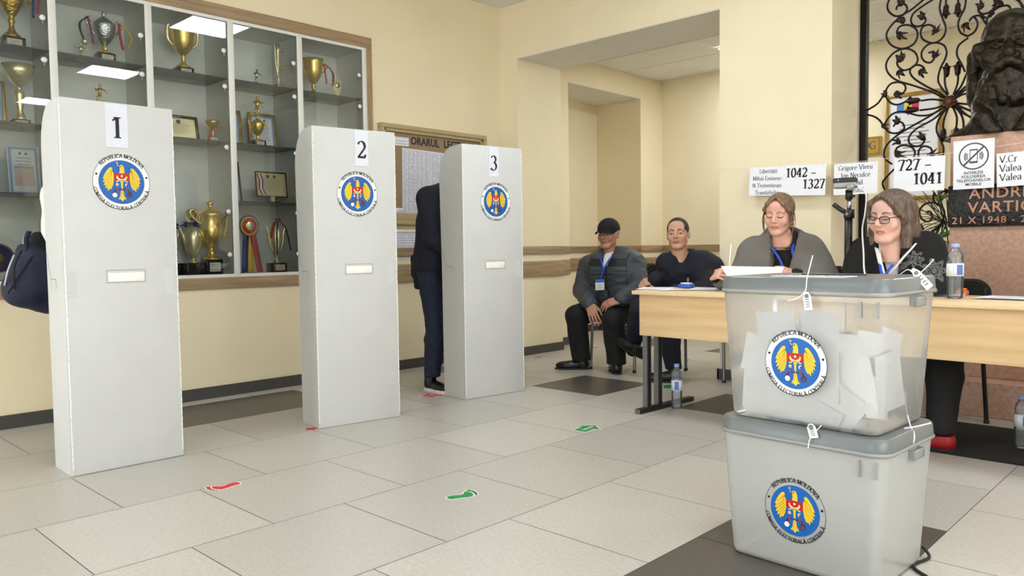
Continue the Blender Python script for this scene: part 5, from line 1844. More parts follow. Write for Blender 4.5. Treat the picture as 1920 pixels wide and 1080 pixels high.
# ================================================================== WATER BOTTLES
def bottle(loc, H, label, rot=0.0, group='plastic water bottles', fat=1.0):
    t = thing('water_bottle', label, 'bottle', loc, rot, group)
    s = H / 0.31
    prof = [(0.026, 0.004), (0.032, 0.0), (0.036, 0.008), (0.0365, 0.04), (0.034, 0.06), (0.0365, 0.08), (0.0365, 0.2), (0.034, 0.215), (0.036, 0.23), (0.03, 0.258), (0.018, 0.277), (0.0135, 0.285), (0.0135, 0.29)]
    b = MB(); b.lathe([(r * s * fat, z * s) for r, z in prof], 'bottle_plastic', 28, ripple=0); b.build('body', t)
    s2, s = s, s * fat
    c = MB(); c.lathe([(0.0175 * s, 0.287 * s2), (0.018 * s, 0.29 * s2), (0.0172 * s, 0.308 * s2), (0.0, 0.31 * s2)], 'cap_blue', 24, ripple=24, rip=0.03); c.build('cap', t)
    l = MB(); l.lathe([(0.0372 * s, 0.125 * s2), (0.0372 * s, 0.197 * s2)], 'label_white', 28)
    for k in range(5): l.add([(0.0376 * s * math.cos(a), 0.0376 * s * math.sin(a), (0.132 + 0.058 * u) * s2) for u in (0, 1) for a in [PI * 1.5 + 0.15 + 0.16 * k, PI * 1.5 + 0.15 + 0.16 * (k + 1)]], [(0, 1, 3, 2)], 'label_blue')
    for k in range(3): l.add([(0.0376 * s * math.cos(a), 0.0376 * s * math.sin(a), (0.15 + 0.012 * k + 0.005 * u) * s2) for u in (0, 1) for a in [PI * 1.5 - 0.75, PI * 1.5 - 0.2]], [(0, 1, 3, 2)], 'label_blue')
    l.build('label_wrap', t)


bottle((-2.545, 4.09, 0.0), 0.272, 'small clear water bottle standing on the floor by the desk leg')
p = W(1790, 560, z=ZT)
bottle((p.x, p.y, ZT + 0.003), 0.25, 'clear water bottle with blue cap on the right desk', 0.3, fat=1.18)
bottle((-0.80, 4.3, 0.009), 0.25, 'dim water bottle on the black mat under the right desk', 0.2)


# ================================================================== WIRE OF NOTICES
def wire_z(x):
    pts = [(-2.83, 1.53), (-2.3, 1.512), (-1.88, 1.502), (-1.69, 1.507), (-1.33, 1.508), (-0.96, 1.532), (-0.5, 1.57)]
    for (a, za), (c, zc) in zip(pts, pts[1:]):
        if a <= x <= c: return za + (zc - za) * (x - a) / (c - a)
    return 1.57


YW = 5.13
b = MB()
xs = [-2.83 + 0.0833 * k for k in range(28)]
b.tube([(-2.868, YF - 0.001, 1.535)] + [(x, YW, wire_z(x)) for x in xs] + [(0.08, 5.2, 1.62)], 0.0014, 'cable_white', 5)
tag(b.build('wire'), 'thin pale string stretched from the pillar to the right, carrying paper notices', 'string')


def notice(label, c0, c1, c2, c3, draw, yoff=0.0):
    """Paper pinned on the string; corners as seen, top left, top right, bottom right, bottom left."""
    P = [W(*c, y=YW - 0.004 - yoff) for c in (c0, c1, c2, c3)]
    o = P[3]
    xa = ((P[2] - P[3]) + (P[1] - P[0])).normalized()
    w = ((P[2] - P[3]).length + (P[1] - P[0]).length) / 2
    h = ((P[0] - P[3]).length + (P[1] - P[2]).length) / 2
    ya = Vector((-xa.z, 0, xa.x))
    t = MB()
    M = frame((0, 0, 0), xa, ya)
    t.box((w / 2, h / 2, -0.0005), (w, h, 0.0008), 'paper_white', M=M)
    for x in (0.06, 0.94): t.box((w * x, h - 0.012, 0.0005), (0.006, 0.02, 0.002), 'cable_white', M=M)
    ob = t.build('paper_notice', None, o)
    tag(ob, label, 'notice', 'paper notices on the string')
    q = MB()
    draw(q, M @ Matrix.Translation((0, 0, 0.0006)), w, h)
    q.build('print', ob)


def lines(ls, size, x=0.5, top=0.8, gap=0.235, align='CENTER', thick=1.6):
    def f(q, M, w, h):
        for k, s in enumerate(ls): serif(q, s, size, 'ink_charcoal' if thick < 1.9 else 'ink_black', M @ Matrix.Translation((w * x, h * (top - gap * k), 0)), align, thick, 0.7)
    return f


notice('street list notice beginning with Libertății, leftmost on the string', (1407, 314), (1482, 312), (1482, 366), (1404, 367), lines(['Libertății', 'Mihai Eminescu', 'N Testemițeanu', 'Trandafirilor'], 0.027, 0.46, 0.79, 0.25))


def d1(q, M, w, h):
    serif(q, '1042 -', 0.06, 'ink_black', M @ Matrix.Translation((w * 0.09, h * 0.6, 0)), 'LEFT', 2.0, 0.8)
    serif(q, '1327', 0.06, 'ink_black', M @ Matrix.Translation((w * 0.99, h * 0.22, 0)), 'RIGHT', 2.0, 0.8)


def d2(q, M, w, h):
    serif(q, '727 -', 0.066, 'ink_black', M @ Matrix.Translation((w * 0.08, h * 0.62, 0)), 'LEFT', 2.0, 0.8)
    serif(q, '1041', 0.066, 'ink_black', M @ Matrix.Translation((w * 0.97, h * 0.2, 0)), 'RIGHT', 2.0, 0.8)


notice('number range notice reading 1042 - 1327 above the woman in the striped shawl', (1464, 311), (1548, 307), (1546, 366), (1464, 367), d1, 0.003)
notice('street list notice beginning with Grigore Vieru behind the webcam', (1566, 308), (1647, 302), (1646, 362), (1563, 366), lines(['Grigore Vieru', 'Ion Neculce', 'Mihail', 'Tolstoi'], 0.030, 0.5, 0.78, 0.24))
notice('number range notice reading 727 - 1041 above the woman with glasses', (1676, 297), (1772, 291), (1770, 356), (1675, 360), d2)


def d3(q, M, w, h):
    k = 'ink_charcoal'
    cx, cy, R = w * 0.5, h * 0.665, w * 0.37
    n = 48
    for i in range(n):
        a0, a1 = 2 * PI * i / n, 2 * PI * (i + 1) / n
        q.poly([(cx + r * math.cos(a), cy + r * math.sin(a), 0) for r, a in ((R * 0.9, a0), (R, a0), (R, a1), (R * 0.9, a1))], k, M)
    hw, hh = R * 0.27, R * 0.52
    q.poly([(cx - hw, cy - hh, 0.0002), (cx + hw, cy - hh, 0.0002), (cx + hw, cy + hh, 0.0002), (cx - hw, cy + hh, 0.0002)], k, M)
    q.poly([(cx - hw * 0.82, cy - hh * 0.72, 0.0004), (cx + hw * 0.82, cy - hh * 0.72, 0.0004), (cx + hw * 0.82, cy + hh * 0.8, 0.0004), (cx - hw * 0.82, cy + hh * 0.8, 0.0004)], 'paper_white', M)
    for s in (0, 180):
        for rr in (0.42, 0.54, 0.66):
            for i in range(8):
                a0, a1 = math.radians(s - 38 + 9.5 * i), math.radians(s - 38 + 9.5 * (i + 1))
                sc = 0.75
                q.poly([(cx + (0.13 if s == 0 else -0.13) * R + r * R * sc * math.cos(a), cy + r * R * sc * math.sin(a), 0.0002) for r, a in ((rr - 0.045, a0), (rr + 0.03, a0), (rr + 0.03, a1), (rr - 0.045, a1))], k, M)
    dx = R * 0.68
    t = R * 0.045
    q.poly([(cx - dx - t, cy - dx + t, 0.0006), (cx - dx + t, cy - dx - t, 0.0006), (cx + dx + t, cy + dx - t, 0.0006), (cx + dx - t, cy + dx + t, 0.0006)], k, M)
    for i, s in enumerate(('INTERZIS', 'FOLOSIREA', 'TELEFOANELOR', 'MOBILE')):
        q.sans(s, 0.0225, k, M @ Matrix.Translation((w * 0.5, h * (0.30 - 0.078 * i), 0.0002)), 'CENTER', 0.02, 1.08)


notice('no mobile phones notice with crossed out phone sign on the pedestal', (1790, 264), (1867, 258), (1864, 350), (1787, 356), d3, 0.006)
notice('street list notice beginning with V.Cr cut by the right edge of the photo', (1872, 285), (1962, 279), (1960, 341), (1869, 351), lines(['V.Cr', 'Valea', 'Valea Tr'], 0.037, 0.06, 0.72, 0.27, 'LEFT'))


# ================================================================== WROUGHT IRON GRILLE, BUST, PLANT AND THE WALL BEHIND
YG = 5.72


def GA(x, y): return W(1540 + x / 5.047, y / 5.047, y=YG)
def GB(x, y): return W(1540 + x / 5.047, 180 + y / 5.047, y=YG)


def grille():
    fx0, fx1 = W(1607, 300, y=YG).x, W(1625, 300, y=YG).x
    t = thing('iron_grille', 'black wrought iron grille of scrolls and bell flowers filling the doorway', 'grille', (fx0, YG, 0))
    o = Vector((-fx0, -YG, 0))
    f = MB()
    f.span(Vector((fx0, YG - 0.03, 0)) + o, Vector((fx1, YG + 0.03, 2.975)) + o, 'iron', 0.004)
    f.span(Vector((0.03, YG - 0.03, 0)) + o, Vector((0.09, YG + 0.03, 2.975)) + o, 'iron', 0.004)
    f.span(Vector((fx1, YG - 0.025, 2.93)) + o, Vector((0.03, YG + 0.025, 2.975)) + o, 'iron', 0.004)
    f.span(Vector((fx1, YG - 0.025, 0.1)) + o, Vector((0.03, YG + 0.025, 0.145)) + o, 'iron', 0.004)
    f.build('frame', t)
    A = [
        [(1010, -40), (860, 85), (780, 135), (690, 210), (632, 285), (616, 345), (650, 415), (720, 455), (800, 455), (880, 410), (912, 330), (892, 272), (840, 242), (790, 236), (738, 255), (715, 305), (735, 345)],
        [(1080, -20), (940, 70), (870, 130), (848, 190), (865, 235), (910, 250), (960, 235), (988, 190), (970, 150)],
        [(655, -30), (625, 50), (640, 110), (700, 152), (770, 140), (812, 90), (800, 50), (765, 28), (722, 55), (708, 95)],
        [(1140, -30), (1120, 80), (1150, 180), (1178, 260), (1160, 340), (1100, 395), (1030, 405), (960, 370), (940, 310), (960, 255), (1020, 235), (1070, 260), (1080, 300), (1045, 330)],
        [(1372, -30), (1355, 80), (1310, 170), (1295, 240), (1320, 310), (1390, 345)],
        [(1180, -30), (1180, 65)], [(1295, -30), (1295, 50)],
        [(790, 510), (738, 540), (716, 595), (740, 642), (790, 665), (860, 638), (900, 600), (912, 550), (880, 490), (800, 460), (700, 490), (632, 560), (612, 630), (640, 700), (720, 762), (880, 812), (1050, 872), (1180, 940)],
        [(985, 680), (965, 636), (920, 615), (870, 626), (840, 664), (848, 705), (890, 752), (1000, 820), (1110, 875), (1185, 925)],
        [(1015, 500), (1050, 495), (1072, 535), (1040, 588), (985, 585), (950, 540), (955, 480), (1010, 422), (1090, 405), (1160, 430), (1186, 490), (1170, 560), (1125, 650), (1105, 740), (1120, 800), (1190, 900)],
        [(1390, 358), (1300, 430), (1284, 520), (1330, 610), (1360, 680)],
        [(1200, 895), (1172, 800), (1168, 720)], [(1250, 895), (1288, 790), (1295, 705)],
        [(1250, 900), (1320, 820), (1360, 730), (1400, 640)], [(1265, 915), (1340, 840), (1420, 780)], [(1270, 930), (1350, 890), (1460, 885), (1560, 860)],
        [(700, 885), (760, 890), (796, 845), (785, 800), (735, 778), (660, 792), (614, 850), (615, 920), (660, 975), (720, 990), (790, 965), (850, 915)],
        [(420, 1050), (520, 990), (570, 930), (600, 880)],
        [(1380, 345), (1450, 300), (1480, 220), (1440, 160), (1400, 200)],
        [(1640, -20), (1650, 60), (1600, 160)], [(1490, 110), (1560, 170), (1640, 120)], [(1860, -20), (1900, 60), (1930, 130)], [(1430, 160), (1500, 150), (1560, 230)],
    ]
    B = [
        [(420, 175), (500, 195), (560, 240), (590, 300)],
        [(1160, 45), (1050, 32), (940, 45)], [(1160, 80), (1080, 115), (930, 135)],
        [(680, 290), (720, 245), (770, 258), (782, 310), (720, 350), (650, 345), (610, 310), (606, 255), (660, 180), (740, 148), (820, 160), (930, 186), (1050, 170), (1165, 95)],
        [(1170, 100), (1000, 205), (850, 290), (720, 370), (622, 460), (592, 540), (610, 600), (670, 645)],
        [(985, 400), (952, 460), (890, 476), (838, 450), (830, 390), (900, 310), (1060, 220), (1185, 110)],
        [(740, 590), (700, 545), (718, 490), (780, 466), (850, 482), (885, 530), (872, 590)],
        [(1000, 560), (1045, 530), (1030, 490), (970, 475), (925, 510), (918, 575)],
        [(1190, 110), (1112, 220), (1090, 320), (1130, 420), (1156, 490), (1150, 580)],
        [(1200, 115), (1162, 220), (1152, 310)], [(1245, 105), (1282, 200), (1276, 310)], [(1262, 95), (1330, 190), (1345, 300), (1310, 390)],
        [(1275, 65), (1360, 76), (1450, 75)], [(1275, 78), (1390, 132), (1480, 160)], [(1270, 88), (1385, 185), (1460, 230)],
        [(690, 690), (605, 780), (580, 830), (610, 900), (680, 960)], [(800, 900), (830, 980), (900, 1010)], [(1070, 910), (1060, 980), (1110, 1040)],
    ]
    for conv, curves in ((GA, A), (GB, B)):
        for c in curves:
            s = MB()
            pts = bez([conv(*p) + o for p in c], 6)
            s.tube(pts, 0.0068, 'iron', 7)
            s.build('scroll', t)
    xm = GA(1220, 965).x                    # the right half repeats the left one about the rosette
    for conv, curves, pick in ((GA, A, (0, 1, 2, 7, 8, 16)), (GB, B, (3, 4, 5, 6, 7))):
        for i in pick:
            s = MB()
            s.tube(bez([Vector((2 * xm - p.x, p.y, p.z)) + o for p in (conv(*q) for q in curves[i])], 6), 0.0068, 'iron', 7)
            s.build('scroll', t)
    # lower mirrored scrolls, mostly behind the people
    for dz in (1.05,):
        for c in A[7:10]:
            s = MB()
            s.tube(bez([Vector((p.x, p.y, p.z - dz)) + o for p in (GA(*q) for q in c)], 6), 0.0068, 'iron', 7)
            s.build('scroll', t)

    def leaf(conv, x, y, ang, s=1.0):
        """A hammered acanthus leaf: three curled lobes on a stalk."""
        b = MB()
        s *= 0.78
        p = conv(x, y) + o
        ca, sa = math.cos(math.radians(ang)), math.sin(math.radians(ang))
        for k, (da, ln) in enumerate(((-34, 0.062), (0, 0.082), (34, 0.062))):
            a = math.radians(ang + da)
            q = [p, p + Vector((math.cos(a) * ln * 0.5 * s, -0.012, math.sin(a) * ln * 0.5 * s)), p + Vector((math.cos(a + 0.35) * ln * s, 0.004, math.sin(a + 0.35) * ln * s))]
            b.tube(bez(q, 4), lambda u: 0.0145 * s * math.sin(PI * min(0.96, 0.18 + 0.8 * u)) + 0.002, 'iron_leaf', 7, flat=0.5)
        b.build('leaf', t)
    for q in ((GA, 745, 60, 60), (GA, 740, 300, -70, 1.2), (GA, 770, 225, 100), (GA, 950, 190, 80), (GA, 1060, 310, 30), (GA, 735, 590, 60, 1.2), (GA, 760, 660, -120), (GA, 955, 650, -100), (GA, 1060, 545, 40),
              (GA, 715, 860, -80), (GA, 1390, 215, -130), (GA, 1500, 90, 70), (GA, 1720, 40, 160), (GB, 715, 270, 80), (GB, 720, 520, -60, 1.2), (GB, 740, 455, 130), (GB, 955, 420, 90), (GB, 1030, 540, -20), (GB, 1210, 910, 170), (GB, 590, 260, -70, 0.8), (GA, 600, 920, 80, 0.8)):
        leaf(*q)

    def bell(conv, x, y, up):
        p = conv(x, y) + o
        b = MB()
        M = Matrix.Translation(p) @ Matrix.Rotation(up, 4, 'Y')
        b.lathe([(0.004, -0.045), (0.009, -0.04), (0.016, -0.028), (0.018, 0.0), (0.02, 0.016), (0.03, 0.024), (0.014, 0.026), (0.005, 0.05), (0, 0.05)], 'iron_leaf', 12, M=M, ripple=4, rip=0.12)
        b.build('bell_flower', t)
    for q in ((GA, 1180, 105, PI), (GA, 1293, 88, PI), (GA, 1185, 668, 0), (GA, 1290, 655, 0), (GB, 870, 45, -PI / 2), (GB, 855, 132, -PI / 2), (GB, 1154, 362, PI), (GB, 1275, 355, PI)):
        bell(*q)
    r = MB()
    c = GA(1220, 965) + o
    M = frame(c + Vector((0, -0.012, 0)), (1, 0, 0), (0, 0, 1))
    r.lathe([(0.042, -0.01), (0.042, 0.0), (0.03, 0.008), (0.02, 0.012), (0.012, 0.02), (0, 0.022)], 'copper_old', 20, M=M, ripple=10, rip=0.08)
    for k in range(10): r.ball((0.035 * math.cos(k * PI / 5), 0.035 * math.sin(k * PI / 5), 0.006), 0.009, 'copper_old', 6, M=M)
    r.build('rosette', t)


grille()

# pictures on the corridor back wall
YB = YC - 0.002


def wall_frame(name, label, cat, tl, br, m, inner, bw, extra=None):
    a, c = W(*tl, y=YB), W(*br, y=YB)
    w, h = c.x - a.x, a.z - c.z
    t = thing(name, label, cat, ((a.x + c.x) / 2, YB, (a.z + c.z) / 2))
    b = MB()
    if bw:
        for s in (-1, 1):
            b.box((s * (w / 2 - bw / 2), -0.012, 0), (bw, 0.024, h), m, 0.004)
            b.box((0, -0.012, s * (h / 2 - bw / 2)), (w - 2 * bw, 0.024, bw), m, 0.004)
        b.build('frame', t)
        b = MB()
    b.box((0, -0.006, 0), (w - 2 * bw, 0.012, h - 2 * bw), inner)
    if extra: extra(b, w, h)
    b.build('sheet' if bw else 'plate', t)


def flagpage(b, w, h):
    for k, m in enumerate(('flag_blue', 'flag_yellow', 'flag_red')): b.box((-w * 0.1 + w * 0.13 * (k - 1), -0.0125, h * 0.36), (w * 0.125, 0.001, h * 0.09), m)
    for k in range(16): b.box((random.uniform(-0.02, 0.02), -0.0125, h * (0.2 - 0.035 * k)), (w * random.uniform(0.35, 0.6), 0.001, 0.008), 'ink_grey')
    b.box((0, -0.0122, -h * 0.25), (w * 0.6, 0.001, h * 0.2), 'cert_art')


def og(b, w, h):
    for z in (0.42, -0.42): b.box((0, -0.0125, h * z), (w * 0.9, 0.001, 0.006), 'ink_charcoal')
    b.box((w * 0.44, -0.0125, 0), (0.006, 0.001, h * 0.84), 'ink_charcoal')
    serif(b, 'OG', 0.075, 'ink_charcoal', frame((w * 0.08, -0.0128, -0.03), (1, 0, 0), (0, 0, 1)), 'CENTER', 1.7, 0.7)


wall_frame('framed_document', 'gold framed document with a small tricolour seen through the iron grille', 'framed document', (1661, 180), (1767, 372), 'picture_gold', 'paper_white', 0.035, flagpage)
wall_frame('room_sign', 'small brass door sign ending in OG beside the grille frame', 'sign', (1602, 260), (1652, 290), None, 'brass_sign', 0.0, og)
wall_frame('room_sign', 'plain brass sign on the corridor wall left of the bust shoulder', 'sign', (1784, 243), (1822, 276), None, 'brass_sign', 0.0)

# ------------------------------------------------------------------ pedestal and plaque
PX0, PX1, PY0, PY1 = -1.358, -0.72, 5.215, 5.66
t = thing('stone_pedestal', 'pink granite pedestal with stepped foot carrying the bronze bust', 'pedestal', ((PX0 + PX1) / 2, (PY0 + PY1) / 2, 0))
o = Vector((-(PX0 + PX1) / 2, -(PY0 + PY1) / 2, 0))
b = MB(); b.span(Vector((PX0, PY0, 0.42)) + o, Vector((PX1, PY1, 1.612)) + o, 'granite_pink', 0.006); b.build('shaft', t)
b = MB(); b.span(Vector((PX0 - 0.06, PY0 - 0.1, 0.2)) + o, Vector((PX1 + 0.06, PY1 + 0.02, 0.42)) + o, 'granite_pink', 0.006); b.build('upper_step', t)
b = MB(); b.span(Vector((PX0 - 0.14, PY0 - 0.25, 0.0)) + o, Vector((PX1 + 0.14, PY1 + 0.03, 0.2)) + o, 'granite_pink', 0.006); b.build('lower_step', t)
p = MB()
p.span(Vector((PX0 - 0.004, PY0 - 0.022, 1.075)) + o, Vector((PX1 + 0.004, PY0 - 0.001, 1.318)) + o, 'plaque_black', 0.004)
pq = p.build('plaque', t)
pq['label'] = 'black stone plaque with bronze letters'
M = frame(Vector(((PX0 + PX1) / 2, PY0 - 0.0225, 0)) + o, (1, 0, 0), (0, 0, 1))
for word, size, x, z, bold, sx in (('ANDREI', 0.088, -0.21, 1.238, 0.012, 1.0), ('VARTIC', 0.088, -0.215, 1.156, 0.012, 1.0), ('21 X 1948 - 2009', 0.056, -0.3, 1.093, 0.004, 1.08)):
    L = MB()
    L.sans(word, size, 'letter_bronze', M @ Matrix.Translation((x, z, 0)), 'LEFT', bold, sx, 0.003, 1.1)
    L.build('lettering', pq)



# ================================================================== PEOPLE
def head_clay(h=0.0026, brow=1.0, nose=1.0, cheek=1.0, jaw=1.0, neck=0.056, lid=0.0, down=False, lo=None, hi=None, mouth=True, eyes=True, age=0.0):
    """Adult head, face toward -Y, centre between the ears, chin near z = -0.113."""
    c = Clay(lo or (-0.13, -0.15, -0.21), hi or (0.13, 0.15, 0.14), h)
    c.ell((0, 0.015, 0.035), (0.076, 0.096, 0.084), 0.0)
    c.ell((0, -0.026, -0.02), (0.066, 0.066, 0.085), 0.02)
    for s in (-1, 1):
        c.cone((s * 0.05, 0.0, -0.05), 0.018, (s * 0.02 * jaw, -0.06, -0.094), 0.018 * jaw, 0.02)
        c.ell((s * 0.04, -0.062, -0.022), (0.025 * cheek, 0.021, 0.026 * cheek), 0.018)
    c.ell((0, -0.068, -0.094), (0.024 * jaw, 0.022, 0.02), 0.014)
    c.cone((-0.044, -0.074, 0.028), 0.012 * brow, (0.044, -0.074, 0.028), 0.012 * brow, 0.014)
    c.ell((0, -0.06, 0.06), (0.056, 0.03, 0.035), 0.02)
    if eyes:
        for s in (-1, 1): c.ell((s * 0.032, -0.094, 0.009), (0.018, 0.018, 0.0125), 0.012, True)
    c.cone((0, -0.086, 0.018), 0.0075, (0, -0.109 * 1.0 - 0.004 * (nose - 1), -0.021), 0.0118 * nose, 0.009)
    for s in (-1, 1): c.ell((s * 0.0125 * nose, -0.098, -0.026), (0.0085 * nose, 0.01, 0.0075), 0.006)
    if eyes:
        for s in (-1, 1):
            c.ell((s * 0.032, -0.0765, 0.006), (0.0165, 0.0135, 0.0125), 0.004)
            if not down:
                c.path([(s * 0.0185, -0.088, 0.007), (s * 0.031, -0.0925, 0.0098), (s * 0.046, -0.083, 0.0058)], 0.0042, 0.003)
                c.path([(s * 0.0185, -0.088, 0.004), (s * 0.031, -0.0895, -0.0015), (s * 0.046, -0.083, 0.004)], 0.003, 0.003)
            else:
                c.ell((s * 0.032, -0.0785, 0.006), (0.0155, 0.0135, 0.0115), 0.003)
    if mouth:
        c.path([(-0.026, -0.077, -0.0565), (-0.009, -0.0885, -0.0525), (0, -0.0885, -0.0535), (0.009, -0.0885, -0.0525), (0.026, -0.077, -0.0565)], [0.003, 0.0048, 0.0045, 0.0048, 0.003], 0.007)
        c.path([(-0.024, -0.077, -0.059), (0, -0.087, -0.063), (0.024, -0.077, -0.059)], [0.003, 0.0054, 0.003], 0.007)
        c.path([(-0.029, -0.081, -0.0578), (0, -0.095, -0.0575), (0.029, -0.081, -0.0578)], 0.0018, 0.003, True)
    if age:
        for s in (-1, 1):
            c.path([(s * 0.017, -0.102, -0.026), (s * 0.03, -0.089, -0.045), (s * 0.036, -0.079, -0.066)], 0.003 * age, 0.006, True)
            c.path([(s * 0.019, -0.094, -0.006), (s * 0.034, -0.092, -0.0125), (s * 0.048, -0.084, -0.008)], 0.002 * age, 0.005, True)
            c.path([(s * 0.004, -0.096, 0.026), (s * 0.006, -0.093, 0.04)], 0.0015 * age, 0.004, True)
    for s in (-1, 1):
        c.ell((s * 0.077, 0.014, -0.004), (0.009, 0.017, 0.031), 0.006, rot=Matrix.Rotation(s * -0.35, 4, 'Z'))
        c.ell((s * 0.086, 0.008, -0.002), (0.006, 0.009, 0.018), 0.004, True)
    c.cone((0, 0.012, -0.07), neck, (0, 0.03, -0.21), neck * 1.08, 0.02)
    return c


def skin_pick(h=1.0):
    def f(C):
        x, y, z = C[:, 0], C[:, 1], C[:, 2]
        return ((np.abs(x) < 0.0245 - 0.8 * np.abs(z + 0.058)) & (z < -0.0505) & (z > -0.0665) & (y < -0.075)).astype(int)
    return f


def face_parts(body, M, lip_brow='brow_dark', look=(0, 0), down=False, brow_r=0.0042, brow_z=0.031):
    """Eyes and eyebrows as children of the body."""
    for s in (-1, 1):
        e = MB()
        if not down:
            c = Vector((s * 0.032, -0.0805, 0.006))
            e.ball(c, 0.0122, 'eye_white', 10, M)
            d = Vector((look[0], -1, look[1])).normalized()
            F = frame(c + d * 0.0108, d.orthogonal(), d.cross(d.orthogonal()))
            F = frame(c + d * 0.0103, Vector((1, 0, 0)) - d * d.x, Vector((0, 0, 1)) - d * d.z)
            e.lathe([(0.008, -0.0015), (0.008, 0.0012), (0, 0.0024)], 'eye_iris', 14, M=M @ F)
            e.build('eye', body)
        else:
            e.tube([M @ Vector(p) for p in bez([(s * 0.018, -0.0885, 0.0035), (s * 0.032, -0.0935, -0.0022), (s * 0.047, -0.0855, 0.002)], 5)], 0.0017, 'brow_dark', 6)
            e.build('eyelash', body)
        b = MB()
        b.tube([M @ Vector(p) for p in bez([(s * 0.014, -0.0885, brow_z - 0.004), (s * 0.032, -0.0905, brow_z + 0.002), (s * 0.052, -0.077, brow_z - 0.004)], 5)], lambda t: brow_r * (1 - 0.55 * t), lip_brow, 6, flat=0.6)
        b.build('eyebrow', body)


def hand_mesh(curl=(0.5, 0.55, 0.6, 0.7), spread=0.09, thumb=0.35, mirror=1, h=0.0026, scale=1.0, thumb_in=0.5):
    """Right hand (mirror = 1): wrist at the origin, fingers along +X, palm down (-Z), thumb on +Y."""
    c = Clay((-0.09, -0.085, -0.1), (0.22, 0.1, 0.06), h)
    c.cone((-0.015, 0, 0), 0.0235, (0.0, 0, 0), 0.0255, 0.01, sq=(1, 1, 0.8))
    c.rbox(None, (0.047, 0.04, 0.0135), 0.013, Matrix.Translation((0.05, 0, 0)), 0.012)
    c.ell((0.03, 0.026, -0.008), (0.032, 0.018, 0.015), 0.012)
    lens = ((0.042, 0.026, 0.021), (0.046, 0.029, 0.022), (0.043, 0.027, 0.021), (0.034, 0.021, 0.018))
    for i, y in enumerate((0.031, 0.0105, -0.0105, -0.031)):
        a = 0.0
        p = Vector((0.09 - 0.004 * abs(i - 1), y, 0.0))
        sp = spread * (1.4 - i) * 0.8
        r = 0.0092 if i < 3 else 0.008
        c.cone(Vector((0.05, y * 0.8, 0)), 0.0095, p, r * 1.08, 0.008)
        for j, ln in enumerate(lens[i]):
            a += curl[i] * (0.75 if j == 0 else 1.0)
            q = p + Vector((math.cos(a) * math.cos(sp), math.cos(a) * math.sin(sp), -math.sin(a))) * ln
            c.cone(p, r, q, r * 0.9, 0.0016)
            p, r = q, r * 0.9
    p0, p1 = Vector((0.012, 0.026, -0.008)), Vector((0.045, 0.026 + 0.035 * (1 - thumb_in), -0.012 - 0.02 * thumb_in))
    d1 = Vector((0.85, 0.45 - thumb, -0.25)).normalized()
    d2 = Vector((0.95, 0.05 - thumb, -0.3)).normalized()
    c.cone(p0, 0.0135, p1, 0.0115, 0.008)
    c.cone(p1, 0.0112, p1 + d1 * 0.032, 0.0098, 0.002)
    c.cone(p1 + d1 * 0.032, 0.0098, p1 + d1 * 0.032 + d2 * 0.026, 0.0082, 0.002)
    V, Q = c.mesh()
    V = relax(V, Q, 1, 0.4) * scale
    if mirror < 0:
        V = V * np.array([1, -1, 1])
        Q = Q[:, ::-1]
    return V, Q


def hand_at(wrist, direction, back, **kw):
    """Place a hand: fingers point along direction, the back of the hand faces back."""
    V, Q = hand_mesh(**kw)
    x = Vector(direction).normalized()
    z = Vector(back)
    z = (z - x * z.dot(x)).normalized()
    y = z.cross(x)
    w = Vector(wrist)
    M = Matrix(((x.x, y.x, z.x, w.x), (x.y, y.y, z.y, w.y), (x.z, y.z, z.z, w.z), (0, 0, 0, 1)))
    return xf(V, M), Q


def V3(p): return Vector(p)


class Body:
    """Joint positions of one person and the soft shapes grown round them."""

    def __init__(self, **j): self.__dict__.update({k: (Vector(v) if not isinstance(v, (int, float)) else v) for k, v in j.items()})

    def grow(self, c, off=0.0, legs=True, arms=True, torso=True, k=0.035, sleeve=1.0, bulk=0.0, wide=1.0, mass=1.0):
        m = mass
        if torso:
            ax = (self.shr - self.shl).normalized()
            for s in (-0.5, 0.5): c.cone(self.pelvis + ax * 0.13 * s * m, 0.125 * m + off + bulk, self.chest + ax * 0.15 * s * m, 0.118 * m + off + bulk, k)
            c.cone(self.chest + ax * -0.08, 0.115 * m + off, self.chest + ax * 0.08, 0.115 * m + off, k)
            c.cone(self.shl + (self.neck - self.shl) * 0.12, 0.058 + off, self.neck, 0.056 + off, k)
            c.cone(self.shr + (self.neck - self.shr) * 0.12, 0.058 + off, self.neck, 0.056 + off, k)
            c.cone(self.chest, 0.11 + off, self.neck, 0.06 + off, k)
        if arms:
            for a, e, w in ((self.shl, self.ell, self.wrl), (self.shr, self.elr, self.wrr)):
                c.cone(a, 0.056 * wide + off, e, 0.043 * wide + off, k)
                c.cone(e, 0.043 * wide + off, e + (w - e) * sleeve, 0.03 * wide + off * 0.9, k * 0.6)
        if legs:
            ax = (self.shr - self.shl).normalized()
            for s, kn, an in ((-1, self.knl, self.anl), (1, self.knr, self.anr)):
                hp = self.pelvis + ax * 0.09 * s - Vector((0, 0, 0.03))
                c.cone(hp, 0.086 + off, kn, 0.058 + off, k)
                c.cone(kn, 0.056 + off, kn + (an - kn) * 0.35, 0.055 + off, 0.02)
                c.cone(kn + (an - kn) * 0.35, 0.055 + off, an, 0.036 + off, 0.02)
        return c

    def box(self, pad=0.2):
        P = [v for v in self.__dict__.values() if isinstance(v, Vector)]
        lo = [min(p[i] for p in P) - pad for i in range(3)]
        hi = [max(p[i] for p in P) + pad for i in range(3)]
        return lo, hi


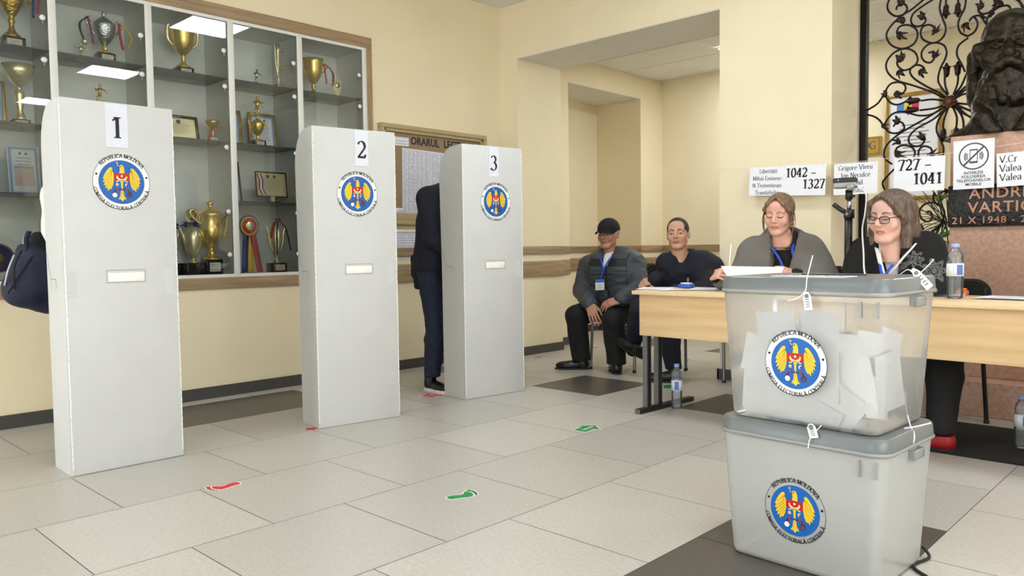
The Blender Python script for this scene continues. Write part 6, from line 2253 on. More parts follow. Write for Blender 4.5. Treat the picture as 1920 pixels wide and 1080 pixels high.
def person(label, body, headM, headclay, skin, lips, hands=(), mass=1.0, down=False, look=(0, 0), brow='brow_dark', h=0.008, brow_r=0.0042):
    lo, hi = body.box()
    c = Clay(lo, hi, h)
    body.grow(c, -0.012, mass=mass)
    c.cone(body.neck - Vector((0, 0, 0.03)), 0.05, headM @ Vector((0, 0.02, -0.1)), 0.05, 0.02)
    V, Q = c.mesh()
    V = relax(V, Q, 2)
    HV, HQ = headclay.mesh()
    HV = relax(HV, HQ, 1, 0.5)
    pk = skin_pick()(HV[HQ].mean(1))
    HVw = xf(HV, headM)
    parts = [(V, Q), (HVw, HQ)] + list(hands)
    n0, n1 = len(Q), len(HQ)

    def pick(C):
        m = np.zeros(len(C), int)
        m[n0:n0 + n1] = pk
        return m
    o = raw(parts, 'person', None, None, [skin, lips], pick)
    tag(o, label, 'person')
    face_parts(o, headM, brow, look, down, brow_r)
    return o


def head_mat(pos, yaw, pitch=0.0, roll=0.0, s=1.0):
    return Matrix.Translation(pos) @ Matrix.Rotation(yaw, 4, 'Z') @ Matrix.Rotation(roll, 4, 'Y') @ Matrix.Rotation(pitch, 4, 'X') @ Matrix.Scale(s, 4)


def cloth(name, parent, c, mname, amp=0.004, freq=9, stretch=(1, 1, 1), it=2, seed=0.0, mats=None, pick=None):
    V, Q = c.mesh()
    V = relax(V, Q, it)
    if amp: V = wrinkle(V, Q, amp, freq, stretch, seed)
    return raw([(V, Q)], name, parent, None, mats or [mname], pick)


def shoe(name, parent, heel, toe, mname, sole_m, H=0.095, w=0.046, up=(0, 0, 1), sole=0.014):
    """Shaped shoe on its sole; heel and toe are points on the ground under the shoe."""
    heel, toe = Vector(heel), Vector(toe)
    x = (toe - heel)
    Ln = x.length
    M = frame(heel, x, Vector(up).cross(x))
    c = Clay((-0.05, -0.08, -0.02), (Ln + 0.05, 0.08, 0.17), 0.0045)
    c.ell((0.05, 0, 0.045), (0.055, 0.037, 0.05), 0.0)
    c.ell((Ln * 0.68, 0, 0.032), (Ln * 0.34, w, 0.036), 0.02)
    c.cone((0.05, 0, 0.05), 0.036, (Ln * 0.55, 0, 0.035), 0.035, 0.02)
    c.cone((0.045, 0, 0.05), 0.04, (0.045, 0, H), 0.041, 0.015)
    c.cut((0, 0, H), (0, 0, 1))
    c.cut((0, 0, sole * 0.6), (0, 0, -1))
    V, Q = c.mesh()
    V = relax(V, Q, 1)
    o = raw([(xf(V, M), Q)], name, parent, None, [mname])
    b = MB()
    pts = []
    for (u, v) in ((0, 0.02), (0.0, 0.0), (0.0, -0.02)): pass
    outl = [(-0.006, 0.0), (0.0, 0.026), (0.04, 0.037), (Ln * 0.45, 0.038), (Ln * 0.7, w + 0.002), (Ln * 0.92, 0.032), (Ln + 0.012, 0.0), (Ln * 0.92, -0.032), (Ln * 0.7, -w - 0.002), (Ln * 0.45, -0.038), (0.04, -0.037), (0.0, -0.026)]
    b.prism(outl, 0, sole, sole_m, M)
    b.build('sole', o)
    return o


def lanyard(parent, pts, wd=0.014, m='lanyard_blue', side=(1, 0.3, 0)):
    b = MB()
    for p in pts: b.ribbon(bez(p, 6), wd, m, side, 0.0015)
    return b.build('lanyard', parent)


# ------------------------------------------------------------------ chairs
def chair(label, x, y, yaw, seat=0.455, back=0.85, legm='steel_grey', fab='seat_fabric', group='upholstered metal framed chairs', w=0.40):
    """Metal framed chair; the sitter faces local -Y."""
    t = thing('chair', label, 'chair', (x, y, 0), yaw, group)
    b = MB(); b.box((0, 0, seat - 0.03), (w + 0.02, 0.42, 0.055), fab, 0.022, seg=3); b.build('seat', t)
    b = MB()
    Mb = Matrix.Translation((0, 0.235, back - 0.14)) @ Matrix.Rotation(PI / 2 - 0.12, 4, 'X')
    loft(b, [ring(w - 0.02, 0.25, 0.07, -0.022), ring(w + 0.005, 0.275, 0.08, -0.012), ring(w + 0.01, 0.28, 0.085, 0.0), ring(w + 0.005, 0.275, 0.08, 0.012), ring(w - 0.02, 0.25, 0.07, 0.022)], fab, True, True, True, Mb)
    b.build('backrest', t)
    for s in (-1, 1):
        b = MB(); b.tube(bez([(s * w * 0.45, -0.17, seat - 0.05), (s * w * 0.47, -0.19, seat - 0.08), (s * w * 0.49, -0.215, 0.02), (s * w * 0.49, -0.216, 0.0)], 5), 0.0115, legm, 10)
        b.tube([(s * w * 0.49, -0.2155, 0.0), (s * w * 0.49, -0.2155, 0.02)], 0.0145, 'black_plastic', 10); b.build('leg', t)
        b = MB(); b.tube(bez([(s * w * 0.45, 0.235, back - 0.05), (s * w * 0.45, 0.2, seat), (s * w * 0.47, 0.25, 0.02), (s * w * 0.47, 0.253, 0.0)], 6), 0.0115, legm, 10)
        b.tube([(s * w * 0.47, 0.252, 0.0), (s * w * 0.47, 0.25, 0.02)], 0.0145, 'black_plastic', 10); b.build('leg', t)
    b = MB(); b.tube([(-w * 0.45, -0.17, seat - 0.065), (w * 0.45, -0.17, seat - 0.065), (w * 0.45, 0.2, seat - 0.065), (-w * 0.45, 0.2, seat - 0.065)], 0.0105, legm, 8, closed=True); b.build('seat_frame', t)
    return t


# ------------------------------------------------------------------ the man in the cap
def man_cap():
    yaw = R_(14)
    pel = Vector((-3.83, 5.27, 0.54))
    f = Vector((math.sin(yaw), -math.cos(yaw), 0))
    r = Vector((math.cos(yaw), math.sin(yaw), 0))
    hp = W(1141, 440, y=5.16)
    hM = head_mat(hp, R_(10), R_(2), 0, 0.98)
    neck = hp + Vector((0.0, 0.05, -0.17))
    shl = W(1105, 500, y=5.2)
    shr = W(1189, 498, y=5.26)
    kl = W(1080, 592, y=4.87)
    kr = W(1150, 600, y=4.88)
    al = W(1090, 672, y=4.93)
    ar = W(1156, 680, y=4.93)
    wl = W(1107, 573, y=4.86)
    wr = W(1163, 562, y=4.92)
    B = Body(pelvis=pel, chest=pel + Vector((0, -0.05, 0.27)), neck=neck, shl=shl, shr=shr, ell=W(1093, 545, y=5.12), elr=W(1200, 540, y=5.14), wrl=wl, wrr=wr, knl=kl, knr=kr, anl=al, anr=ar)
    hands = [hand_at(wl, W(1116, 605, y=4.80) - wl, (0.35, -0.9, 0.25), mirror=1, curl=(0.28, 0.25, 0.28, 0.32), thumb=0.1, thumb_in=0.4),
             hand_at(wr, W(1128, 572, y=4.84) - wr, (0.1, -0.65, 0.75), mirror=-1, curl=(0.4, 0.4, 0.42, 0.45), thumb=0.1, thumb_in=0.5)]
    P = person('seated elderly man in black cap and grey padded jacket, hands in his lap', B, hM, head_clay(cheek=1.05, jaw=1.08, nose=1.12, age=1.2), 'skin_tan', 'lip_dull', hands, mass=1.1, look=(0.12, 0), brow='hair_grey')
    lo, hi = B.box()
    # jacket
    c = Clay(lo, hi, 0.0065)
    B.grow(c, 0.024, legs=False, sleeve=0.9, wide=1.25, bulk=0.0, mass=1.16)
    ax = (shr - shl).normalized()
    for s in (-0.5, 0.5): c.cone(pel + ax * 0.16 * s - Vector((0, 0, 0.0)) + f * 0.02, 0.15, B.chest + ax * 0.16 * s + f * 0.015, 0.15, 0.03)
    c.path([neck + Vector((0.0, 0.085, -0.03)), neck + ax * 0.1 + Vector((0, 0.045, -0.055))], [0.045, 0.035], 0.03)       # hood
    c.path([neck + Vector((0.0, 0.085, -0.03)), neck - ax * 0.1 + Vector((0, 0.045, -0.055))], [0.045, 0.035], 0.03)
    c.cone(neck + f * 0.09 + Vector((0, 0, 0.06)), 0.062, neck + f * 0.17 + Vector((0, 0, -0.09)), 0.02, 0.012, True)       # open collar
    c.cone(neck + Vector((0, 0, 0.2)), 0.062, neck + Vector((0, 0, -0.02)), 0.057, 0.012, True)
    c.cut(pel - Vector((0, 0, 0.09)), (0, 0, -1))
    cz = B.chest.z
    fo, ro = B.chest.dot(f), B.chest.dot(r)
    Z = (0, 0, 1)
    fv, rv = tuple(f), tuple(r)
    banded('jacket_panels', 'jacket_grey', [
        [(Z, cz + 0.02, cz + 0.085), (fv, fo + 0.03, fo + 1), (rv, ro - 0.165, ro - 0.012)],
        [(Z, cz + 0.02, cz + 0.085), (fv, fo + 0.03, fo + 1), (rv, ro + 0.012, ro + 0.165)],
        [(Z, cz - 0.05, cz - 0.041), (fv, fo + 0.03, fo + 1), (rv, ro - 0.165, ro + 0.165)],
        [(rv, ro + 0.163, ro + 0.169), (fv, fo + 0.03, fo + 1)], [(rv, ro - 0.169, ro - 0.163), (fv, fo + 0.03, fo + 1)]], rgb(20, 20, 22))
    cloth('jacket', P, c, 'jacket_panels', 0.0055, 9, (1, 1, 2.2), 2, 3.1)
    z = MB()
    z.tube(bez([neck + f * 0.12 + Vector((0, 0, -0.08)), B.chest + f * 0.183 + Vector((0, 0, 0.03)), B.chest + f * 0.186 + Vector((0, 0, -0.1)), pel + f * 0.19 + Vector((0, 0, 0.05))], 6), 0.005, 'cloth_black', 6)
    z.build('zip', P)
    s = Clay(lo, hi, 0.006)
    s.cone(neck + Vector((0, 0, 0.02)), 0.064, neck + f * 0.07 + Vector((0, 0, -0.1)), 0.085, 0.01)
    s.cone(neck + Vector((0, 0, 0.2)), 0.056, neck + Vector((0, 0, 0.0)), 0.053, 0.004, True)
    s.cone(neck + f * 0.1 + Vector((0, 0, 0.06)), 0.035, neck + f * 0.13 + Vector((0, 0, -0.04)), 0.012, 0.01, True)
    cloth('shirt', P, s, 'cloth_white', 0)
    t = Clay(lo, hi, 0.007)
    B.grow(t, 0.024, torso=False, arms=False, k=0.03)
    t.cone(pel - r * 0.1, 0.12, pel + r * 0.1, 0.12, 0.03)
    for a, k in ((al, kl), (ar, kr)): t.cone(k + (a - k) * 0.5, 0.074, a + Vector((0, 0, -0.015)), 0.072, 0.02)
    for a in (al, ar): t.cut(Vector((0, 0, 0.075)), (0, 0, -1))
    cloth('trousers', P, t, 'cloth_black', 0.004, 8, (1, 1, 1), 2, 1.0)
    q = Vector((0.03, -0.13, 0))
    for a, toe in ((al, W(1043, 692, z=0.0)), (ar, W(1153, 697, z=0.0))):
        heel = Vector((a.x, a.y, 0))
        d = (toe - heel).normalized()
        shoe('shoe', P, heel - d * 0.06, heel + d * 0.205, 'shoe_black', 'shoe_sole_dark', 0.11)
    # cap
    k = Clay((-0.12, -0.19, -0.02), (0.12, 0.14, 0.16), 0.0035)
    k.ell((0, 0.008, 0.046), (0.09, 0.114, 0.094), 0)
    k.cut((0, 0, 0.03), (0, 0.12, -1))
    br = Clay((-0.12, -0.2, -0.02), (0.12, 0.14, 0.16), 0.0035)
    V, Q = k.mesh()
    bm = MB()
    nb_ = 14
    top, bot = [], []
    for i in range(nb_ + 1):
        a = PI * (1.0 + i / nb_)
        e0 = Vector((0.084 * math.cos(a), 0.008 + 0.108 * math.sin(a) * 0.98, 0.036))
        s_ = -math.sin(a)
        e1 = Vector((0.078 * math.cos(a), -0.03 - 0.14 * s_ ** 0.8 if s_ > 0 else -0.03, 0.026 - 0.02 * (math.cos(a) ** 2)))
        if i in (0, nb_): e1 = e0 + Vector((0, -0.012, -0.002))
        top.append((e0, e1))
    vs = [hM @ (p + Vector((0, 0, dz))) for dz in (0.003, -0.003) for e in top for p in e]
    n2 = 2 * (nb_ + 1)
    fs = []
    for i in range(nb_):
        fs += [(2 * i, 2 * i + 1, 2 * i + 3, 2 * i + 2), (n2 + 2 * i, n2 + 2 * i + 2, n2 + 2 * i + 3, n2 + 2 * i + 1), (2 * i + 1, n2 + 2 * i + 1, n2 + 2 * i + 3, 2 * i + 3)]
    bm.add(vs, fs, 'cloth_black', True)
    cap = raw([(xf(relax(V, Q, 1), hM), Q)], 'cap', P, None, ['cloth_black'])
    bm.build('visor', cap)
    g = Clay((-0.12, -0.14, -0.1), (0.12, 0.14, 0.12), 0.0035)
    g.ell((0, 0.022, 0.022), (0.0815, 0.1, 0.078), 0)
    g.ell((0, -0.1, -0.02), (0.075, 0.12, 0.14), 0.012, True)
    g.cut((0, 0, -0.035), (0, -0.25, -1))
    g.cut((0, 0, 0.045), (0, 0, 1))
    cloth('hair', P, g, 'hair_grey', 0) if False else raw([(xf(relax(*g.mesh(), 1), hM), g.mesh()[1])], 'hair', P, None, ['hair_grey'])
    fr = lambda u, v, d: B.chest + r * u + Vector((0, 0, v)) + f * d
    lanyard(P, [[neck - r * 0.066 + f * 0.035 + Vector((0, 0, -0.03)), fr(-0.06, 0.1, 0.165), fr(-0.02, 0.0, 0.2), fr(-0.035, -0.075, 0.205)], [neck + r * 0.062 + f * 0.035 + Vector((0, 0, -0.03)), fr(0.045, 0.1, 0.165), fr(-0.01, 0.0, 0.205), fr(-0.035, -0.075, 0.208)]], 0.014, side=r)
    bd = MB()
    M = frame(fr(-0.045, -0.125, 0.207), r + Vector((0, 0, 0.05)), (0, 0, 1))
    bd.box((0, 0, 0), (0.075, 0.085, 0.003), 'cup_plate', M=M)
    bd.box((0, 0.03, 0.001), (0.075, 0.026, 0.0025), 'badge_blue', M=M)
    for i in range(3): bd.box((0, 0.002 - 0.014 * i, 0.0018), (0.05, 0.004, 0.001), 'ink_grey', M=M)
    bd.build('badge', P)
    chair('metal framed chair under the man in the black cap', -3.75, 5.24, R_(8))


man_cap()


# ------------------------------------------------------------------ the man in the dark coat
def man_coat():
    yaw = R_(22)
    f = Vector((math.sin(yaw), -math.cos(yaw), 0))
    r = Vector((math.cos(yaw), math.sin(yaw), 0))
    hp = W(1271, 440, y=4.97)
    hM = head_mat(hp, R_(23), R_(-3), R_(-3), 0.99)
    neck = hp + Vector((0.02, 0.05, -0.175))
    shl, shr = W(1252, 496, y=4.98), W(1315, 494, y=5.12)
    pel = Vector((-3.02, 5.2, 0.52))
    wl = W(1231, 524, y=4.86)
    al = W(1248, 690, y=4.9)
    B = Body(pelvis=pel, chest=pel + Vector((-0.01, -0.09, 0.27)), neck=neck, shl=shl, shr=shr, ell=W(1258, 536, y=5.1), elr=W(1325, 545, y=4.98), wrl=wl, wrr=Vector((-2.95, 4.75, 0.66)),
             knl=Vector((-3.28, 4.78, 0.53)), knr=Vector((-3.03, 4.75, 0.44)), anl=W(1186, 655, y=4.93), anr=Vector((-3.05, 4.86, 0.1)))
    hands = [hand_at(wl, W(1207, 530, y=4.8) - wl, (0.2, -0.5, 0.8), mirror=1, curl=(0.55, 0.6, 0.65, 0.7), thumb=0.2),
             hand_at(B.wrr, (-0.6, -0.8, -0.1), (0, -0.2, 1), mirror=-1)]
    P = person('seated man in a dark coat with short grey hair, facing the camera beside the pillar', B, hM, head_clay(cheek=0.86, jaw=0.95, brow=1.15, nose=0.95, age=1.0), 'skin_man', 'lip_dull', hands, look=(0.05, 0), brow_r=0.0062)
    lo, hi = B.box()
    c = Clay(lo, hi, 0.0065)
    B.grow(c, 0.022, legs=False, sleeve=1.06, wide=1.15, mass=1.0)
    c.path([neck + r * 0.075 + Vector((0, 0.0, -0.01)), neck + Vector((0, 0.075, 0.01)), neck - r * 0.07 + Vector((0, 0.01, -0.03))], 0.028, 0.02)
    c.path([neck + r * 0.07 + Vector((0, -0.01, -0.01)), neck + r * 0.045 + f * 0.08 + Vector((0, 0, -0.1))], [0.024, 0.014], 0.03)
    c.path([neck - r * 0.07 + Vector((0, -0.01, -0.03)), neck - r * 0.02 + f * 0.08 + Vector((0, 0, -0.1))], [0.022, 0.014], 0.03)
    c.cone(neck + f * 0.06 + Vector((0, 0, 0.08)), 0.055, neck + f * 0.11 + Vector((0, 0, -0.06)), 0.018, 0.012, True)
    c.cone(neck + Vector((0, 0, 0.2)), 0.06, neck + Vector((0, 0, -0.01)), 0.056, 0.01, True)
    c.cone(pel - r * 0.1, 0.15, pel + r * 0.12, 0.16, 0.04)
    cloth('coat', P, c, 'cloth_navy', 0.004, 7, (1, 1, 1.5), 2, 5.5)
    z = MB()
    q = B.chest + f * 0.158 - r * 0.02 + Vector((0, 0, -0.06))
    z.box((0, 0, 0), (0.016, 0.004, 0.05), 'zip_silver', 0.001, Matrix.Translation(q))
    z.build('zip', P)
    t = Clay(lo, hi, 0.007)
    B.grow(t, 0.018, torso=False, arms=False, k=0.03)
    t.cone(pel - r * 0.1, 0.11, pel + r * 0.1, 0.11, 0.03)
    t.cut(Vector((0, 0, 0.1)), (0, 0, -1))
    cloth('trousers', P, t, 'cloth_navy', 0.004, 8, (1, 1, 1), 2, 2.0)
    toe = W(1238, 716, z=0.0)
    heel = Vector((B.anr.x, B.anr.y, 0))
    d = (toe - heel).normalized()
    shoe('shoe', P, heel - d * 0.05, heel + d * 0.2, 'shoe_black', 'shoe_sole_dark', 0.13)
    a, tp = W(1214, 648, y=4.86), W(1155, 638, y=4.86)
    shoe('shoe', P, W(1207, 672, y=4.86), W(1157, 640, y=4.86) , 'shoe_black', 'shoe_sole_dark', 0.1, up=(0.5, -0.2, 0.8))
    g = Clay((-0.12, -0.14, -0.1), (0.12, 0.14, 0.15), 0.003)
    g.ell((0, 0.018, 0.042), (0.0805, 0.101, 0.088), 0)
    g.ell((0, -0.105, 0.02), (0.064, 0.075, 0.066), 0.012, True)
    g.ell((0, -0.085, -0.06), (0.09, 0.085, 0.075), 0.01, True)
    g.cut((0, 0, -0.03), (0, -0.3, -1))
    V, Q = g.mesh()
    raw([(xf(relax(V, Q, 1), hM), Q)], 'hair', P, None, ['hair_dark'])
    chair('metal framed chair under the man in the dark coat', -3.02, 5.22, R_(18))


man_coat()


# ------------------------------------------------------------------ the woman in the striped shawl
def woman_shawl():
    hp = W(1461, 404, y=4.24)
    hM = head_mat(hp, R_(8), R_(9), R_(3), 0.95)
    neck = hp + Vector((-0.006, 0.062, -0.132))
    yaw = R_(18)
    f = Vector((math.sin(yaw), -math.cos(yaw), 0))
    r = Vector((math.cos(yaw), math.sin(yaw), 0))
    shl, shr = W(1414, 480, y=4.3), W(1512, 476, y=4.36)
    pel = Vector((-1.93, 4.56, 0.52))
    wl, wr = W(1335, 517, y=4.06), W(1492, 516, y=4.1)
    B = Body(pelvis=pel, chest=pel + Vector((0.0, -0.2, 0.25)), neck=neck, shl=shl, shr=shr, ell=W(1390, 534, y=4.26), elr=W(1540, 534, y=4.26), wrl=wl, wrr=wr,
             knl=Vector((-2.1, 4.28, 0.47)), knr=Vector((-1.86, 4.28, 0.47)), anl=Vector((-2.1, 4.35, 0.09)), anr=Vector((-1.86, 4.36, 0.09)))
    hands = [hand_at(wl, W(1360, 509, y=4.0) - wl, (-0.4, -0.6, 0.6), mirror=1, scale=0.92, curl=(0.5, 0.55, 0.6, 0.65), thumb=0.1, thumb_in=0.2),
             hand_at(wr, W(1466, 508, y=4.02) - wr, (0.3, -0.6, 0.7), mirror=-1, scale=0.92, curl=(0.5, 0.55, 0.6, 0.65), thumb=0.1, thumb_in=0.2)]
    P = person('seated woman in a striped grey knit shawl reading a white paper', B, hM, head_clay(cheek=1.02, jaw=0.92, brow=0.7, nose=0.92, neck=0.05, down=True), 'skin_fair', 'lip', hands, mass=0.95, down=True, brow='brow_light', brow_r=0.003)
    lo, hi = B.box()
    d = Clay(lo, hi, 0.007)
    B.grow(d, 0.008, legs=False, sleeve=1.0, mass=0.95)
    d.cone(neck + Vector((0, -0.03, 0.22)), 0.066, neck + f * 0.03 + Vector((0, 0, -0.01)), 0.06, 0.01, True)
    cloth('dress', P, d, 'cloth_black', 0.002, 8)
    nl = MB()
    for k in range(2):
        pts = [neck + f * (0.072 * math.cos(a) + 0.012 + 0.004 * k) + r * 0.075 * math.sin(a) + Vector((0, 0, -0.03 - 0.012 * k - 0.02 * math.cos(a))) for a in [math.radians(-80 + 16 * i) for i in range(11)]]
        nl.tube(pts, 0.0028, 'ribbon_yellow' if False else 'hair_brown', 5)
    nl.build('neckline_trim', P)
    c = Clay(lo, hi, 0.0065)
    B.grow(c, 0.026, legs=False, sleeve=0.62, wide=1.25, mass=0.98, k=0.05)
    for s, e, sh in ((-1, B.ell, shl), (1, B.elr, shr)):
        c.cone(sh + Vector((0, 0, 0.0)), 0.082, e + (B.chest - e) * 0.15, 0.105, 0.05)
        c.cone(sh + (B.chest - sh) * 0.4, 0.12, e + (pel - e) * 0.3, 0.13, 0.05)
    # open front: a V that widens to the lap
    a0 = neck + f * 0.13 + Vector((0, 0, 0.06))
    for t_ in [i / 10 for i in range(11)]:
        p = neck + f * (0.1 + 0.05 * t_) + Vector((0, 0, 0.06 - 0.4 * t_)) - r * (-0.01 + 0.05 * t_)
        c.ell(p, (0.08 - 0.03 * t_, 0.15, 0.06), 0.006, True)
    c.cone(neck + Vector((0, 0, 0.2)), 0.068, neck + Vector((0, 0, -0.015)), 0.072, 0.01, True)
    c.cut(pel, (0, 0, -1))
    cloth('shawl', P, c, 'knit_stripe', 0.008, 6, (1.3, 1.3, 0.5), 2, 8.0)
    t = Clay(lo, hi, 0.008)
    B.grow(t, 0.02, torso=False, arms=False, k=0.03)
    t.cone(pel - r * 0.1, 0.12, pel + r * 0.1, 0.12, 0.03)
    t.cut(Vector((0, 0, 0.09)), (0, 0, -1))
    cloth('trousers', P, t, 'cloth_black', 0.003, 8)
    for a in (B.anl, B.anr): shoe('shoe', P, (a.x, a.y + 0.05, 0), (a.x, a.y - 0.18, 0), 'shoe_black', 'shoe_sole_dark', 0.09)
    g = Clay((-0.14, -0.14, -0.2), (0.14, 0.19, 0.16), 0.003)
    g.ell((0, 0.02, 0.045), (0.083, 0.103, 0.09), 0)
    g.ell((0.0, -0.12, -0.01), (0.06, 0.068, 0.105), 0.012, True)
    g.cut((0, 0.02, -0.025), (0, -0.55, -1))
    for s in (-1, 1): g.path([(s * 0.012, -0.07, 0.11), (s * 0.046, -0.076, 0.076), (s * 0.07, -0.05, 0.04), (s * 0.078, -0.005, 0.012)], [0.011, 0.013, 0.012, 0.01], 0.01)
    g.path([(0.0, 0.1, 0.0), (0.01, 0.125, -0.03), (0.02, 0.12, -0.11)], [0.035, 0.03, 0.014], 0.012)
    g.cut((0, 0.02, -0.05), (0, -0.5, -1)) if False else None
    V, Q = g.mesh()
    V = relax(V, Q, 1)
    hair = raw([(xf(V, hM), Q)], 'hair', P, None, ['hair_brown'])
    rn = random.Random(5)
    for s in (-1, 1):
        st = MB()
        for k in range(7):
            x = s * (0.074 + 0.004 * k * 0.5)
            p = [(x, -0.045 + 0.006 * k, 0.03), (x + s * 0.012 * rn.random(), -0.045 + 0.006 * k, -0.02), (x + s * 0.01 * rn.random(), -0.03 + 0.004 * k, -0.065 - 0.03 * rn.random()), (x - s * 0.006, -0.035 + 0.004 * k, -0.1 - 0.03 * rn.random())]
            st.tube([hM @ v for v in bez(p, 5)], lambda u: 0.0022 * (1 - u) + 0.0005, 'hair_brown', 5)
        st.build('loose_strand', hair)
    fr = lambda u, v, dd: B.chest + r * u + Vector((0, 0, v)) + f * dd
    lanyard(P, [[neck - r * 0.05 + f * 0.075 + Vector((0, 0, -0.05)), fr(-0.055, 0.1, 0.135), fr(-0.03, -0.06, 0.155)], [neck + r * 0.085 + f * 0.02 + Vector((0, 0, -0.01)), neck + r * 0.06 + f * 0.085 + Vector((0, 0, -0.055)), fr(0.02, 0.06, 0.145), fr(-0.03, -0.06, 0.156)]], 0.016, side=r)
    a, c_, e_, g_ = W(1352, 499, y=3.98), W(1470, 501, y=4.01), W(1462, 520, y=3.96), W(1366, 523, y=3.93)
    b = MB()
    up = Vector((0, 0.05, 0.0)) + Vector((0, 0, 0.0))
    nn = (c_ - a).cross(g_ - a).normalized() * 0.0012
    b.add([a + nn, c_ + nn, e_ + nn, g_ + nn, a - nn, c_ - nn, e_ - nn, g_ - nn], [(0, 1, 2, 3), (7, 6, 5, 4), (0, 4, 5, 1), (1, 5, 6, 2), (2, 6, 7, 3), (3, 7, 4, 0)], 'paper_white')
    o = b.build('paper_sheet')
    tag(o, 'white paper sheet held in both hands by the woman in the striped shawl', 'paper')
    chair('dark chair with black slanting legs under the woman in the striped shawl', -1.95, 4.58, R_(14), legm='black_plastic', w=0.46)


woman_shawl()


# ------------------------------------------------------------------ the woman with glasses
def woman_glasses():
    hp = W(1670, 409, y=4.12)
    hM = head_mat(hp, R_(-14), R_(5), R_(2), 1.05)
    neck = hp + Vector((0.012, 0.058, -0.138))
    yaw = R_(4)
    f = Vector((math.sin(yaw), -math.cos(yaw), 0))
    r = Vector((math.cos(yaw), math.sin(yaw), 0))
    shl, shr = W(1621, 482, y=4.22), W(1734, 470, y=4.28)
    pel = Vector((-1.32, 4.5, 0.52))
    B = Body(pelvis=pel, chest=pel + Vector((0, -0.2, 0.25)), neck=neck, shl=shl, shr=shr, ell=W(1606, 550, y=4.14), elr=W(1748, 552, y=4.18), wrl=W(1645, 552, y=4.0), wrr=W(1680, 552, y=4.02),
             knl=Vector((-1.36, 4.2, 0.47)), knr=Vector((-1.1, 4.2, 0.47)), anl=Vector((-1.33, 4.3, 0.1)), anr=Vector((-1.075, 4.04, 0.1)))
    hands = [hand_at(B.wrl, (0.7, -0.6, -0.1), (0, -0.3, 1), mirror=1), hand_at(B.wrr, (-0.7, -0.6, -0.1), (0, -0.3, 1), mirror=-1)]
    P = person('seated woman with glasses and bobbed hair in a black cardigan with grey flowers', B, hM, head_clay(cheek=1.18, jaw=1.15, brow=0.7, nose=0.92, neck=0.056, down=True), 'skin_pale', 'lip', hands, mass=1.15, down=True, brow_r=0.0036)
    lo, hi = B.box()
    c = Clay(lo, hi, 0.0065)
    B.grow(c, 0.022, legs=False, sleeve=0.9, wide=1.3, mass=1.12, k=0.05)
    for t_ in [i / 8 for i in range(9)]:
        c.ell(neck + f * (0.1 + 0.05 * t_) + Vector((0, 0, 0.05 - 0.3 * t_)) - r * 0.02, (0.07 - 0.046 * t_, 0.14, 0.06), 0.006, True)
    c.cone(neck + Vector((0, 0, 0.2)), 0.068, neck + Vector((0, 0, -0.015)), 0.069, 0.012, True)
    # grey knitted flowers, worked into the sleeve and front on the right side
    V, Q = c.mesh()
    V = wrinkle(relax(V, Q, 2), Q, 0.004, 7, (1, 1, 1), 2.2)
    cen = [np.array(W(*p, y=4.14)) for p in ((1752, 508), (1716, 486), (1692, 497), (1740, 545))]
    siz = (0.062, 0.044, 0.02, 0.04)

    def pick(C):
        m = np.zeros(len(C), int)
        tc = np.array(RIGHT), np.array(UP)
        for p, s in zip(cen, siz):
            u, v = (C - p) @ np.array((0.95, 0.3, 0.0)), C[:, 2] - p[2]
            rr = np.sqrt(u * u + v * v) / s
            th = np.arctan2(v, u)
            pet = 0.8 + 0.2 * np.cos(7 * th)
            inside = (rr < pet) & (C[:, 1] < p[1] + 0.2)
            hole = ((rr > pet * 0.62) & (rr < pet * 0.7)) | ((rr > 0.2) & (rr < 0.28)) | ((np.abs(np.sin(3.5 * th)) < 0.12) & (rr > 0.3) & (rr < 0.6))
            m[inside & ~hole] = 1
        for k in range(3):
            p = np.array(W(1678 + 12 * k, 511 - 9 * k, y=4.3))
            u, v = (C - p) @ np.array((0.95, 0.3, 0.0)), C[:, 2] - p[2]
            uu, vv = 0.85 * u + 0.5 * v, -0.5 * u + 0.85 * v
            m[((uu / 0.03) ** 2 + (vv / 0.008) ** 2 < 1) & (C[:, 1] < 4.7)] = 1
        return m
    raw([(V, Q)], 'cardigan', P, None, ['knit_floral', 'floral_grey'], pick)
    s = Clay(lo, hi, 0.006)
    B.grow(s, 0.006, legs=False, arms=False, mass=1.1, k=0.04)
    s.cone(neck + Vector((0, -0.02, 0.2)), 0.062, neck + f * 0.03 + Vector((0, 0, -0.02)), 0.06, 0.004, True)
    s.cone(neck + f * 0.09 + Vector((0, 0, 0.05)), 0.05, neck + f * 0.16 + Vector((0, 0, -0.13)), 0.01, 0.008, True)
    bl = cloth('blouse', P, s, 'cloth_white', 0.0015, 12)
    for sd in (-1, 1):
        cl = MB()
        cl.ribbon(bez([neck + r * 0.07 * sd + Vector((0, 0.045, 0.03)), neck + r * 0.086 * sd + f * 0.012 + Vector((0, 0, 0.012)), neck + r * 0.064 * sd + f * 0.085 + Vector((0, 0, -0.04)), neck + r * (0.02 * sd - 0.015) + f * 0.115 + Vector((0, 0, -0.13))], 6), 0.05, 'cloth_white', Vector((sd * 0.8, 0.3, 0.9)), 0.004)
        cl.build('collar', bl)
    lanyard(P, [[neck - r * 0.058 + f * 0.09 + Vector((0, 0, -0.06)), neck - r * 0.035 + f * 0.125 + Vector((0, 0, -0.15)), B.chest - r * 0.03 + f * 0.15 + Vector((0, 0, -0.02))], [neck + r * 0.012 + f * 0.115 + Vector((0, 0, -0.09)), neck - r * 0.02 + f * 0.125 + Vector((0, 0, -0.15)), B.chest - r * 0.028 + f * 0.152 + Vector((0, 0, -0.02))]], 0.014, side=r)
    t = Clay(lo, hi, 0.008)
    B.grow(t, 0.024, torso=False, arms=False, k=0.03)
    t.cone(pel - r * 0.1, 0.13, pel + r * 0.1, 0.13, 0.03)
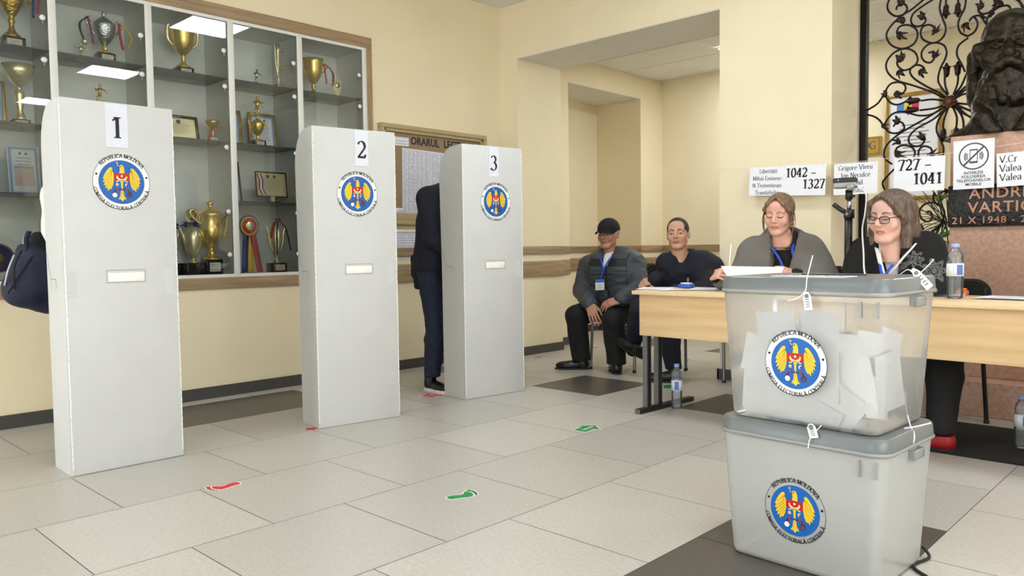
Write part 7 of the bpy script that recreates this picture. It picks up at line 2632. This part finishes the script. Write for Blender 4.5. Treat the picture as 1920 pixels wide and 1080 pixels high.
    t.cut(Vector((0, 0, 0.085)), (0, 0, -1))
    cloth('trousers', P, t, 'cloth_black', 0.003, 8)
    for a, toe in ((B.anr, W(1755, 843, z=0.0)), (B.anl, B.anl + Vector((-0.02, -0.2, -0.1)))):
        heel = Vector((a.x, a.y, 0))
        d = (Vector((toe.x, toe.y, 0)) - heel).normalized()
        shoe('shoe', P, heel - d * 0.06, heel + d * 0.18, 'shoe_red', 'shoe_sole_dark', 0.075, 0.042)
    g = Clay((-0.16, -0.15, -0.2), (0.16, 0.19, 0.17), 0.003)
    g.ell((0, 0.022, 0.046), (0.092, 0.108, 0.093), 0)
    for s_ in (-1, 1):
        g.path([(s_ * 0.06, 0.005, 0.06), (s_ * 0.079, 0.0, 0.0), (s_ * 0.082, -0.002, -0.07), (s_ * 0.08, -0.01, -0.15)], [0.026, 0.026, 0.026, 0.022], 0.02)
        g.path([(s_ * 0.05, 0.06, 0.03), (s_ * 0.058, 0.068, -0.06), (s_ * 0.058, 0.062, -0.15)], [0.045, 0.04, 0.034], 0.02)
        g.path([(s_ * 0.015, -0.078, 0.104), (s_ * 0.054, -0.074, 0.074), (s_ * 0.08, -0.034, 0.01)], [0.012, 0.014, 0.013], 0.012)
    g.cut((0, 0, -0.14), (0, 0, -1))
    g.path([(0, 0.09, 0.0), (0, 0.095, -0.13)], [0.05, 0.03], 0.02)
    g.ell((0, -0.115, -0.035), (0.066, 0.085, 0.115), 0.01, True)
    g.cone((0, 0.01, -0.06), 0.06, (0, 0.02, -0.22), 0.062, 0.01, True)
    V, Q = g.mesh()
    V = relax(V, Q, 1)
    raw([(xf(V, hM), Q)], 'hair', P, None, ['hair_streak'])
    gl = MB()
    for s_ in (-1, 1):
        pts = [(s_ * 0.033 + 0.025 * math.copysign(abs(math.cos(a)) ** 0.7, math.cos(a)), -0.103 + 0.14 * (s_ * 0.033 + 0.025 * math.cos(a)) ** 2 * 4, -0.002 + 0.016 * math.copysign(abs(math.sin(a)) ** 0.7, math.sin(a))) for a in [2 * PI * k / 28 for k in range(28)]]
        gl.tube([hM @ Vector(p) for p in pts], 0.0016, 'glasses_black', 6, closed=True)
        top = [p for k, p in enumerate(pts) if 1 <= k <= 13]
        gl.tube([hM @ Vector(p) for p in top], 0.0028, 'glasses_black', 6)
        gl.tube([hM @ Vector(p) for p in bez([(s_ * 0.058, -0.1, 0.008), (s_ * 0.078, -0.06, 0.01), (s_ * 0.094, 0.0, 0.006), (s_ * 0.09, 0.025, -0.005)], 5)], 0.0022, 'glasses_black', 6)
    gl.tube([hM @ Vector(p) for p in bez([(-0.009, -0.104, 0.006), (0, -0.107, 0.009), (0.009, -0.104, 0.006)], 4)], 0.002, 'glasses_black', 6)
    gl.build('glasses', P)
    lens = MB()
    for s_ in (-1, 1):
        lens.poly([hM @ Vector((s_ * 0.033 + 0.024 * math.cos(a), -0.1025 + 0.56 * (s_ * 0.033 + 0.025 * math.cos(a)) ** 2, -0.002 + 0.0155 * math.sin(a))) for a in [2 * PI * k / 24 for k in range(24)]], 'glass_clear')
    lens.build('lenses', P)
    chair('dark chair under the woman with glasses', -1.27, 4.58, R_(-6), legm='black_plastic', back=0.785, fab='cloth_black')
    pp = W(1655, 535, y=3.98)
    paper('paper_sheet', 'crumpled white paper before the woman with glasses', (pp.x, 3.98), 0.16, 0.1, 0.3, z=ZT, curl=0.06, lines=0)


woman_glasses()


# ------------------------------------------------------------------ the third official, cut by the right edge
def woman_edge():
    pel = Vector((-0.35, 4.55, 0.52))
    hp = Vector((-0.4, 4.4, 1.16))
    hM = head_mat(hp, R_(-5), R_(10), 0, 0.96)
    B = Body(pelvis=pel, chest=pel + Vector((0, -0.06, 0.25)), neck=hp + Vector((0.0, 0.06, -0.165)), shl=(-0.55, 4.47, 0.93), shr=(-0.15, 4.47, 0.93), ell=(-0.665, 4.25, 0.84), elr=(-0.08, 4.3, 0.76), wrl=(-0.5, 4.08, 0.775), wrr=(-0.3, 4.05, 0.775),
             knl=Vector((-0.45, 4.15, 0.47)), knr=Vector((-0.24, 4.15, 0.47)), anl=Vector((-0.45, 4.2, 0.1)), anr=Vector((-0.24, 4.2, 0.1)))
    hands = [hand_at(B.wrl, (0.6, -0.7, -0.1), (0, -0.2, 1), mirror=1), hand_at(B.wrr, (-0.6, -0.7, -0.1), (0, -0.2, 1), mirror=-1)]
    P = person('seated person in a grey checked sleeve, cut off by the right edge of the photo', B, hM, head_clay(h=0.004, down=True), 'skin_fair', 'lip', hands, down=True)
    lo, hi = B.box()
    c = Clay(lo, hi, 0.007)
    B.grow(c, 0.02, legs=False, sleeve=0.92, wide=1.25)
    c.cone(B.neck + Vector((0, 0, 0.2)), 0.06, B.neck + Vector((0, 0, -0.01)), 0.06, 0.01, True)
    cloth('jacket', P, c, 'tweed_grey', 0.004, 8)
    t = Clay(lo, hi, 0.009)
    B.grow(t, 0.02, torso=False, arms=False, k=0.03)
    t.cut(Vector((0, 0, 0.085)), (0, 0, -1))
    cloth('trousers', P, t, 'cloth_black', 0.003, 8)
    for a in (B.anl, B.anr): shoe('shoe', P, (a.x, a.y + 0.05, 0.009), (a.x, a.y - 0.18, 0.009), 'shoe_black', 'shoe_sole_dark', 0.09)
    g = Clay((-0.14, -0.14, -0.15), (0.14, 0.16, 0.16), 0.004)
    g.ell((0, 0.02, 0.045), (0.088, 0.105, 0.09), 0)
    g.ell((0.0, -0.12, -0.03), (0.065, 0.08, 0.115), 0.012, True)
    V, Q = g.mesh()
    raw([(xf(V, hM), Q)], 'hair', P, None, ['hair_brown'])
    chair('dark chair at the right edge of the photo under the person in the checked sleeve', -0.32, 4.6, R_(0), legm='black_plastic', back=0.74)


woman_edge()


# ------------------------------------------------------------------ voters behind the booths
def voter_three():
    """Stands behind booth three, bent over its shelf."""
    B = Body(pelvis=(-4.21, 3.66, 0.88), chest=(-4.17, 3.68, 1.18), neck=(-4.08, 3.69, 1.40), shl=(-4.13, 3.88, 1.35), shr=(-4.14, 3.50, 1.33), ell=(-4.08, 3.93, 1.08), elr=(-4.1, 3.5, 1.06), wrl=(-3.93, 3.82, 0.93), wrr=(-3.93, 3.6, 0.93),
             knl=Vector((-4.17, 3.76, 0.48)), knr=Vector((-4.16, 3.575, 0.48)), anl=Vector((-4.19, 3.78, 0.09)), anr=Vector((-4.155, 3.52, 0.09)))
    hp = Vector((-4.02, 3.7, 1.50))
    hM = head_mat(hp, R_(90), R_(45), 0, 0.98)
    hands = [hand_at(B.wrl, (0.9, -0.3, -0.2), (0, 0, 1), mirror=-1), hand_at(B.wrr, (0.9, 0.3, -0.2), (0, 0, 1), mirror=1)]
    P = person('standing voter in dark top, jeans and black sneakers half hidden behind booth three', B, hM, head_clay(h=0.004), 'skin_man', 'lip_dull', hands)
    lo, hi = B.box()
    c = Clay(lo, hi, 0.007)
    B.grow(c, 0.018, legs=False, sleeve=0.9, wide=1.1)
    c.cone(B.neck + Vector((0.03, 0, 0.2)), 0.06, B.neck, 0.058, 0.01, True)
    c.cut(Vector((0, 0, 0.83)), (0, 0, -1))
    cloth('sweater', P, c, 'cloth_navy', 0.004, 7)
    t = Clay(lo, hi, 0.0065)
    B.grow(t, 0.016, torso=False, arms=False, k=0.03)
    t.cone(B.pelvis - Vector((0, 0.07, 0.0)), 0.118, B.pelvis + Vector((0, 0.07, 0.0)), 0.118, 0.03)
    t.cut(Vector((0, 0, 0.1)), (0, 0, -1))
    t.cut(Vector((0, 0, 0.93)), (0, 0, 1))
    cloth('jeans', P, t, 'denim', 0.0045, 9, (1, 1, 2), 2, 1.5)
    for a in (B.anl, B.anr): shoe('sneaker', P, (a.x - 0.06, a.y, 0), (a.x + 0.2, a.y - 0.02, 0), 'shoe_black', 'shoe_sole', 0.1, 0.044, sole=0.024)
    g = Clay((-0.12, -0.14, -0.1), (0.12, 0.14, 0.15), 0.004)
    g.ell((0, 0.02, 0.042), (0.083, 0.103, 0.09), 0)
    g.ell((0, -0.105, 0.0), (0.068, 0.08, 0.1), 0.01, True)
    g.cut((0, 0, -0.04), (0, -0.3, -1))
    V, Q = g.mesh()
    raw([(xf(V, hM), Q)], 'hair', P, None, ['hair_dark'])
    # black hip pouch
    t = thing('waist_bag', 'black waist pouch on the hip of the voter behind booth three', 'bag', (-4.29, 3.53, 0.84))
    k = Clay((-0.12, -0.13, -0.18), (0.13, 0.13, 0.17), 0.004)
    k.rbox(None, (0.035, 0.055, 0.085), 0.03, Matrix.Translation((0, 0, 0.03)), 0)
    k.rbox(None, (0.026, 0.045, 0.06), 0.022, Matrix.Translation((0.01, 0.0, -0.075)), 0.02)
    V, Q = k.mesh()
    raw([(wrinkle(V, Q, 0.003, 14), Q)], 'pouch', t, None, ['cloth_black'])
    b = MB()
    b.ribbon(bez([(0.02, -0.05, 0.03), (0.12, -0.03, 0.05), (0.2, 0.05, 0.05)], 6), 0.03, 'cloth_black', (0, 0, 1), 0.003)
    b.build('strap', t)
    b = MB()
    for z in (0.05, 0.0, -0.03): b.tube([(-0.03, -0.045, z), (-0.022, -0.052, z + 0.018)], 0.0022, 'zip_silver', 6)
    b.build('zip_pull', t)


voter_three()


def voter_one():
    """Stands behind booth one; only a white shoulder and the backpack show past the panel."""
    B = Body(pelvis=(-4.17, 1.44, 0.86), chest=(-4.165, 1.37, 1.12), neck=(-4.1, 1.36, 1.34), shl=(-4.15, 1.55, 1.28), shr=(-4.16, 1.235, 1.25), ell=(-4.12, 1.6, 1.04), elr=(-4.12, 1.255, 1.05), wrl=(-3.95, 1.5, 0.93), wrr=(-3.96, 1.32, 0.93),
             knl=Vector((-4.15, 1.45, 0.47)), knr=Vector((-4.15, 1.28, 0.47)), anl=Vector((-4.17, 1.46, 0.09)), anr=Vector((-4.16, 1.26, 0.09)))
    hp = Vector((-4.04, 1.37, 1.45))
    hM = head_mat(hp, R_(90), R_(40), 0, 0.95)
    hands = [hand_at(B.wrl, (0.9, -0.3, -0.2), (0, 0, 1), mirror=-1), hand_at(B.wrr, (0.9, 0.3, -0.2), (0, 0, 1), mirror=1)]
    P = person('standing voter in a white top almost hidden behind booth one', B, hM, head_clay(h=0.004, jaw=0.92), 'skin_fair', 'lip', hands)
    lo, hi = B.box()
    c = Clay(lo, hi, 0.007)
    B.grow(c, 0.02, legs=False, sleeve=0.9, wide=1.25)
    c.cone(B.neck + Vector((0.03, 0, 0.2)), 0.06, B.neck, 0.058, 0.01, True)
    cloth('blouse', P, c, 'cloth_white', 0.004, 9)
    t = Clay(lo, hi, 0.008)
    B.grow(t, 0.016, torso=False, arms=False, k=0.03)
    t.cone(B.pelvis - Vector((0, 0.07, 0.02)), 0.115, B.pelvis + Vector((0, 0.07, -0.02)), 0.115, 0.03)
    t.cut(Vector((0, 0, 0.1)), (0, 0, -1))
    cloth('trousers', P, t, 'cloth_black', 0.004, 9)
    for a in (B.anl, B.anr): shoe('shoe', P, (a.x - 0.06, a.y, 0), (a.x + 0.18, a.y, 0), 'shoe_black', 'shoe_sole_dark', 0.09, 0.042)
    g = Clay((-0.14, -0.14, -0.16), (0.14, 0.16, 0.16), 0.004)
    g.ell((0, 0.02, 0.045), (0.088, 0.105, 0.09), 0)
    g.ell((0.0, -0.12, -0.03), (0.065, 0.08, 0.115), 0.012, True)
    V, Q = g.mesh()
    raw([(xf(V, hM), Q)], 'hair', P, None, ['hair_brown'])
    # navy backpack hanging behind the hip
    c0 = W(45, 515, x=-4.34)
    t = thing('backpack', 'navy blue backpack hanging behind the voter at booth one', 'backpack', c0)
    k = Clay((-0.2, -0.25, -0.3), (0.25, 0.3, 0.3), 0.005)
    pp = lambda x, y: W(x, y, x=-4.34) - c0
    k.cone(pp(56, 478), 0.06, pp(45, 540), 0.085, 0.03)
    k.cone(pp(45, 540), 0.085, pp(95, 556), 0.085, 0.04)
    k.cone(pp(62, 482), 0.05, pp(95, 500), 0.06, 0.03)
    k.cone(pp(78, 490), 0.06, pp(90, 545), 0.07, 0.03)
    V, Q = k.mesh()
    V = relax(V, Q, 2)
    raw([(wrinkle(V, Q, 0.006, 9, (1, 1, 1), 4.0), Q)], 'bag_body', t, None, ['cloth_navy_bag'])
    b = MB()
    q = [(58, 470), (57, 448), (62, 434)]
    b.ribbon(bez([pp(*v) + Vector((0.05, -0.03, 0)) for v in q], 6), 0.035, 'cloth_navy_bag', (0.7, -0.7, 0), 0.004)
    b.build('strap', t)
    k = Clay((-0.2, -0.25, -0.3), (0.25, 0.3, 0.3), 0.005)
    k.cone(pp(70, 447), 0.032, pp(74, 475), 0.045, 0.02)
    k.cone(pp(74, 450), 0.03, pp(95, 470), 0.05, 0.02)
    V, Q = k.mesh()
    raw([(relax(V, Q, 2), Q)], 'back_panel', t, None, ['cloth_black'])
    b = MB()
    b.tube(bez([pp(53, 458) + Vector((0.05, -0.03, 0)), pp(54, 446) + Vector((0.05, -0.03, 0)), pp(59, 435) + Vector((0.05, -0.03, 0))], 5), 0.007, 'bag_piping', 6)
    b.tube(bez([pp(12, 535) + Vector((0.05, -0.02, 0)), pp(18, 505) + Vector((0.06, -0.02, 0)), pp(30, 478) + Vector((0.05, -0.02, 0))], 5), 0.004, 'bag_piping', 6)
    b.build('piping', t)
    b = MB()
    b.tube(bez([pp(58, 470) + Vector((0.08, -0.06, 0)), pp(48, 500) + Vector((0.09, -0.07, 0)), pp(52, 540) + Vector((0.1, -0.08, 0))], 5), 0.006, 'cloth_black', 6)
    b.tube(bez([pp(75, 480) + Vector((0.07, -0.05, 0)), pp(62, 510) + Vector((0.08, -0.07, 0)), pp(35, 548) + Vector((0.1, -0.07, 0))], 5), 0.005, 'cloth_black', 6)
    b.build('zip', t)


voter_one()


# ------------------------------------------------------------------ bronze bust
def bust():
    c0 = W(1897, 98, y=5.42)
    s = 2.12
    t = thing('bronze_bust', 'dark bronze bust of a bearded man on the pink pedestal', 'bust', (c0.x, c0.y, 1.612))
    c = head_clay(h=0.0035, brow=1.5, nose=1.25, cheek=1.2, jaw=1.2, neck=0.07, lo=(-0.19, -0.17, -0.27), hi=(0.19, 0.17, 0.14))
    # beard, moustache, swept back hair, shoulders
    rn = random.Random(9)
    for k in range(46):
        a = rn.uniform(-1.25, 1.25)
        z = rn.uniform(-0.115, -0.055)
        x, y = 0.066 * math.sin(a), -0.01 - 0.068 * math.cos(a)
        c.cone((x, y, z), 0.013, (x * 1.08, y - 0.008 * math.cos(a), z - 0.03), 0.008, 0.006)
    for q in (-1, 1): c.path([(q * 0.004, -0.104, -0.042), (q * 0.022, -0.097, -0.05), (q * 0.042, -0.08, -0.072)], [0.011, 0.012, 0.008], 0.006)
    for k in range(60):
        a = rn.uniform(0.9, 2 * PI - 0.9)
        z = rn.uniform(-0.09, 0.075)
        R = 0.09 * math.sqrt(max(0.15, 1 - (max(0, z - 0.02) / 0.11) ** 2))
        x, y = R * math.sin(a) * 0.98, 0.02 - R * math.cos(a) * 1.15
        c.cone((x, y, z), 0.02, (x * 1.06, y + 0.008, z - 0.035), 0.014, 0.008)
    for q in (-1, 1): c.path([(q * 0.016, -0.089, 0.024), (q * 0.05, -0.082, 0.027)], [0.009, 0.007], 0.006)
    c.cone((0, 0.02, -0.14), 0.09, (0, 0.02, -0.29), 0.115, 0.03)
    c.cone((-0.1, 0.02, -0.29), 0.09, (0.1, 0.02, -0.29), 0.09, 0.04)
    for q in (-1, 1): c.path([(q * 0.075, -0.03, -0.14), (q * 0.06, -0.085, -0.19), (q * 0.02, -0.1, -0.25)], [0.018, 0.024, 0.02], 0.01)
    zb = (1.612 - c0.z) / s
    c.cut((0, 0, zb), (0, 0, -1))
    V, Q = c.mesh()
    V = relax(V, Q, 1)
    V = wrinkle(V, Q, 0.0022, 38)
    M = Matrix.Translation((0, 0, c0.z - 1.612)) @ Matrix.Rotation(R_(8), 4, 'Z') @ Matrix.Scale(s, 4)
    raw([(V, Q)], 'head', t, M, ['bronze_dark'])


bust()


# ================================================================== WEBCAM ON ITS STAND
p = W(1590, 520, y=4.16)
t = thing('tripod_stand', 'black telescopic stand on the desk carrying the webcam', 'stand', (p.x, 4.16, ZT))
o = Vector((-p.x, -4.16, -ZT))


def wt(px, py): return W(px, py, y=4.16) + o


b = MB(); b.lathe([(0.05, 0.0), (0.05, 0.008), (0.03, 0.016), (0.022, 0.02), (0.022, 0.1)], 'black_plastic', 20); b.build('base', t)
b = MB(); b.tube([(0, 0, 0.02), Vector((0, 0, 0)) + wt(1591, 408)], 0.0195, 'black_plastic', 14); b.build('column', t)
b = MB()
c = wt(1592, 402)
b.tube([c - Vector((0, 0, 0.02)), c + Vector((0, 0, 0.025))], 0.026, 'black_plastic', 14)
b.tube([c, c + Vector((-0.045, -0.01, 0.03)), c + Vector((-0.075, -0.012, 0.055))], 0.012, 'black_plastic', 8)
b.ball(c + Vector((0, -0.028, 0)), 0.011, 'steel_grey', 8)
b.build('clamp', t)
b = MB(); b.tube([wt(1592, 397), wt(1592, 373)], 0.011, 'chrome', 12); b.tube([wt(1592, 386), wt(1592, 384)], 0.014, 'chrome', 12); b.build('screw_neck', t)
b = MB(); b.tube([wt(1592, 374), wt(1592, 356)], 0.018, 'black_plastic', 12); b.tube([wt(1592, 366), wt(1603, 368)], 0.007, 'black_plastic', 8); b.build('ball_head', t)
c = W(1585, 347, y=4.15)
t = thing('webcam', 'silver and black webcam on top of the black stand', 'camera', c, R_(12))
b = MB(); b.box((0, 0, 0), (0.112, 0.06, 0.034), 'camera_silver', 0.006); b.build('body', t)
b = MB(); b.box((0, 0, 0.022), (0.114, 0.062, 0.028), 'black_plastic', 0.006); b.ball((-0.03, -0.0315, 0.024), 0.003, 'cup_plate', 6); b.build('top_cover', t)
b = MB()
M = frame((0.03, -0.03, -0.012), (1, 0, 0), (0, 0, 1))
b.lathe([(0.02, 0.0), (0.02, 0.016), (0.016, 0.02)], 'camera_silver', 20, M=M)
b.lathe([(0.016, 0.0185), (0.0, 0.0195)], 'lens_dark', 20, M=M)
b.build('lens', t)
b = MB()
b.tube(bez([c + Vector((0.055, 0.0, 0.0)), W(1612, 352, y=4.14), W(1624, 365, y=4.12), W(1622, 400, y=4.1), W(1617, 430, y=4.1), W(1619, 470, y=4.08), W(1622, 514, y=4.05), W(1640, 535, y=4.0)], 8), 0.0042, 'cable_white', 8)
tag(b.build('usb_cable'), 'white cable hanging down from the webcam', 'cable')

# ================================================================== POTTED PALM BEHIND THE WOMAN WITH GLASSES
px, py_ = -1.62, 5.42
t = thing('potted_palm', 'dark palm with thin arching fronds between the grille and the pedestal', 'plant', (px, py_, 0))
b = MB(); b.lathe([(0.11, 0.0), (0.13, 0.02), (0.16, 0.26), (0.168, 0.26), (0.168, 0.3), (0.15, 0.3), (0.145, 0.27), (0, 0.27)], 'granite_pink', 24); b.build('pot', t)
b = MB(); b.tube(bez([(0, 0, 0.27), (0.02, 0, 0.6), (0.03, -0.02, 0.98)], 6), 0.02, 'leaf_dark', 8); b.build('stem', t)
rn = random.Random(4)
tips = [(1690, 372), (1700, 392), (1705, 430), (1712, 455), (1722, 470), (1745, 352), (1720, 350), (1735, 368), (1775, 372), (1755, 470), (1778, 462), (1770, 390), (1700, 412), (1728, 440), (1650, 366), (1640, 380), (1632, 372), (1630, 418), (1628, 434), (1765, 440), (1738, 400), (1698, 360), (1712, 372), (1694, 440), (1700, 452), (1716, 402), (1730, 358), (1758, 356), (1786, 380), (1784, 452), (1735, 474), (1748, 462), (1708, 416)]
for i, q in enumerate(tips):
    e = W(*q, y=5.36) - Vector((px, py_, 0))
    s_ = Vector((0.03, -0.02, 0.96)) if q[0] < 1660 else W(1772, 416, y=5.4) - Vector((px, py_, 0)) + Vector((rn.uniform(-0.02, 0.02), 0, rn.uniform(-0.03, 0.03)))
    m = (s_ + e) / 2 + Vector((0, rn.uniform(-0.03, 0.03), 0.012 + rn.uniform(0, 0.02)))
    b = MB()
    b.tube(bez([s_, m, e], 8), lambda u: 0.0052 * math.sin(PI * min(0.97, 0.15 + 0.85 * u)) + 0.001, 'leaf_dark', 6, flat=0.4)
    b.build('frond', t)
b = MB(); b.tube(bez([(0.03, -0.02, 0.95), W(1740, 440, y=5.41) - Vector((px, py_, 0)), W(1772, 416, y=5.4) - Vector((px, py_, 0))], 6), 0.008, 'leaf_dark', 7); b.build('branch', t)
for q in ((1762, 372), (1704, 378), (1768, 440), (1758, 458)):
    c = W(*q, y=5.38) - Vector((px, py_, 0))
    b = MB()
    b.ball(c, (0.024, 0.007, 0.02), 'leaf_green', 8)
    b.ball(c + Vector((0.03, 0, 0.012)), (0.018, 0.006, 0.014), 'leaf_green', 8)
    b.build('leaf', t)
